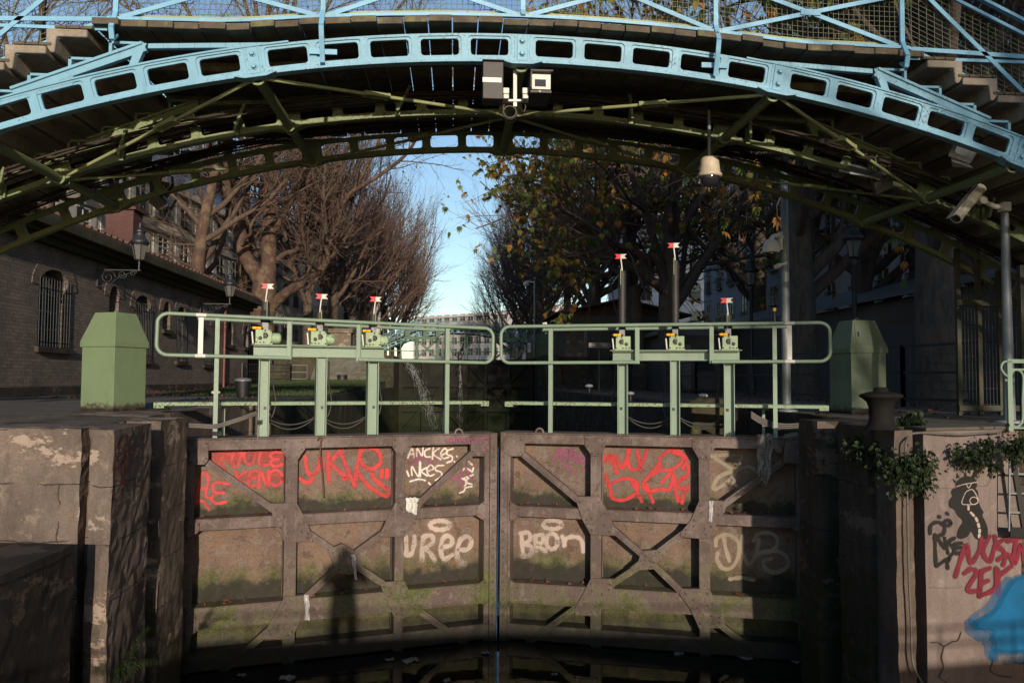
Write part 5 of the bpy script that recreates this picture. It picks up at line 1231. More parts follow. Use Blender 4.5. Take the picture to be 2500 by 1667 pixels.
facade('apartment_building', 'grey shaded apartment building behind the right bank lamp', 'building', (21, 66), (21, 20), 0, 19, M['grey_rend'], 1.0, 2.1, 2.6, 4.6, 3.2, 4, 10, M['zinc'], 3, False, True)
facade('apartment_building', 'bright white building seen through the right chestnut branches', 'building', (19, 84), (44, 86), ZU, 19, M['render'], 1.0, 1.8, 2.6, 3, 3.1, 5, 10, M['zinc'], 3, False, True)
# low shed range on the right bank
lo = thing('outbuilding', 'long low dark outbuilding with a shallow roof on the right bank', 'outbuilding', (14, 28, 0))
mb = MB(); mb.span((13.5, 15, -.1), (17, 44, 3.0)); mb.build('wall', M['dull'], lo)
mb = MB(); mb.prism([Vector((13.1, 14.8, 3.01)), Vector((13.1, 44, 3.01)), Vector((17.2, 44, 4.3)), Vector((17.2, 14.8, 4.3))], [Vector((13.1, 14.8, 3.12)), Vector((13.1, 44, 3.12)), Vector((17.2, 44, 4.42)), Vector((17.2, 14.8, 4.42))]); r_ = mb.build('roof', M['zinc'], lo)
mb = MB(); mb.span((14.2, 20.5, 3.2), (15.2, 21.3, 4.4)); mb.tube([(14.7, 20.9, 4.4), (14.7, 20.9, 4.8)], .16, 10); mb.lathe([(.3, 4.8), (.3, 4.84), (.05, 5.0)], (14.7, 20.9, 0), 10); mb.build('chimney', M['brick_red'], r_)
for y0, y1 in ((17, 19.5), (21, 24), (27, 29), (33, 35)):
    mb = MB(); mb.span((13.44, y0, .0), (13.49, y1, 2.2)); mb.build('door', plain('grey_shed_door', (.075, .07, .075), .7), lo)
def hut(name, label, cat, x0, x1, y0, y1, z0, h, ov, wallm, roofm, rise):
    root = thing(name, label, cat, ((x0 + x1) / 2, y0, z0)); mb = MB(); mb.span((x0, y0, z0), (x1, y1, z0 + h)); mb.build('wall', wallm, root)
    mb = MB(); xm = (x0 + x1) / 2; z = z0 + h
    for s in (-1, 1):
        xe = xm + s * ((x1 - x0) / 2 + ov); q = [Vector((xm, y0 - ov, z + rise)), Vector((xe, y0 - ov, z - .05)), Vector((xe, y1 + ov, z - .05)), Vector((xm, y1 + ov, z + rise))]
        mb.prism(q, [p + Vector((0, 0, .12)) for p in q])
    mb.prism([Vector((x0, y0 + .01, z)), Vector((x1, y0 + .01, z)), Vector((xm, y0 + .01, z + rise))], [Vector((x0, y1 - .01, z)), Vector((x1, y1 - .01, z)), Vector((xm, y1 - .01, z + rise))]); mb.build('roof', roofm, root, bevel=.01)
    d = MB(); d.span((x0 + .5, y0 - .04, z0), (x0 + 1.4, y0 - .003, z0 + min(2.1, h - .15))); d.build('door', M['shutter'], root)
    w = MB(); w.span((x1 - 1.2, y0 - .04, z0 + .9), (x1 - .4, y0 - .003, z0 + min(1.9, h - .2))); w.build('window', M['pane'], root); return root
hut('guard_house', 'dark stone guard house with deep eaves on the upper quay under the chestnuts', 'house', 6.6, 13.5, 48, 54, ZU, 2.7, .8, M['dull'], M['roof_tile'], .9)
hut('garden_shed', 'small shed with a blue-grey pitched metal roof behind the right gearboxes', 'shed', 9.4, 12.3, 36, 39, 0, 2.55, .3, M['dull'], M['zinc'], .55)
p = at(1404, 850, 45); mb = MB(); mb.span((p.x - .5, 45, ZU), (p.x + .5, 46, ZU + 1.5)); mb.span((p.x - .6, 44.9, ZU + 1.501), (p.x + .6, 46.1, ZU + 1.7))
M['rubble'] = stone('rubble_stone', (.17, .13, .095), (.08, .065, .05), (.26, .21, .16), seams=3.2, bumps=.8)
tag(mb.build('gate_pillar', M['rubble'], bevel=.02), 'rubble stone gate pillar beside the HÔTEL DU NORD sign', 'pillar')
p = at(832, 830, 45); mb = MB(); mb.span((p.x - .6, 45, ZU - .5), (p.x + .55, 46, ZU + 1.3)); mb.span((p.x - .7, 44.9, ZU + 1.301), (p.x + .65, 46.1, ZU + 1.55)); tag(mb.build('gate_pillar', M['rubble'], bevel=.02), 'rubble stone pillar with a mossy cap behind the left gearboxes', 'pillar')
# ================================================================== QUAY FURNITURE
def bollard_small(px, py, lab, k=1.0):
    b = atz(px, py); root = thing('mooring_post', lab, 'bollard', b, 0, 'white topped mooring posts')
    m = MB(); m.lathe([(.09 * k, 0), (.075 * k, .03), (.06 * k, .17 * k), (.065 * k, .21 * k)], (0, 0, 0), 12); m.build('post', M['black_metal'], root, base=(0, 0, 0))
    m = MB(); m.lathe([(.08 * k, .21 * k), (.115 * k, .225 * k), (.125 * k, .255 * k), (.10 * k, .29 * k), (.04 * k, .305 * k)], (0, 0, 0), 14); m.build('cap', M['white'], root, base=(0, 0, 0))
for n, x, y, lab in ((4, 1290, 1030, 'white topped mooring post on the left quay behind the railing post'), (5, 1330, 950, 'farthest white topped mooring post on the reddish setts, by the steps'), (5, 1490, 985, 'white topped mooring post on the setts between the middle and the far one'),
                     (5, 1737, 1030, 'white topped mooring post on the setts behind the first right column'), (6, 140, 1050, 'white topped mooring post nearest the grey camera pole')):
    bollard_small(*zz(n, x, y), lab, 1.05 if n == 5 and x < 1600 else .7)
b = atz(*zz(6, 1245, 1190)); b.y += .12; m = MB()
m.lathe([(r_ * .77, z_ * .76) for r_, z_ in ((.22, -.02), (.20, .0), (.158, .06), (.146, .14), (.15, .26), (.175, .33), (.22, .375), (.255, .395), (.262, .41), (.255, .43), (.18, .455), (.09, .47), (.085, .51), (.06, .525))], b, 32)
tag(m.build('mooring_bollard', plain('cast_iron', (.011, .010, .0095), .8, 0, spec=.12, var=.3, bump=.25, scale=20)), 'big dark cast-iron mooring bollard on the right quay edge above the ivy', 'bollard')
b = atz(*zz(4, 1452, 1003)); m = MB(); r_ = thing('litter_bin', 'black tapered litter bin on the left path before the brick house', 'bin', b); m.lathe([(.14, 0), (.19, .38)], b, 18); m.build('body', M['black'], r_)
m = MB(); m.lathe([(.20, .38), (.2, .41), (.17, .44), (.05, .46)], b, 18); m.build('lid', plain('grey_bin_lid', (.12, .13, .14), .4), r_)
b = at(*zz(11, 1440, 1320), 40); m = MB(); m.lathe([(.2, 0), (.26, .62), (.24, .64)], (b.x, 40, 0), 16); tag(m.build('planter_tub', M['black']), 'black tub standing before the pale stone slope', 'tub')
# camera poles
def dome_cam(mbs, c, k=1.0):
    h, l = mbs; h.lathe([(.03 * k, .20 * k), (.06 * k, .19 * k), (.10 * k, .15 * k), (.12 * k, .06 * k), (.125 * k, 0)], c, 18); l.lathe([(.08 * k, -.0), (.08 * k, -.04 * k), (.055 * k, -.075 * k), (.01, -.09 * k)], c, 16)
b = atz(*zz(6, 638, 1088)); tp = at(*zz(3, 612, 1025), b.y)
root = thing('camera_pole', 'grey galvanised pole with a white dome camera on the right quay', 'camera pole', b)
m = MB(); m.tube([b, (b.x, b.y, tp.z)], [.068, .052], 12); m.lathe([(.16, 0), (.16, .02), (.08, .04)], b, 12); m.build('pole', M['galv'], root)
c = at(*zz(6, 545, 140), b.y - .05); h, l = MB(), MB(); dome_cam((h, l), c, 1.05); h.tube(smooth_path([c + Vector((0, 0, .19)), c + Vector((.04, 0, .25)), c + Vector((.16, .02, .26)), (b.x, b.y, c.z + .22)], 4), .035, 8); h.span((b.x - .1, b.y - .05, c.z + .05), (b.x - .05, b.y + .03, c.z + .32))
dc = h.build('dome_camera', M['white'], root); l.build('dome_lens', M['lens'], dc)
c = at(*zz(6, 590, 215), b.y - .05); m = MB(); m.tube([c, c + Vector((.1, 0, .02))], .02, 8); m.tube([c + Vector((-.06, -.03, -.03)), c + Vector((.02, 0, 0))], .035, 10); m.build('small_camera', M['white'], root)
b = at(*zz(6, 1972, 1130), 8.62); b.z = 0; tp = at(*zz(3, 1940, 1260), b.y)
root = thing('camera_pole', 'grey tapered steel pole with a cream bullet camera at the right edge', 'camera pole', b)
m = MB(); m.tube([b, (b.x, b.y, tp.z)], [.062, .042], 12); m.lathe([(.2, 0), (.2, .025), (.08, .03)], b, 4); m.build('pole', M['galv'], root)
Y = b.y - .05; e0 = at(*zz(3, 1655, 1300), Y - .1); e1 = at(*zz(3, 1800, 1125), Y); dr = (e1 - e0).normalized(); m = MB()
m.tube([e0, e1], .062, 14); m.tube([e0 - dr * .02, e0], .069, 14); m.bar(e0 - dr * .06 + Vector((-.042, 0, .042)), e1 + Vector((-.042, 0, .042)), .115, .014, Vector((-.75, 0, .65))); bc = m.build('bullet_camera', M['cream'], root, bevel=.004)
l = MB(); l.tube([e0 - dr * .023, e0 - dr * .021], .052, 14); l.build('camera_lens', M['lens'], bc)
m = MB(); j = at(*zz(3, 1805, 1200), Y); k = at(*zz(3, 1880, 1235), Y); t2 = at(*zz(3, 1940, 1240), Y); m.lathe([(.045, -.04), (.045, .04)], j, 12, axis=Vector((0, 1, 0))); m.tube([j, k, t2], [.026, .03, .045], 8); m.box(t2, (.09, .11, .10)); m.build('camera_arm', M['cream'], root)
# cameras and lamps hanging from the bridge
Y = 7.72; a = at(*zz(2, 1047, 375), Y); z_ = at(*zz(2, 1047, 640), Y)
root = thing('surveillance_cameras', 'hanging bracket with a black infrared box and a white camera at the bridge crown', 'cameras', a)
m = MB(); m.bar(a, z_, .035, .03, (0, 1, 0)); q0, q1 = at(*zz(2, 975, 606), Y), at(*zz(2, 1125, 606), Y); m.bar(q0, q1, .05, .02); m.build('hanger', M['white'], root)
p0, p1 = at(*zz(2, 850, 632), Y - .1), at(*zz(2, 970, 420), Y - .1); m = MB(); m.span((p0.x, Y - .3, p0.z), (p1.x, Y - .1, p1.z)); m.span((p0.x - .008, Y - .33, p1.z + .001), (p1.x + .006, Y - .08, p1.z + .012)); bx = m.build('infrared_box', M['brown_box'], root, bevel=.006)
w0, w1 = at(*zz(2, 853, 492), Y - .3), at(*zz(2, 967, 467), Y - .3); m = MB(); m.span((w0.x, Y - .303, w0.z), (w1.x, Y - .301, w1.z)); m.build('white_band', M['white'], bx)
p0, p1 = at(*zz(2, 1140, 560), Y - .1), at(*zz(2, 1252, 470), Y - .1); m = MB(); m.span((p0.x, Y - .22, p0.z), (p1.x, Y + .22, p1.z)); bx = m.build('camera_housing', M['cream'], root, bevel=.006)
m = MB(); m.span((p0.x - .015, Y - .28, p1.z + .001), (p1.x + .015, Y + .2, p1.z + .014)); m.span((p0.x - .01, Y - .2, p0.z - .025), (p1.x + .01, Y + .2, p0.z - .001)); m.span((p0.x - .014, Y - .27, p0.z), (p0.x - .002, Y + .2, p1.z)); m.build('sun_hood', M['brown_box'], bx)
g0, g1 = at(*zz(2, 1165, 518), Y - .22), at(*zz(2, 1232, 478), Y - .22); m = MB(); m.span((g0.x, Y - .224, g0.z), (g1.x, Y - .221, g1.z)); m.build('camera_window', M['lens'], bx)
m = MB(); c = at(*zz(2, 1195, 548), Y - .22); m.lathe([(.012, 0), (.012, .006)], c, 10, axis=Vector((0, -1, 0))); m.build('knob', M['galv'], bx)
for xx in (993, 1108):
    m = MB(); c = at(*zz(2, xx, 550), Y - .08); m.box(c, (.06, .07, .06)); c2 = at(*zz(2, xx, 585), Y - .08); m.box(c2, (.055, .08, .045)); m.tube([c, c2], .02, 8); m.build('pan_joint', M['white'], root, bevel=.008)
m = MB(); c = at(*zz(2, 1015, 676), Y); 
for kk in range(4): m.tube([(c.x + (.062 + .003 * kk) * math.cos(i * .35), Y - .03 + .008 * kk, c.z + (.058 + .003 * kk) * math.sin(i * .35)) for i in range(19)], .006, 5)
m.tube(smooth_path([at(*zz(2, *q), Y) for q in ((975, 700), (975, 650), (990, 610))], 4), .005, 5); m.tube(smooth_path([at(*zz(2, *q), Y) for q in ((1100, 670), (1110, 640), (1095, 600))], 4), .005, 5)
m.build('cable_coil', M['cable_grey'], root)
Y = 8.95; a = at(*zz(3, 175, 790), Y); c = at(*zz(3, 178, 1030), Y)
c.z -= .04; root = thing('dome_camera', 'cream dome camera hanging on a rod under the bridge, right of the crown', 'camera', a)
m = MB(); m.tube([a + Vector((0, 0, .25)), at(*zz(3, 175, 945), Y)], .022, 8); m.build('hanger', M['galv'], root)
m = MB(); k = .001 * 1; m.lathe([(.03, .225), (.085, .215), (.106, .18), (.112, .11), (.122, .03), (.14, .012), (.14, -.01), (.118, -.02)], c, 24); m.build('housing', plain('beige_housing', (.46, .385, .29), .5, var=.2, dirt=(.2, .15, .09, .6)), root)
m = MB(); m.lathe([(.11, -.02), (.11, -.04), (.098, -.085), (.06, -.125), (.01, -.14)], c, 20); m.build('dome_lens', M['lens'], root)
def flood(label, zn, x, y, Y, tilt, wrapped=False):
    c = at(*zz(zn, x, y), Y); root = thing('floodlight', label, 'floodlight', c, 0, 'floodlights under the bridge'); T = Matrix.Rotation(tilt, 3, 'Y') @ Matrix.Rotation(.5, 3, 'X')
    m = MB(); P_ = lambda a, b, d: c + T @ Vector((a, b, d))
    lo = [P_(-.13, -.04, -.10), P_(.13, -.04, -.10), P_(.13, -.04, .10), P_(-.13, -.04, .10)]; hi = [P_(-.07, .09, -.05), P_(.07, .09, -.05), P_(.07, .09, .05), P_(-.07, .09, .05)]; m.prism(lo, hi)
    if wrapped: m.prism([p + Vector((.03, -.02, -.05)) for p in lo[:2]] + [P_(.0, .02, -.19)], [p + Vector((.01, .02, -.02)) for p in hi[:2]] + [P_(.02, .06, -.17)])
    m.build('lamp_body', M['plastic'] if wrapped else M['black_metal'], root, bevel=.008)
    m = MB(); m.prism([P_(-.115, -.044, -.085), P_(.115, -.044, -.085), P_(.115, -.044, .085), P_(-.115, -.044, .085)], [P_(-.115, -.041, -.085), P_(.115, -.041, -.085), P_(.115, -.041, .085), P_(-.115, -.041, .085)])
    if not wrapped: m.build('lamp_glass', M['glass'], root)
    m = MB(); m.bar(P_(-.14, .02, .0), P_(-.14, .02, .17), .03, .008); m.bar(P_(.14, .02, .0), P_(.14, .02, .17), .03, .008); m.bar(P_(-.145, .02, .17), P_(.145, .02, .17), .03, .008); m.bar(P_(0, .02, .17), P_(0, .02, .34), .03, .02, (0, 1, 0)); m.build('yoke', M['black_metal'], root)
flood('floodlight wrapped in pale plastic under the right end of the blue rib', 3, 1690, 900, 7.85, .3, True)
flood('dark square floodlight hanging below the rear rib on the left', 1, 965, 1215, 10.7, .7)
flood('dark square floodlight standing in a rear rib opening on the left', 1, 962, 1120, 10.72, .2)
flood('dim floodlight beside the grey plate under the right half of the bridge', 3, 1205, 1100, 9.0, -.4)
q = [at(*zz(3, *p), 9.1 + d) for p, d in (((955, 1025), 0), (1195, 1078), (1275, 1022), (1065, 968)) and [((955, 1025), -.2), ((1195, 1078), -.25), ((1275, 1022), .1), ((1065, 968), .2)]]
m = MB(); m.prism(q, [p + Vector((0, 0, .015)) for p in q]); tag(m.build('steel_plate', M['galv']), 'bare grey steel plate fixed under the right half of the bridge', 'plate')
# street lamps on the right bank
def street_lamp(px, py, Y, lab, z0=0):
    c = at(px, py, Y); root = thing('street_lamp', lab, 'street lamp', (c.x, Y, z0), 0, 'iron street lamps on the right bank'); fr, gg, po = MB(), MB(), MB(); lantern((fr, gg), c, 1.15)
    po.lathe([(.16, z0), (.16, z0 + .5), (.10, z0 + .6), (.07, z0 + 1.2), (.055, c.z - .2), (.09, c.z - .12), (.05, c.z - .05)], (c.x, Y, 0), 12); fr.build('lantern_frame', M['black_metal'], root); gg.build('lantern_glass', M['glass'], root); po.build('post', M['black_metal'], root)
street_lamp(zz(6, 1040, 0)[0], zz(6, 0, 165)[1], 19.5, 'black iron street lamp on the right bank between cabinet and tree trunk')
street_lamp(zz(6, 425, 0)[0], zz(6, 0, 330)[1], 27, 'black iron street lamp half lost in the chestnut leaves beyond the right gearboxes')
# fences
def fence(label, pts, h, rails, post, meshm=True, mat='black_metal'):
    pts = [Vector((*p, 0)) for p in pts]; root = thing('fence', label, 'fence', pts[0])
    m = MB(); ps = MB(); w = MB()
    for a, b in zip(pts[:-1], pts[1:]):
        L = (b - a).length
        for r_ in rails: m.bar(a + Vector((0, 0, r_)), b + Vector((0, 0, r_)), .045, .045)
        n = max(1, int(L / post))
        for i in range(n + 1):
            p = a.lerp(b, i / n); pm = MB(); pm.bar(p, p + Vector((0, 0, h)), .06, .06, (1, 0, 0)); pm.build('fence_post', M[mat], root)
        if meshm:
            n = int(L / .16)
            for i in range(n): p = a.lerp(b, i / n); w.tube([p + Vector((0, 0, rails[0])), p + Vector((0, 0, rails[-1]))], .006, 3, caps=False)
            for k in range(6): z = rails[0] + (rails[-1] - rails[0]) * k / 6; w.tube([a + Vector((0, 0, z)), b + Vector((0, 0, z))], .006, 3, caps=False)
    m.build('fence_rail', M[mat], root)
    if meshm: w.build('wire_mesh', M[mat], root, recalc=False)
M['fence_blue'] = plain('dark_blue_green_paint', (.018, .028, .032), .5)
fence('dark railing with wire mesh along the back of the right quay', [(8.7, 11.2), (8.15, 14.0), (8.3, 27), (8.5, 40)], 1.12, (.15, .62, 1.1), 2.2, True, 'fence_blue')
fence('black curved mesh fence behind the lawn beside the brick house', [(-9.7, 37.2), (-9.0, 38.8), (-8.0, 39.6), (-7.25, 39.8)], 1.15, (.08, .42, .76, 1.1), .9, True)
# direction sign and notices
p = at(*zz(5, 1550, 693), 30); root = thing('direction_sign', 'brown HÔTEL DU NORD arrow sign on a thin post beyond the right leaf', 'sign', (p.x, 30, 0))
m = MB(); m.tube([(p.x, 30, 0), (p.x, 30, p.z + .2)], .03, 8); m.build('post', M['black_metal'], root)
M['sign'] = plain('brown_sign_face', (.055, .02, .018), .4, bump=0); m = MB(); w, h = .40, .085
qq = [(-w, -h), (w - .05, -h), (w + .03, 0), (w - .05, h), (-w, h)]
for dd, s_, mm in ((0, 1.0, 'white'), (-.006, .94, 'sign')):
    m = MB(); m.prism([Vector((p.x + x * (1 if s_ == 1 else .975), 29.95 + dd, p.z + z * (1 if s_ == 1 else .84))) for x, z in qq], [Vector((p.x + x * (1 if s_ == 1 else .975), 29.955 + dd, p.z + z * (1 if s_ == 1 else .84))) for x, z in qq]); m.build('sign_panel' if s_ == 1 else 'sign_face', M[mm], root)
def lettering(text, size, loc, rot, mat, parent, nm='lettering', align='CENTER'):
    cu = bpy.data.curves.new(nm, 'FONT'); cu.body = text; cu.size = size; cu.align_x = align; cu.align_y = 'CENTER'; cu.extrude = .0008
    to = bpy.data.objects.new('tmp_text', cu); C.objects.link(to); bpy.context.view_layer.update()
    me = bpy.data.meshes.new_from_object(to.evaluated_get(bpy.context.evaluated_depsgraph_get())); bpy.data.objects.remove(to)
    o = bpy.data.objects.new(nm, me); C.objects.link(o); me.materials.clear(); me.materials.append(M[mat]); o.parent = parent
    o.location = Vector(loc) - LOC[parent.name]; o.rotation_euler = rot; return o
lettering('HÔTEL  DU  NORD', .085, (p.x - .03, 29.942, p.z), (R(90), 0, 0), 'white', root)
p = at(*zz(10, 1617, 695), 44.5); root = thing('notice_board', 'small white notice board on a dark stand by the upper gate', 'notice', (p.x, 44.5, ZU)); m = MB(); m.span((p.x - .12, 44.5, ZU), (p.x + .12, 44.56, p.z + .32)); m.build('stand', M['black_metal'], root)
m = MB(); m.span((p.x - .085, 44.49, p.z - .26), (p.x + .085, 44.498, p.z + .26)); m.build('notice', M['white'], root); m = MB()
for i in range(8): m.span((p.x - .06, 44.484, p.z + .18 - i * .04), (p.x + (.06 if i % 3 else .02), 44.488, p.z + .193 - i * .04))
m.build('notice_text', M['black'], root)
p = at(*zz(10, 1735, 700), 46.5); root = thing('control_cabinet', 'dark green cabinet on the upper quay behind the right railing post', 'cabinet', (p.x, 46.5, ZU), 0, 'green control cabinets'); m = MB(); m.span((p.x - .55, 46.2, ZU), (p.x + .55, 47, ZU + .95)); m.build('body', M['dark_green'], root)
m = MB(); m.prism([Vector((p.x - .58, 46.17, ZU + .951)), Vector((p.x + .58, 46.17, ZU + .951)), Vector((p.x + .58, 47.03, ZU + .951)), Vector((p.x - .58, 47.03, ZU + .951))], [Vector((p.x - .42, 46.35, ZU + 1.45)), Vector((p.x + .42, 46.35, ZU + 1.45)), Vector((p.x + .42, 46.85, ZU + 1.45)), Vector((p.x - .42, 46.85, ZU + 1.45))]); m.build('hood', M['dark_green'], root)
p = at(*zz(10, 1668, 760), 46); t_ = at(*zz(10, 1662, 20), 46); root = thing('camera_pole', 'tall thin dark pole with a small camera on the upper quay', 'camera pole', (p.x, 46, ZU)); m = MB(); m.tube([(p.x, 46, ZU), (p.x, 46, t_.z)], [.09, .06], 10); m.build('pole', M['galv'], root)
m = MB(); m.tube([(p.x, 46, t_.z - .1), (p.x - .5, 46, t_.z - .05)], .04, 6); m.lathe([(.05, .2), (.17, .1), (.17, 0), (.05, -.12)], (p.x - .5, 46, t_.z - .25), 12); m.build('dome_camera', M['white'], root)
# ================================================================== UPPER GATE, FAR BRIDGE, LEAKS
UL, UR = Leaf((LX + .1, 45.2), (.55, 46.4), 1), Leaf((RX - .1, 45.2), (.60, 46.4), -1)
M['far_gate'] = stone('dark_wet_gate', (.022, .02, .015), (.012, .011, .008), (.035, .03, .022), moss=(.02, .028, .008), mosslo=-3, mosshi=2.2)
for lf, lab, sg in ((UL, 'dark dripping left leaf of the upper lock gate with green railing', 1), (UR, 'dark dripping right leaf of the upper lock gate with green railing', -1)):
    zt = ZU - .1; root = thing('upper_gate', lab, 'lock gate', lf.w((0, -2.9), 0)); L = lf.L + .07
    m = MB(); lf.poly(m, [(0, -3.2), (L, -3.2), (L, zt), (0, zt)], -.3, -.22); m.build('skin_plate', M['far_gate'], root)
    for z in (zt - .1, zt - 1.5, zt - 2.9, -2.7): m = MB(); lf.bar(m, (0, z), (L, z), .2, -.22, 0); m.build('girder', M['far_gate'], root)
    for s in (.12, 1.45, 2.8, L - .12): m = MB(); lf.bar(m, (s, -3), (s, zt - .01), .2, -.22, .004); m.build('vertical_stile', M['far_gate'], root)
    for a, b in (((.1, zt), (L, -2.6)), ((.1, -2.6), (L, zt))): m = MB(); lf.bar(m, a, b, .13, -.2, .02); m.build('diagonal_brace', M['far_gate'], root)
    G = M['dark_green'] if True else GG; zr_ = zt + 1.95
    xs = (1.05, 2.25); m = MB()
    for x in xs: lf.bar(m, (x, zt), (x, zt + 1.15), .16, -.05, .0)
    lf.bar(m, (xs[0] - .7, zt + 1.2), (xs[1] + .1, zt + 1.2), .16, -.05, 0); lf.bar(m, (xs[0], zt + .05), (xs[1], zt + 1.1), .1, -.04, .01); lf.bar(m, (xs[0], zt + 1.1), (xs[1], zt + .05), .1, -.04, .012); m.build('lifting_frame', M['far_green'] if 'far_green' in M else G, root)
    for x in (.5, 1.55, 2.3): m = MB(); lf.poly(m, [(x - .14, zt + 1.29), (x + .14, zt + 1.29), (x + .14, zt + 1.6), (x - .14, zt + 1.6)], -.2, 0); m.tube([lf.w((x, zt + 1.6), -.1), lf.w((x, zt + 2.1), -.1)], .06, 8); m.build('gearbox', G, root)
    m = MB(); s0, s1 = -.9, L - .05; pts = []
    for (cs, cz, a0, a1) in ((s1 - .12, zt + 1.12, -90, 0), (s1 - .12, zr_ - .35, 0, 90), (s0 + .12, zr_ - .35, 90, 180), (s0 + .12, zt + 1.12, 180, 270)):
        for k in range(5): a = R(a0 + (a1 - a0) * k / 4); pts.append(lf.w((cs + .12 * math.cos(a), cz + .12 * math.sin(a)), .03))
    m.tube(pts + [pts[0]], .03, 6); lf.bar(m, (-.6, zt + .45), (L, zt + .45), .05, .0, .03)
    for x in (-.5, .1, 3.2, 3.9): lf.bar(m, (x, zt), (x, zr_ - .24), .05, .0, .03)
    m.build('handrail', G, root)
far = copy_tree(bridge); far.location = (XB - .38, 74.0, ZU - .45); far['label'] = 'distant blue footbridge over the upper reach, in front of the pale slab block'; far['category'] = 'footbridge'
for o in list(far.children):
    if o.name.startswith(('cable', 'trestle', 'screen', 'tie_rod', 'strut')):
        for c in list(o.children): bpy.data.objects.remove(c)
        bpy.data.objects.remove(o)
M['foam'] = NT('white_water').fin((.75, .78, .80), .4); bpy.data.materials['white_water'].node_tree.nodes['Principled BSDF'].inputs['Alpha'].default_value = .15
def leak(label, start, end, arc, n, spread, seed):   # droplets of one falling jet
    n = int(n * .17)
    random.seed(seed); m = MB(); a = Vector(start); b = Vector(end)
    for i in range(n):
        t_ = random.random() ** .8; p = a.lerp(b, t_); p.z = a.z + (b.z - a.z) * (t_ ** arc)
        p += Vector((random.gauss(0, spread) * (.3 + t_), random.gauss(0, spread * .6), random.gauss(0, spread))); s = random.uniform(.004, .012) * (1.2 - .5 * t_); l = random.uniform(.03, .12)
        l *= 2.6; s *= .62; dv_ = (b - a) * (.5 if arc < 1.2 else .5) ; dv_.z *= (arc * max(t_, .05) ** (arc - 1)) * 2; dv_ = dv_.normalized() * l
        m.add([p + Vector((-s, 0, 0)), p + Vector((s, 0, 0)), p + dv_, p + dv_ * .5 + Vector((0, s, 0))], [(0, 1, 2), (0, 1, 3), (1, 2, 3), (2, 0, 3)])
    tag(m.build('water_jet', M['foam'], recalc=False), label, 'water jet', kind='stuff')
leak('slanting spray of water leaking from the left end of the upper gate', at(*zz(10, 365, 850), 44.4), at(*zz(10, 660, 1500), 44.0), 1.7, 2600, .16, 1)
leak('thin straight thread of water falling from the middle of the upper gate', at(*zz(10, 925, 850), 45.4), at(*zz(10, 925, 1520), 45.4), 1.0, 1500, .09, 2)
m = MB(); random.seed(8)
for i in range(260): x = random.uniform(-3.1, 1.2); y = 44.2 + random.gauss(0, .3); m.add([(x, y, -2.88), (x + random.uniform(.05, .4), y, -2.88), (x + .2, y + .1, -2.84)], [(0, 1, 2)])
tag(m.build('foam', M['foam'], recalc=False), kind='stuff', label='white foam at the foot of the upper gate', cat='foam')
# ================================================================== TREES
def bark(name, c1, c2, patch=None):
    t = NT(name); o = t.n('ShaderNodeTexCoord').outputs['Object']
    a = t.noise(2.2, 7, .65, o); b = t.noise(9, 6, .7, t.mapping((1, 1, .35), vec=o))
    c = t.mix(t.ramp(b, .38, .62), c1, c2)
    if patch: c = t.mix(t.ramp(a, .5, .58, 0, .8), c, patch)
    t.bump(b, .8, .04); return t.fin(c, .9)
M['bark_plane'] = bark('plane_bark', (.05, .027, .019), (.095, .052, .036), (.135, .095, .055))
M['bark_dark'] = bark('dark_bark', (.05, .038, .03), (.105, .08, .062))
M['twig_red'] = bark('reddish_winter_twigs', (.085, .052, .040), (.145, .088, .066)); M['twig_dark'] = bark('dark_winter_twigs', (.055, .038, .034), (.095, .065, .055))
M['twig_plane'] = bark('pale_plane_branches', (.058, .036, .026), (.098, .064, .044))
def leafm(name, stops):
    t = NT(name); r = t.n('ShaderNodeValToRGB'); t.set(r.inputs[0], t.geo.outputs['Random Per Island']); e = r.color_ramp.elements
    while len(e) < len(stops): e.new(.5)
    for el, (p, c) in zip(e, stops): el.position = p; el.color = (*c, 1)
    tr = t.n('ShaderNodeBsdfTranslucent'); t.set(tr.inputs[0], r.outputs[0]); mx = t.n('ShaderNodeMixShader'); mx.inputs[0].default_value = .35
    t.fin(r.outputs[0], .6); t.t.links.new(t.b.outputs[0], mx.inputs[1]); t.t.links.new(tr.outputs[0], mx.inputs[2]); t.t.links.new(mx.outputs[0], t.out.inputs['Surface']); return t.mat
M['leaf_chest'] = leafm('chestnut_leaves', [(0, (.07, .13, .02)), (.42, (.15, .19, .03)), (.60, (.29, .20, .033)), (.80, (.46, .20, .03)), (1, (.29, .115, .03))])
M['leaf_brown'] = leafm('brown_leaves', [(0, (.16, .07, .02)), (.6, (.12, .05, .02)), (1, (.07, .07, .015))])
M['leaf_ivy'] = leafm('ivy_leaves', [(0, (.007, .016, .003)), (.5, (.014, .028, .005)), (1, (.032, .050, .012))])
def rnd_perp(d):
    v = Vector((random.gauss(0, 1), random.gauss(0, 1), random.gauss(0, 1))); v -= d * v.dot(d); return v.normalized()
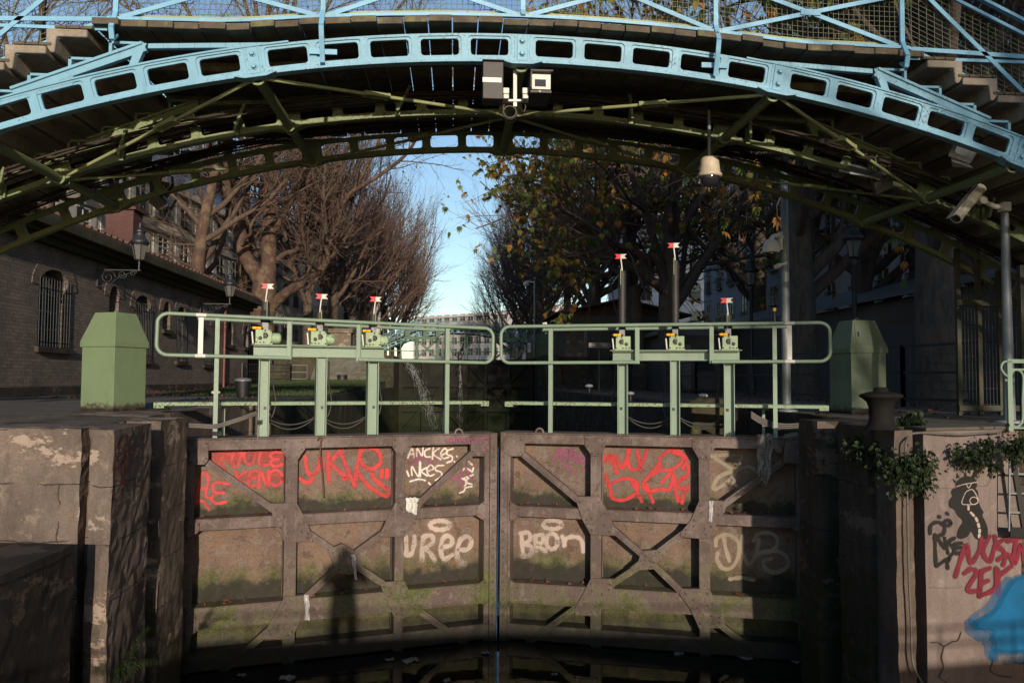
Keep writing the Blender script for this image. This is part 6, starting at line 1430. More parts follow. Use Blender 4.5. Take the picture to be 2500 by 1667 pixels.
def grow(mbs, p, d, L, r, lvl, cfg, leaves):
    """one branch: wandering tapered tube, then its children"""
    c = cfg[lvl]; n = c['seg']; pts = [p.copy()]; dd = d.copy(); rs = [r]
    for i in range(n):
        dd = (dd + rnd_perp(dd) * c['wob'] + Vector((0, 0, c['up']))).normalized(); p = p + dd * (L / n); pts.append(p.copy()); rs.append(r * (1 - (1 - c['taper']) * (i + 1) / n))
    mbs[min(lvl, 1) if lvl < 2 else 1 if lvl < c.get('crownlvl', 2) else 1].tube(pts, rs, c['sides'], caps=False, smooth=lvl < 3)
    if lvl + 1 < len(cfg):
        k = cfg[lvl + 1]; m = int(k['num'] + random.random())
        for j in range(m):
            t_ = k['t0'] + (1 - k['t0']) * (j + random.random()) / m; f = t_ * n; i = min(int(f), n - 1); q = pts[i].lerp(pts[i + 1], f - i); ax = (pts[i + 1] - pts[i]).normalized()
            a = R(random.uniform(*k['ang'])); nd = (ax * math.cos(a) + rnd_perp(ax) * math.sin(a)).normalized()
            if k.get('out'): nd = (nd + Vector((nd.x, nd.y, 0)) * k['out']).normalized()
            grow(mbs, q, nd, L * random.uniform(*k['len']) * (1.15 - .45 * t_ if lvl else 1), max(rs[i] * k['rad'], .004), lvl + 1, cfg, leaves)
    elif leaves is not None and random.random() < leaves['p']:
        for _ in range(leaves['n']):
            q = pts[-1].lerp(pts[0], random.random() * .8); leaves['f'](leaves['mb'], q)
def palm_leaf(mb, q, s=None, n=5):
    s = s or random.uniform(.10, .19); az = random.uniform(0, 6.3); dn = random.uniform(-2.6, -.1)
    fw = Vector((math.cos(az), math.sin(az), dn)).normalized(); sd = fw.cross(Vector((0, 0, 1))).normalized(); b = len(mb.v)
    mb.v.append(tuple(q)); fs = []
    for k in range(n):
        a = (k - (n - 1) / 2) * .55; dr = (fw * math.cos(a) + sd * math.sin(a)); pr = dr.cross(fw.cross(sd)).normalized(); l = s * (1 - .25 * abs(k - (n - 1) / 2) / 2); w = l * .2
        m_ = q + dr * l * .62; e = q + dr * l + Vector((0, 0, -l * .3)); j = len(mb.v); mb.v += [tuple(m_ + pr * w), tuple(e), tuple(m_ - pr * w)]
        mb.f.append((b, j, j + 1, j + 2)); mb.m.append(0); mb.sm.append(False)
def tree_proto(name, label, cfg, seed, h0, r0, barkm, twigm, leaf=None, leafmat=None, group=None):
    random.seed(seed); root = thing(name, label, 'tree', (0, 0, 0), 0, group); mt, mc = MB(), MB(); lv = None
    if leaf: lv = dict(leaf); lv['mb'] = MB()
    mt.tube([(0, 0, -.2), (0, 0, .1), (0, 0, .5), (0.03, .02, h0 * .6)], [r0 * 1.5, r0 * 1.2, r0 * 1.03, r0], 14, caps=False)
    grow((mt, mc), Vector((.03, .02, h0 * .55)), Vector((0, 0, 1)), cfg[0]['L'], r0, 0, cfg, lv)
    mt.build('trunk', barkm, root, base=(0, 0, 0), recalc=False); cr = mc.build('crown', twigm, root, base=(0, 0, 0), recalc=False)
    if lv: lv['mb'].build('foliage', leafmat, root, base=(0, 0, 0), recalc=False)
    return root
BROOM = [dict(L=3.4, seg=5, wob=.05, up=0, taper=.75, sides=12),
         dict(num=10, t0=.15, ang=(42, 72), len=(1.7, 2.5), rad=.46, seg=9, wob=.10, up=.13, taper=.35, sides=7),
         dict(num=8, t0=.16, ang=(22, 48), len=(.42, .72), rad=.52, seg=6, wob=.10, up=.10, taper=.4, sides=5),
         dict(num=8, t0=.12, ang=(18, 42), len=(.42, .75), rad=.5, seg=4, wob=.10, up=.08, taper=.4, sides=3),
         dict(num=5, t0=.1, ang=(16, 38), len=(.4, .8), rad=.55, seg=2, wob=.12, up=.05, taper=.4, sides=3)]
PLANE = [dict(L=6.5, seg=7, wob=.06, up=0, taper=.55, sides=14),
         dict(num=8, t0=.1, ang=(30, 65), len=(.9, 1.5), rad=.5, seg=9, wob=.17, up=.06, taper=.3, sides=8),
         dict(num=7, t0=.2, ang=(30, 65), len=(.4, .7), rad=.5, seg=6, wob=.18, up=.05, taper=.35, sides=5),
         dict(num=7, t0=.12, ang=(28, 62), len=(.4, .7), rad=.48, seg=4, wob=.2, up=.03, taper=.4, sides=4),
         dict(num=5, t0=.1, ang=(25, 60), len=(.4, .8), rad=.5, seg=3, wob=.2, up=.0, taper=.4, sides=3)]
CHEST = [dict(L=5.0, seg=6, wob=.05, up=0, taper=.7, sides=14),
         dict(num=11, t0=.05, ang=(45, 85), len=(1.0, 1.6), rad=.48, seg=8, wob=.12, up=.09, taper=.3, sides=8),
         dict(num=8, t0=.18, ang=(28, 60), len=(.4, .68), rad=.5, seg=6, wob=.14, up=.07, taper=.35, sides=5),
         dict(num=7, t0=.12, ang=(25, 55), len=(.4, .7), rad=.5, seg=4, wob=.15, up=.05, taper=.4, sides=3),
         dict(num=4, t0=.1, ang=(22, 55), len=(.4, .8), rad=.52, seg=2, wob=.16, up=.0, taper=.4, sides=3)]
def sprout(protos, spots, group, labels, zk=1.0):
    used = set()
    for i, (k, x, y, z, s, rz) in enumerate(spots):
        p = protos[k]; o = p if k not in used else copy_tree(p); used.add(k)
        o.location = (x, y, z); o.rotation_euler = (0, 0, rz); o.scale = (s, s, s * zk); o['label'] = labels[i]; o['group'] = group
G1 = 'bare trees along the left bank'
bL = [tree_proto('bare_tree', 'x', BROOM, 11, 3.0, .34, M['bark_dark'], M['twig_red'], dict(p=.05, n=1, f=lambda mb, q: palm_leaf(mb, q, .12, 3)), M['leaf_brown'], G1), tree_proto('bare_tree', 'x', BROOM, 23, 2.6, .36, M['bark_dark'], M['twig_red'], dict(p=.10, n=2, f=lambda mb, q: palm_leaf(mb, q, .14, 3)), M['leaf_chest'], G1)]
sprout(bL, [(0, -9.3, 51, ZU, .95, .4), (1, -8.6, 57, ZU, .98, 2.1), (0, -8.4, 65, ZU, .98, 4.0), (1, -8.3, 73, ZU, 1.0, 5.2), (0, -8.2, 82, ZU, 1.0, 1.2), (1, -8.2, 92, ZU, 1.05, .2), (0, -8.2, 104, ZU, 1.05, 2.9), (1, -8.2, 118, ZU, 1.0, 3.9)], G1,
       ['bare tree directly right of the forked plane tree, clinging brown leaves', 'bare dark-trunked tree second after the plane tree on the left bank', 'bare tree in the middle of the left row', 'bare tree with some green leaves left, past the middle of the left row', 'bare reddish broom-shaped tree whose twigs edge the sky gap on the left',
        'bare tree behind the sky-edging one in the left row', 'bare tree last but one in the left row', 'bare tree at the far end of the left row'], 1.4)
G2 = 'bare trees along the right bank'
bR = [tree_proto('bare_tree', 'x', BROOM, 31, 2.8, .34, M['bark_dark'], M['twig_dark'], dict(p=.03, n=1, f=lambda mb, q: palm_leaf(mb, q, .12, 3)), M['leaf_brown'], G2)]
sprout(bR, [(0, 8.6, 61, ZU, 1.0, 1.0), (0, 8.5, 70, ZU, 1.0, 2.6), (0, 8.4, 80, ZU, 1.0, 4.4), (0, 8.4, 91, ZU, 1.02, .3), (0, 8.4, 104, ZU, 1.05, 5.4), (0, 8.4, 118, ZU, 1.0, 3.1)], G2,
       ['bare dark tree next beyond the leafy chestnuts on the right bank', 'bare dark tree second beyond the leafy chestnuts', 'bare dark broom-shaped tree by the thin upper quay pole', 'bare dark tree whose twigs edge the sky gap on the right', 'bare dark tree behind the sky-edging one on the right', 'bare dark tree at the far end of the right row'], 1.4)
G3 = 'autumn chestnuts along the right bank'
lf_ = dict(p=.55, n=4, f=lambda mb, q: palm_leaf(mb, q, random.uniform(.10, .20)))
cR = [tree_proto('chestnut_tree', 'x', CHEST, 41, 2.6, .42, M['bark_dark'], M['twig_dark'], lf_, M['leaf_chest'], G3), tree_proto('chestnut_tree', 'x', CHEST, 57, 2.8, .40, M['bark_dark'], M['twig_dark'], dict(p=.5, n=3, f=lambda mb, q: palm_leaf(mb, q, random.uniform(.10, .2))), M['leaf_chest'], G3)]
sprout(cR, [(1, 9.35, 14.8, 0, 1.0, .6), (1, 9.9, 22.0, 0, .95, 3.0), (0, 9.6, 35.2, 0, 1.12, 2.2), (0, 9.6, 43.0, ZU, 1.1, .5), (0, 9.2, 52.5, ZU, 1.1, 4.5), (1, 15.5, 29, 0, .95, 1.5), (1, 14.5, 20.5, 0, .85, 4.0), (1, 17.5, 45, ZU, 1.1, 4.4)], G3,
       ['chestnut with the thick grey trunk beside the steel trestle, nearest on the right', 'chestnut behind the grey camera pole with a long limb toward the lamp', 'wide chestnut hung with orange and green leaves above the garden shed', 'leafy chestnut rising behind the garden shed', 'farthest leafy chestnut, behind the guard house', 'thin-leaved chestnut before the grey building, behind the far street lamp', 'thin-leaved chestnut veiling the grey building beside the near street lamp', 'chestnut deep behind the garden shed on the right'], 1.32)
sprout([tree_proto('bare_tree', 'x', PLANE, 77, 4, .30, M['bark_plane'], M['twig_plane'], None, None, 'plane trees behind the brick house')], [(0, -13.2, 41, 0, 1.3, 1.0), (0, -15.0, 58, ZU, 1.6, 4.4), (0, -17, 34, 0, 1.55, 2.9)], 'plane trees behind the brick house',
       ['pale plane tree before the cream apartment block', 'plane tree farthest back before the cream apartment block', 'tall plane tree whose fine twigs fill the sky over the left stairs'])
# the big forked plane tree, limbs surveyed from the photograph
random.seed(99); YP = 45.0
hero = thing('plane_tree', 'massive forked plane tree with reddish bark and a long low limb, behind the brick house', 'tree', (at(650, 880, YP).x, YP, ZU)); mt, mc = MB(), MB()
hl = dict(p=.08, n=1, f=lambda mb, q: palm_leaf(mb, q, .14, 3), mb=MB())
def limb(zn, pts, rpx, dy=0, twigs=6, lv0=1):
    P = [at(*zz(zn, x, y), YP) for x, y in pts]; n = len(P)
    P = [p + Vector((0, dy * i / (n - 1), 0)) for i, p in enumerate(P)]
    P = [at_p for at_p in smooth_path(P, 4)]; k = len(P)
    rs = [(rpx[0] + (rpx[1] - rpx[0]) * i / (k - 1)) * YP / 1944 * (1 + .06 * math.sin(i * 2.1)) for i in range(k)]
    mt.tube(P, rs, 12)
    for j in range(twigs):
        i = int(k * (.3 + .7 * (j + random.random()) / twigs)); i = min(i, k - 2); ax = (P[i + 1] - P[i]).normalized(); a = R(random.uniform(25, 65))
        nd = (ax * math.cos(a) + rnd_perp(ax) * math.sin(a)).normalized()
        grow((mt, mc), P[i], nd, random.uniform(2.2, 4.2), min(rs[i] * .4, .09), 2, PLANE, hl)
    grow((mt, mc), P[-1], (P[-1] - P[-2]).normalized(), 4.5, rs[-1], 2, PLANE, hl)
mt.tube([at(632, 900, YP), at(634, 830, YP), at(642, 760, YP), at(646, 700, YP), at(648, 660, YP)], [.95, .78, .70, .66, .52], 18)
limb(13, [(1470, 1560), (1400, 1420), (1300, 1280), (1230, 1150), (1180, 950), (1120, 700), (1080, 560)], (19, 14), 1, 4)
limb(13, [(1085, 600), (1040, 480), (975, 380), (900, 260), (820, 120), (760, -100), (730, -350)], (12, 6), 2, 8); limb(13, [(1080, 580), (1070, 440), (1060, 300), (1075, 100), (1090, -200), (1060, -500)], (9, 4), 0, 8)
limb(13, [(1530, 1560), (1550, 1350), (1565, 1000), (1580, 700), (1590, 450), (1620, 250), (1650, 50), (1680, -250), (1700, -600)], (20, 11), -1, 12)
limb(13, [(1575, 1000), (1680, 850), (1780, 700), (1880, 560), (1960, 430), (2060, 300), (2200, 50), (2330, -300)], (11, 5), -3, 10)
limb(13, [(1560, 480), (1450, 350), (1350, 290), (1270, 240), (1180, 60), (1120, -200)], (9, 4), 3, 8)
limb(11, [(560, 440), (680, 350), (800, 280), (950, 205), (1080, 130), (1200, 70), (1310, -20), (1330, -140), (1330, -260)], (13, 8), -3, 5)
limb(2, [(-20, 1345), (15, 1260), (70, 1190), (150, 1150), (260, 1100), (400, 1010), (480, 915), (560, 800), (640, 640)], (6.5, 2.5), -4, 14)
limb(2, [(60, 1200), (130, 1080), (200, 980), (250, 900), (330, 700), (400, 420)], (6, 2.5), -3, 10)
limb(13, [(1640, 1250), (1760, 1180), (1900, 1150), (1970, 1060), (1990, 900), (2030, 700), (2080, 450), (2150, 100)], (7, 3.5), -2, 10)
limb(13, [(1230, 1060), (1290, 1000), (1370, 960), (1390, 880), (1480, 780), (1600, 700), (1760, 660)], (5, 2.5), -2, 6)
for bx, by, tx, ty in ((655, 250, 480, -260), (650, 200, 620, -400), (668, 150, 800, -350), (690, 200, 960, -250), (800, 300, 1090, -120), (560, 300, 330, -150), (560, 260, 180, -60), (700, 100, 880, -480), (820, 420, 1010, 60), (640, 150, 720, -500)):
    a = at(bx, by, YP); b = at(tx, ty, YP + random.uniform(-5, 2)); P = smooth_path([a, a.lerp(b, .5) + Vector((random.uniform(-.8, .8), 0, random.uniform(.2, .9))), b], 6); k = len(P); mt.tube(P, [.15 * (1 - .75 * i / (k - 1)) for i in range(k)], 7)
    for j in range(11):
        i = min(int(k * (.2 + .8 * random.random())), k - 2); ax = (P[i + 1] - P[i]).normalized(); aa = R(random.uniform(25, 70)); grow((mt, mc), P[i], (ax * math.cos(aa) + rnd_perp(ax) * math.sin(aa)).normalized(), random.uniform(1.8, 3.8), .05, 2, PLANE, hl)
mt.build('trunk', M['bark_plane'], hero, recalc=False); mc.build('crown', M['twig_plane'], hero, recalc=False); hl['mb'].build('foliage', M['leaf_brown'], hero, recalc=False)
# overhanging leafy chestnut branch into the sky gap
random.seed(13)
br = thing('chestnut_tree', 'chestnut bough with orange leaves leaning into the sky gap right of centre', 'tree', (8.9, 38, 0)); mt, mc = MB(), MB(); bl = dict(p=.9, n=5, f=lambda mb, q: palm_leaf(mb, q, random.uniform(.12, .24)), mb=MB())
mt.tube([(8.9, 38, -.2), (8.9, 38, 2.5), (8.6, 37.8, 5)], [.4, .3, .24], 12)
for zn, pts, rr in ((2, [(2300, 1600), (2000, 1300), (1800, 1140), (1640, 960), (1500, 880), (1300, 800)], .12), (2, [(1900, 1250), (1600, 1180), (1350, 1120), (1120, 1070), (930, 1050)], .07), (2, [(1800, 1350), (1500, 1300), (1250, 1230), (1080, 1240)], .06), (2, [(1650, 1000), (1400, 1000), (1150, 960), (1000, 930)], .06)):
    P = smooth_path([at(*zz(zn, x, y), 36) for x, y in pts], 4); k = len(P); mc.tube(P, [rr * (1 - .8 * i / (k - 1)) + .008 for i in range(k)], 6)
    for j in range(26):
        i = min(int(k * (.15 + .85 * random.random())), k - 2); ax = (P[i + 1] - P[i]).normalized(); a = R(random.uniform(25, 75)); nd = (ax * math.cos(a) + rnd_perp(ax) * math.sin(a)).normalized()
        grow((mt, mc), P[i], nd, random.uniform(.5, 1.6), .022, 3, CHEST, bl)
mt.build('trunk', M['bark_dark'], br, recalc=False); mc.build('crown', M['twig_dark'], br, recalc=False); bl['mb'].build('foliage', M['leaf_chest'], br, recalc=False)
sprout([tree_proto('bare_tree', 'x', BROOM, 61, 2.0, .2, M['bark_dark'], M['twig_plane'])], [(0, .6, 128, ZU, .72, 0)], 'small bare tree before the slab block', ['small pale bare tree in the centre before the pale slab block'])
# ================================================================== IVY AND WEEDS
def ivy(name, label, pts, n, spread, hang=.0, s=(.025, .055), cat='ivy', Yd=.06, cl=1.0):
    root = None; mb = MB(); st = MB()
    P = [Vector(p) for p in pts]
    for p in P[:-1]:
        pass
    if len(P) > 1: st.tube(smooth_path(P, 4), .006, 5, caps=False)
    for i in range(n):
        f = random.random() * (len(P) - 1) if len(P) > 1 else 0; k = min(int(f), max(len(P) - 2, 0)); c = P[k].lerp(P[k + 1], f - k) if len(P) > 1 else P[0]
        q = c + Vector((random.gauss(0, spread), -abs(random.gauss(0, Yd)), random.gauss(0, spread) - abs(random.gauss(0, hang)))); palm_leaf(mb, q, random.uniform(*s), 3)
    root = thing(name, label, cat, P[0]); st.build('stem', M['bark_dark'], root, recalc=False); mb.build('foliage', M['leaf_ivy'], root, recalc=False); return root
random.seed(21); yv = PR.y - .02
A9 = lambda x, y, Y: at(*zz(9, x, y), Y)
ivy('ivy', 'upper ivy cushion hanging over the dark wall left of the bollard', [A9(1030, 150, 8.2), A9(1100, 120, 8.1), A9(1180, 170, 8.0), A9(1240, 240, yv)], 900, .075, .05)
ivy('ivy', 'ivy mat around the cable on the slim pier', [A9(1290, 300, yv), A9(1360, 260, yv - .03), A9(1430, 230, yv - .03), A9(1420, 330, yv)], 1000, .075, .06)
ivy('ivy', 'ivy sprig trailing on the pale mural wall', [A9(1650, 150, mu0.y), A9(1700, 220, mu0.y + .02), A9(1760, 200, mu0.y + .05), A9(1810, 170, mu0.y + .05), A9(1840, 110, mu0.y + .06)], 330, .045, .03); ivy('ivy', 'ivy strand running down beside the crack on the mural wall', [A9(1800, 200, mu0.y + .05), A9(1840, 240, mu0.y + .05), A9(1870, 275, mu0.y + .05)], 120, .03, .02)
ivy('ivy', 'ivy tuft below the scroll railing at the right edge', [A9(1940, 130, mu0.y + .1), A9(2000, 160, mu0.y + .1), A9(2020, 110, mu0.y + .1)], 380, .05, .04)
ivy('ivy', 'long curtain of ivy down the dark lock wall', [A9(1170, 780, 8.3), A9(1190, 900, 8.25), A9(1160, 1050, 8.2), A9(1190, 1180, 8.2), A9(1200, 1300, 8.2)], 1100, .075, .06); ivy('ivy', 'small ivy patch on the dark wall above the long curtain', [A9(1010, 720, 8.6), A9(1060, 760, 8.5)], 200, .06, .04)
ivy('weed', 'leafy green weed growing behind the big bollard', [at(*zz(6, 1340, 1150), 8.05), at(*zz(6, 1390, 1140), 8.05)], 360, .045, .0, (.04, .08), 'weed')
ivy('weed', 'small green tuft on the left quay in front of the walkway', [atz(*zz(4, 985, 1075))], 60, .05, .0, (.03, .05), 'weed'); ivy('weed', 'second green tuft on the left quay nearer the railing post', [atz(*zz(4, 1130, 1060))], 60, .05, .0, (.03, .05), 'weed')
def fern(label, zn, base, tips, Y):
    b = at(*zz(zn, *base), Y); root = thing('weed', label, 'weed', b); st, lv = MB(), MB()
    for tx, ty in tips:
        e = at(*zz(zn, tx, ty), Y - .1); mid = b.lerp(e, .5) + Vector((0, 0, .06)); P = smooth_path([b, mid, e], 8); st.tube(P, [.006 * (1 - .7 * i / (len(P) - 1)) for i in range(len(P))], 5, caps=False)
        for i in range(2, len(P)):
            for sgn in (-1, 1):
                d = (P[i] - P[i - 1]).normalized(); sd = (Vector((0, -1, 0)).cross(d) * sgn + d * .7).normalized(); l = .055 * (1.1 - i / len(P)) + .015; m_ = P[i] + sd * l * .5; pr = d * l * .13
                lv.add([P[i], m_ + pr, P[i] + sd * l + Vector((0, -.02, -.02)), m_ - pr], [(0, 1, 2, 3)])
    st.build('stem', M['leaf_ivy'], root, recalc=False); lv.build('leaf', M['leaf_ivy'], root, recalc=False)
fern('green weed with long drooping stems low on the left pier', 7, (740, 1540), [(885, 1230), (940, 1430), (700, 1500), (800, 1360), (690, 1560)], 6.6)
# moss tufts and leaves on gate ledges
# ================================================================== LITTER, CABLES, SMALL THINGS
def sheet(name, label, cat, corners, mat, crumple=.03, nx=8, nz=10, thick=True, seed=1):
    random.seed(seed); a, b, c, d = [Vector(p) for p in corners]; vs = []
    for j in range(nz + 1):
        for i in range(nx + 1):
            u, v = i / nx, j / nz; p = (a.lerp(b, u)).lerp(d.lerp(c, u), v); w = noise.noise_vector(Vector((u * 5 + seed, v * 4, seed))) * crumple + Vector((0, math.sin(u * 19 + seed) * crumple * .6, 0)); vs.append(p + w)
    mb = MB(); mb.add(vs, [(j * (nx + 1) + i, j * (nx + 1) + i + 1, (j + 1) * (nx + 1) + i + 1, (j + 1) * (nx + 1) + i) for j in range(nz) for i in range(nx)], 0, False)
    o = tag(mb.build(name, mat, recalc=False), label, cat); s = o.modifiers.new('thickness', 'SOLIDIFY'); s.thickness = .003; return o
t = NT('clear_film'); t.b.inputs['Alpha'].default_value = .42; n_ = t.noise(30, 4); t.bump(n_, .6, .01); M['film'] = t.fin((.34, .30, .28), .22)
LP = lambda lf, zn, x, y, d: lf.wpx(zz(zn, x, y), d)
sheet('plastic_bag', 'torn translucent plastic film draped over the right gate corner', 'plastic bag', [LP(RIGHT, 9, 458, 85, .05), LP(RIGHT, 9, 560, 78, .05), LP(RIGHT, 9, 525, 395, .06), LP(RIGHT, 9, 468, 330, .08)], M['film'], .045, 12, 16, seed=3)
sheet('plastic_bag', 'translucent film strip blowing right from the gate corner debris', 'plastic bag', [LP(RIGHT, 9, 500, 85, .06), LP(RIGHT, 9, 550, 80, .06), LP(RIGHT, 9, 612, 180, .05), LP(RIGHT, 9, 580, 195, .06)], M['film'], .03, 6, 8, seed=5)
sheet('rag', 'white rag hanging over a gusset of the left leaf', 'rag', [LP(LEFT, 8, 392, 460, .035), LP(LEFT, 8, 472, 460, .035), LP(LEFT, 8, 456, 566, .05), LP(LEFT, 8, 398, 535, .045)], M['white'], .02, 8, 8, seed=7)
sheet('rag', 'pale strip of plastic caught on the central crossing of the left leaf', 'rag', [LP(LEFT, 8, 62, 800, .035), LP(LEFT, 8, 92, 800, .035), LP(LEFT, 8, 100, 950, .04), LP(LEFT, 8, 88, 945, .05)], M['plastic'], .015, 5, 10, seed=9)
sheet('rag', 'white strip of plastic on the lower left gusset of the left leaf', 'rag', [LP(LEFT, 7, 1820, 1040, .035), LP(LEFT, 7, 1850, 1038, .035), LP(LEFT, 7, 1852, 1190, .04), LP(LEFT, 7, 1825, 1190, .05)], M['plastic'], .015, 5, 10, seed=11)
sheet('rag', 'shiny foil strip stuck on the right leaf above DUB', 'rag', [LP(RIGHT, 9, 178, 478, .035), LP(RIGHT, 9, 202, 478, .035), LP(RIGHT, 9, 190, 605, .04), LP(RIGHT, 9, 174, 600, .045)], M['plastic'], .015, 5, 10, seed=13)
m = MB(); m.tube(smooth_path([LP(LEFT, 7, 1900, 118, .03), LP(LEFT, 7, 1912, 98, .05), LP(LEFT, 7, 1922, 105, .06), LP(LEFT, 7, 1916, 180, .045), LP(LEFT, 7, 1928, 320, .03), LP(LEFT, 7, 1937, 455, .0)], 5), .012, 7); tag(m.build('iron_rod', plain('rusty_rod', (.10, .045, .03), .8)), 'rusty hooked iron rod hanging over the top girder of the left leaf', 'rod')
q = [LP(RIGHT, 9, x, y, .02) for x, y in ((622, 120), (722, 120), (715, 258), (612, 245))]; m = MB(); m.prism(q, [p + RIGHT.n * .10 for p in q]); tag(m.build('metal_box', M['gate_frame'], bevel=.012), 'dented metal hinge box at the outer corner of the right leaf', 'box')
b_ = LP(RIGHT, 9, 655, 105, .0); m = MB(); m.tube([b_ + Vector((-.06, 0, .02)), b_ + Vector((.1, .02, .05))], [.035, .035], 10); m.tube([b_ + Vector((.1, .02, .05)), b_ + Vector((.16, .03, .06))], [.03, .012], 10); tag(m.build('plastic_bottle', M['film']), 'crushed clear plastic bottle on the corner of the right leaf', 'bottle')
b_ = at(*zz(6, 160, 1160), 12.2); mb = MB(); bm = bmesh.new(); bmesh.ops.create_icosphere(bm, subdivisions=4, radius=1)
for v in bm.verts: k = 1 + .25 * noise.noise(v.co * 1.8) + .08 * noise.noise(v.co * 6); v.co = Vector((max(-.75, min(.75, v.co.x * k)) * .42, max(-.7, min(.7, v.co.y * k)) * .4, max(-.8, min(.8, v.co.z * k)) * .5))
mb.add([b_ + v.co for v in bm.verts], [tuple(v.index for v in f.verts) for f in bm.faces], 0, True); bm.free(); tag(mb.build('stone_block', M['mossy']), 'rounded mossy stone block seen between the right leaf columns', 'stone block')
def cablerun(label, runs, r, mat, cat='cable', name='cable'):
    m = MB()
    for pts in runs: m.tube(smooth_path(pts, 7), r, 7)
    tag(m.build(name, mat), label, cat)
cablerun('grey power cables sagging from the left pier to the gate', [[at(*zz(4, x, y + 9 * k), 9.5 + .3 * i / 5) for i, (x, y) in enumerate(((1080, 1160), (1180, 1165), (1290, 1168), (1390, 1140), (1480, 1110), (1535, 1090)))] for k in range(3)], .011, M['cable_grey'])
cablerun('bundle of grey cables running to the gate hinge on the right', [[at(*zz(6, x, y + 11 * k), 10.4) for x, y in ((425, 1090), (480, 1125), (560, 1155), (640, 1165), (725, 1160))] for k in range(4)], .012, M['cable_grey'])
cablerun('grey conduit running down the slim pier and along the mural coping', [[at(*zz(9, 1970, 64), mu0.y + .13), at(*zz(9, 1850, 70), mu0.y + .08), at(*zz(9, 1700, 82), mu0.y + .02), at(*zz(9, 1560, 78), mu0.y - .01), at(*zz(9, 1430, 72), mu0.y - .04), at(*zz(9, 1375, 85), mu0.y - .04), at(*zz(9, 1352, 130), yv - .03), at(*zz(9, 1350, 250), yv - .03), at(*zz(9, 1358, 420), yv - .03), at(*zz(9, 1364, 700), yv - .03), at(*zz(9, 1370, 950), yv - .03), at(*zz(9, 1382, 1200), yv - .03), at(*zz(9, 1392, 1440), yv - .03), at(*zz(9, 1450, 1568), yv - .03)]], .012, M['cable_grey'], 'conduit', 'conduit')
cablerun('thin blue rope hanging in the gap between the two gate leaves', [[LEFT.w((LEFT.L + .02, -.5), -.02), LEFT.w((LEFT.L + .02, -1.6), .0), LEFT.w((LEFT.L + .0, -2.6), .03), LEFT.w((LEFT.L - .01, ZW - .1), .06)]], .006, plain('blue_rope', (.015, .06, .14), .7), 'rope', 'rope')
# floating litter
M['litter'] = plain('wet_litter', (.20, .19, .185), .5, var=.4)
random.seed(17); k = 0
for zn, x, y, lab, s in ((7, 1720, 1535, 'crumpled white wrapper floating bottom left of centre', .09), (7, 1450, 1515, 'small grey scrap floating below the left leaf', .05), (8, 300, 1425, 'floating clear bottle standing upright in the dark water', .05), (8, 420, 1430, 'grey plastic sheet floating below the left leaf', .10), (8, 870, 1385, 'thin floating scrap under the mitre posts', .05), (8, 1280, 1512, 'tiny pale scrap floating right of the rope', .035),
                         (8, 2025, 1390, 'pale floating wrapper under the right leaf', .06), (9, 385, 1412, 'larger pale crumpled paper floating lower right', .09), (9, 690, 1435, 'bluish plastic scrap floating by the right wall', .07), (8, 640, 1550, 'white crumb of litter floating at the bottom edge', .04)):
    c = atz(*zz(zn, x, y), ZW + .012); a = random.uniform(0, 6); dx = Vector((math.cos(a), math.sin(a), 0)) * s; dy = Vector((-math.sin(a), math.cos(a), 0)) * s * .7
    o = sheet('litter', lab, 'litter', [c - dx - dy, c + dx - dy, c + dx + dy, c - dx + dy], M['litter'], .03, 6, 6, seed=30 + k); o['group'] = 'litter floating on the water'; k += 1
mb = MB()
for lf, z in ((LEFT, zmL), (RIGHT, zmR), (LEFT, zlL), (RIGHT, zlR)):
    for i in range(20):
        p = lf.w((random.uniform(.2, 3.9), z + (.14 if z in (zlL, zlR) else .075) + .012), random.uniform(-.2, -.02)); a = random.uniform(0, 6); w = random.uniform(.025, .05); c_, s_ = math.cos(a) * w, math.sin(a) * w
        mb.add([p + Vector((-c_, -s_, .0)), p + Vector((s_, -c_, .02)), p + Vector((c_, s_, .005)), p + Vector((-s_, c_, .03))], [(0, 1, 2, 3)])
tag(mb.build('fallen_leaves', M['wet'], recalc=False), kind='stuff', label='brown leaves caught on the gate ledges', cat='leaves')
# scroll railing and ladder at the right edge
Y = mu0.y + .25; S = lambda x, y: at(*zz(14, x, y), Y); root = thing('scroll_railing', 'pale green wrought scroll railing at the right edge by the mural wall', 'railing', S(840, 1540))
m = MB(); m.bar(S(836, 1545), S(824, 1005), .05, .03, (0, 1, 0)); m.build('post', GG, root); m = MB(); m.bar(S(808, 1008), S(1300, 1012), .03, .04); m.bar(S(838, 1072), S(1300, 1076), .02, .02); m.build('top_rail', GG, root)
m = MB()
for pts in ([(815, 1008), (780, 1020), (765, 1060), (785, 1100), (820, 1135), (815, 1155), (792, 1152)], [(842, 1120), (850, 1090), (880, 1075), (915, 1090), (935, 1140), (930, 1300), (930, 1450), (905, 1500), (870, 1510), (848, 1480)]): m.tube(smooth_path([S(*p) for p in pts], 6), .013, 6)
m.tube([S(845, 1520), S(1300, 1522)], .013, 6); m.build('scroll', GG, root)
Yl = lambda x: mu0.y + (x - 1480) / 2.45 * .00088 - .05
Q = lambda x, y: at(*zz(9, x, y), Yl(x)); root = thing('ladder', 'narrow black ladder fixed on the mural wall under the scroll railing', 'ladder', Q(2030, 690)); m = MB(); m.bar(Q(1985, 150), Q(2005, 320), .05, .03, (0, 1, 0)); m.bar(Q(2005, 320), Q(2058, 640), .05, .03, (0, 1, 0)); m.build('stile', M['black'], root)
m = MB(); m.bar(Q(1970, 665), Q(2200, 675), .03, .10); m.build('foot_bar', M['black'], root); m = MB(); m.bar(Q(1972, 190), Q(1968, 660), .014, .014, (0, 1, 0)); m.build('stile', M['galv'], root)
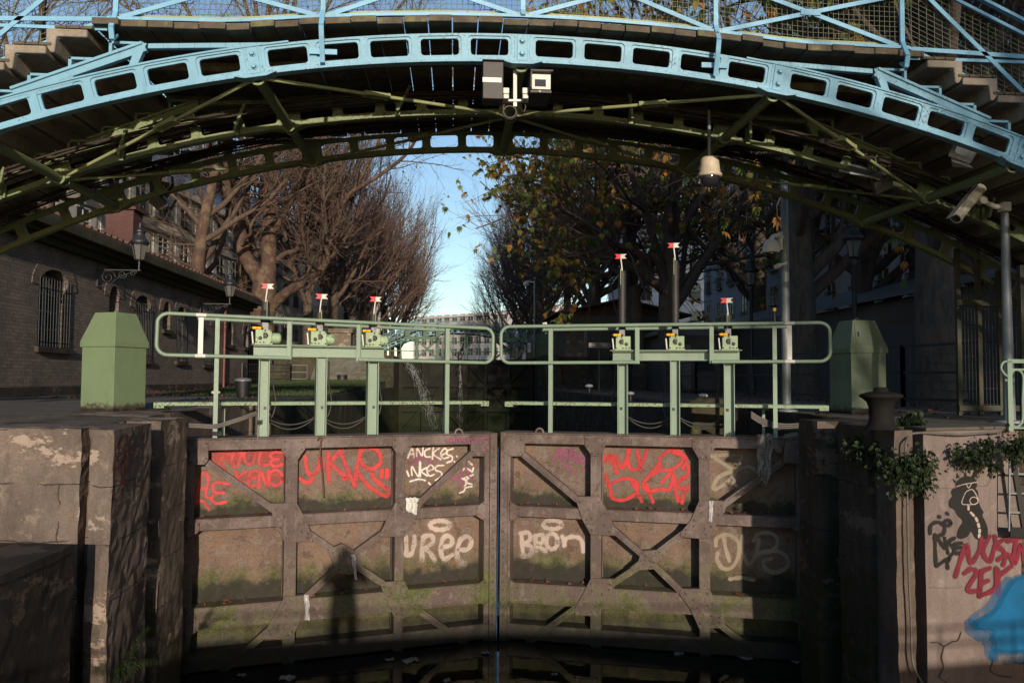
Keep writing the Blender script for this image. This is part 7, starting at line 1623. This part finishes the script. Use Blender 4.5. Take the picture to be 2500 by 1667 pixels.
for y in (200, 316, 432, 546): m = MB(); m.bar(Q(1972, y), Q(2200, y + 6), .014, .02); m.build('rung', M['galv'], root)
# ================================================================== BEHIND THE PHOTOGRAPHER (unseen block and trees added to shade the right bank)
facade('apartment_building', 'unseen tall block added behind the viewer to shade the right bank', 'building', (42, -24), (13.2, -24), 0, 17.5, M['cut'], 1.1, 2.0, 2.8, 3.6, 3.2, 4, 5, M['zinc'], 3, shut, False, 40)  # out of view, placed and sized for the shadow it throws
for i, (x, y, z, s_, rz, lab) in enumerate(((10.4, -12, 0, .9, .5, 'unseen bare tree added behind the viewer for dappled shade'), (13.5, -5, 0, .8, 3.3, 'second unseen bare tree added behind the viewer for dappled shade'))):
    o = copy_tree(bR[0]); o.location = (x, y, z); o.rotation_euler = (0, 0, rz); o.scale = (s_, s_, s_); o['label'] = lab; o['group'] = 'unseen trees added for dappled shade'  # out of view, put in to break up the sunlight
mb = MB(); mb.span((-6, -1.5, -1.35), (8, -.9, -1.2)); br_ = thing('walkway_bridge', 'low plate-sided walkway over the canal on which the photographer stands', 'footbridge', (1, -1.2, -1.2))
mb.build('deck', M['wood'], br_); mb = MB(); mb.span((-6, -1.56, -1.6), (8, -1.501, -.46)); mb.build('parapet_plate', M['dark_green'], br_)
mb = MB()
for i in range(15): mb.bar((-6 + i, -1.53, -.46), (-6 + i, -1.53, -.1), .03, .03, (1, 0, 0))
for z in (-.26, -.1): mb.bar((-6, -1.53, z), (8, -1.53, z), .03, .03)
mb.build('railing', M['dark_green'], br_)

# the photographer, whose shadow falls on the left leaf
pe = thing('person', 'photographer in a dark coat standing on the walkway behind the camera', 'person', (.03, -.36, -1.2))
J = {'pelvis': (0, 0, .93, .17), 'waist': (0, .01, 1.10, .15), 'chest': (0, 0, 1.30, .185), 'neck': (0, .0, 1.48, .07), 'head': (0, .04, 1.60, .095), 'crown': (0, .03, 1.70, .085)}
for s_, k in ((-1, 'l'), (1, 'r')):
    J.update({k + 'sh': (s_ * .19, 0, 1.42, .07), k + 'el': (s_ * .27, .10, 1.20, .055), k + 'wr': (s_ * .10, .24, 1.50, .04), k + 'ha': (s_ * .06, .27, 1.57, .045), k + 'hip': (s_ * .10, 0, .88, .12), k + 'kn': (s_ * .11, .03, .48, .08), k + 'an': (s_ * .12, 0, .09, .055), k + 'to': (s_ * .13, .16, .04, .05)})
names = list(J); E = [('pelvis', 'waist'), ('waist', 'chest'), ('chest', 'neck'), ('neck', 'head'), ('head', 'crown')]
for k in 'lr': E += [('chest', k + 'sh'), (k + 'sh', k + 'el'), (k + 'el', k + 'wr'), (k + 'wr', k + 'ha'), ('pelvis', k + 'hip'), (k + 'hip', k + 'kn'), (k + 'kn', k + 'an'), (k + 'an', k + 'to')]
me = bpy.data.meshes.new('body'); me.from_pydata([J[n][:3] for n in names], [(names.index(a), names.index(b)) for a, b in E], []); me.materials.append(plain('dark_coat', (.03, .03, .035), .9))
bo = bpy.data.objects.new('body', me); C.objects.link(bo); bo.parent = pe; sk = bo.modifiers.new('skin', 'SKIN'); su = bo.modifiers.new('smooth', 'SUBSURF'); su.levels = su.render_levels = 2
for i, n in enumerate(names): me.skin_vertices[0].data[i].radius = (J[n][3], J[n][3])
me.skin_vertices[0].data[0].use_root = True
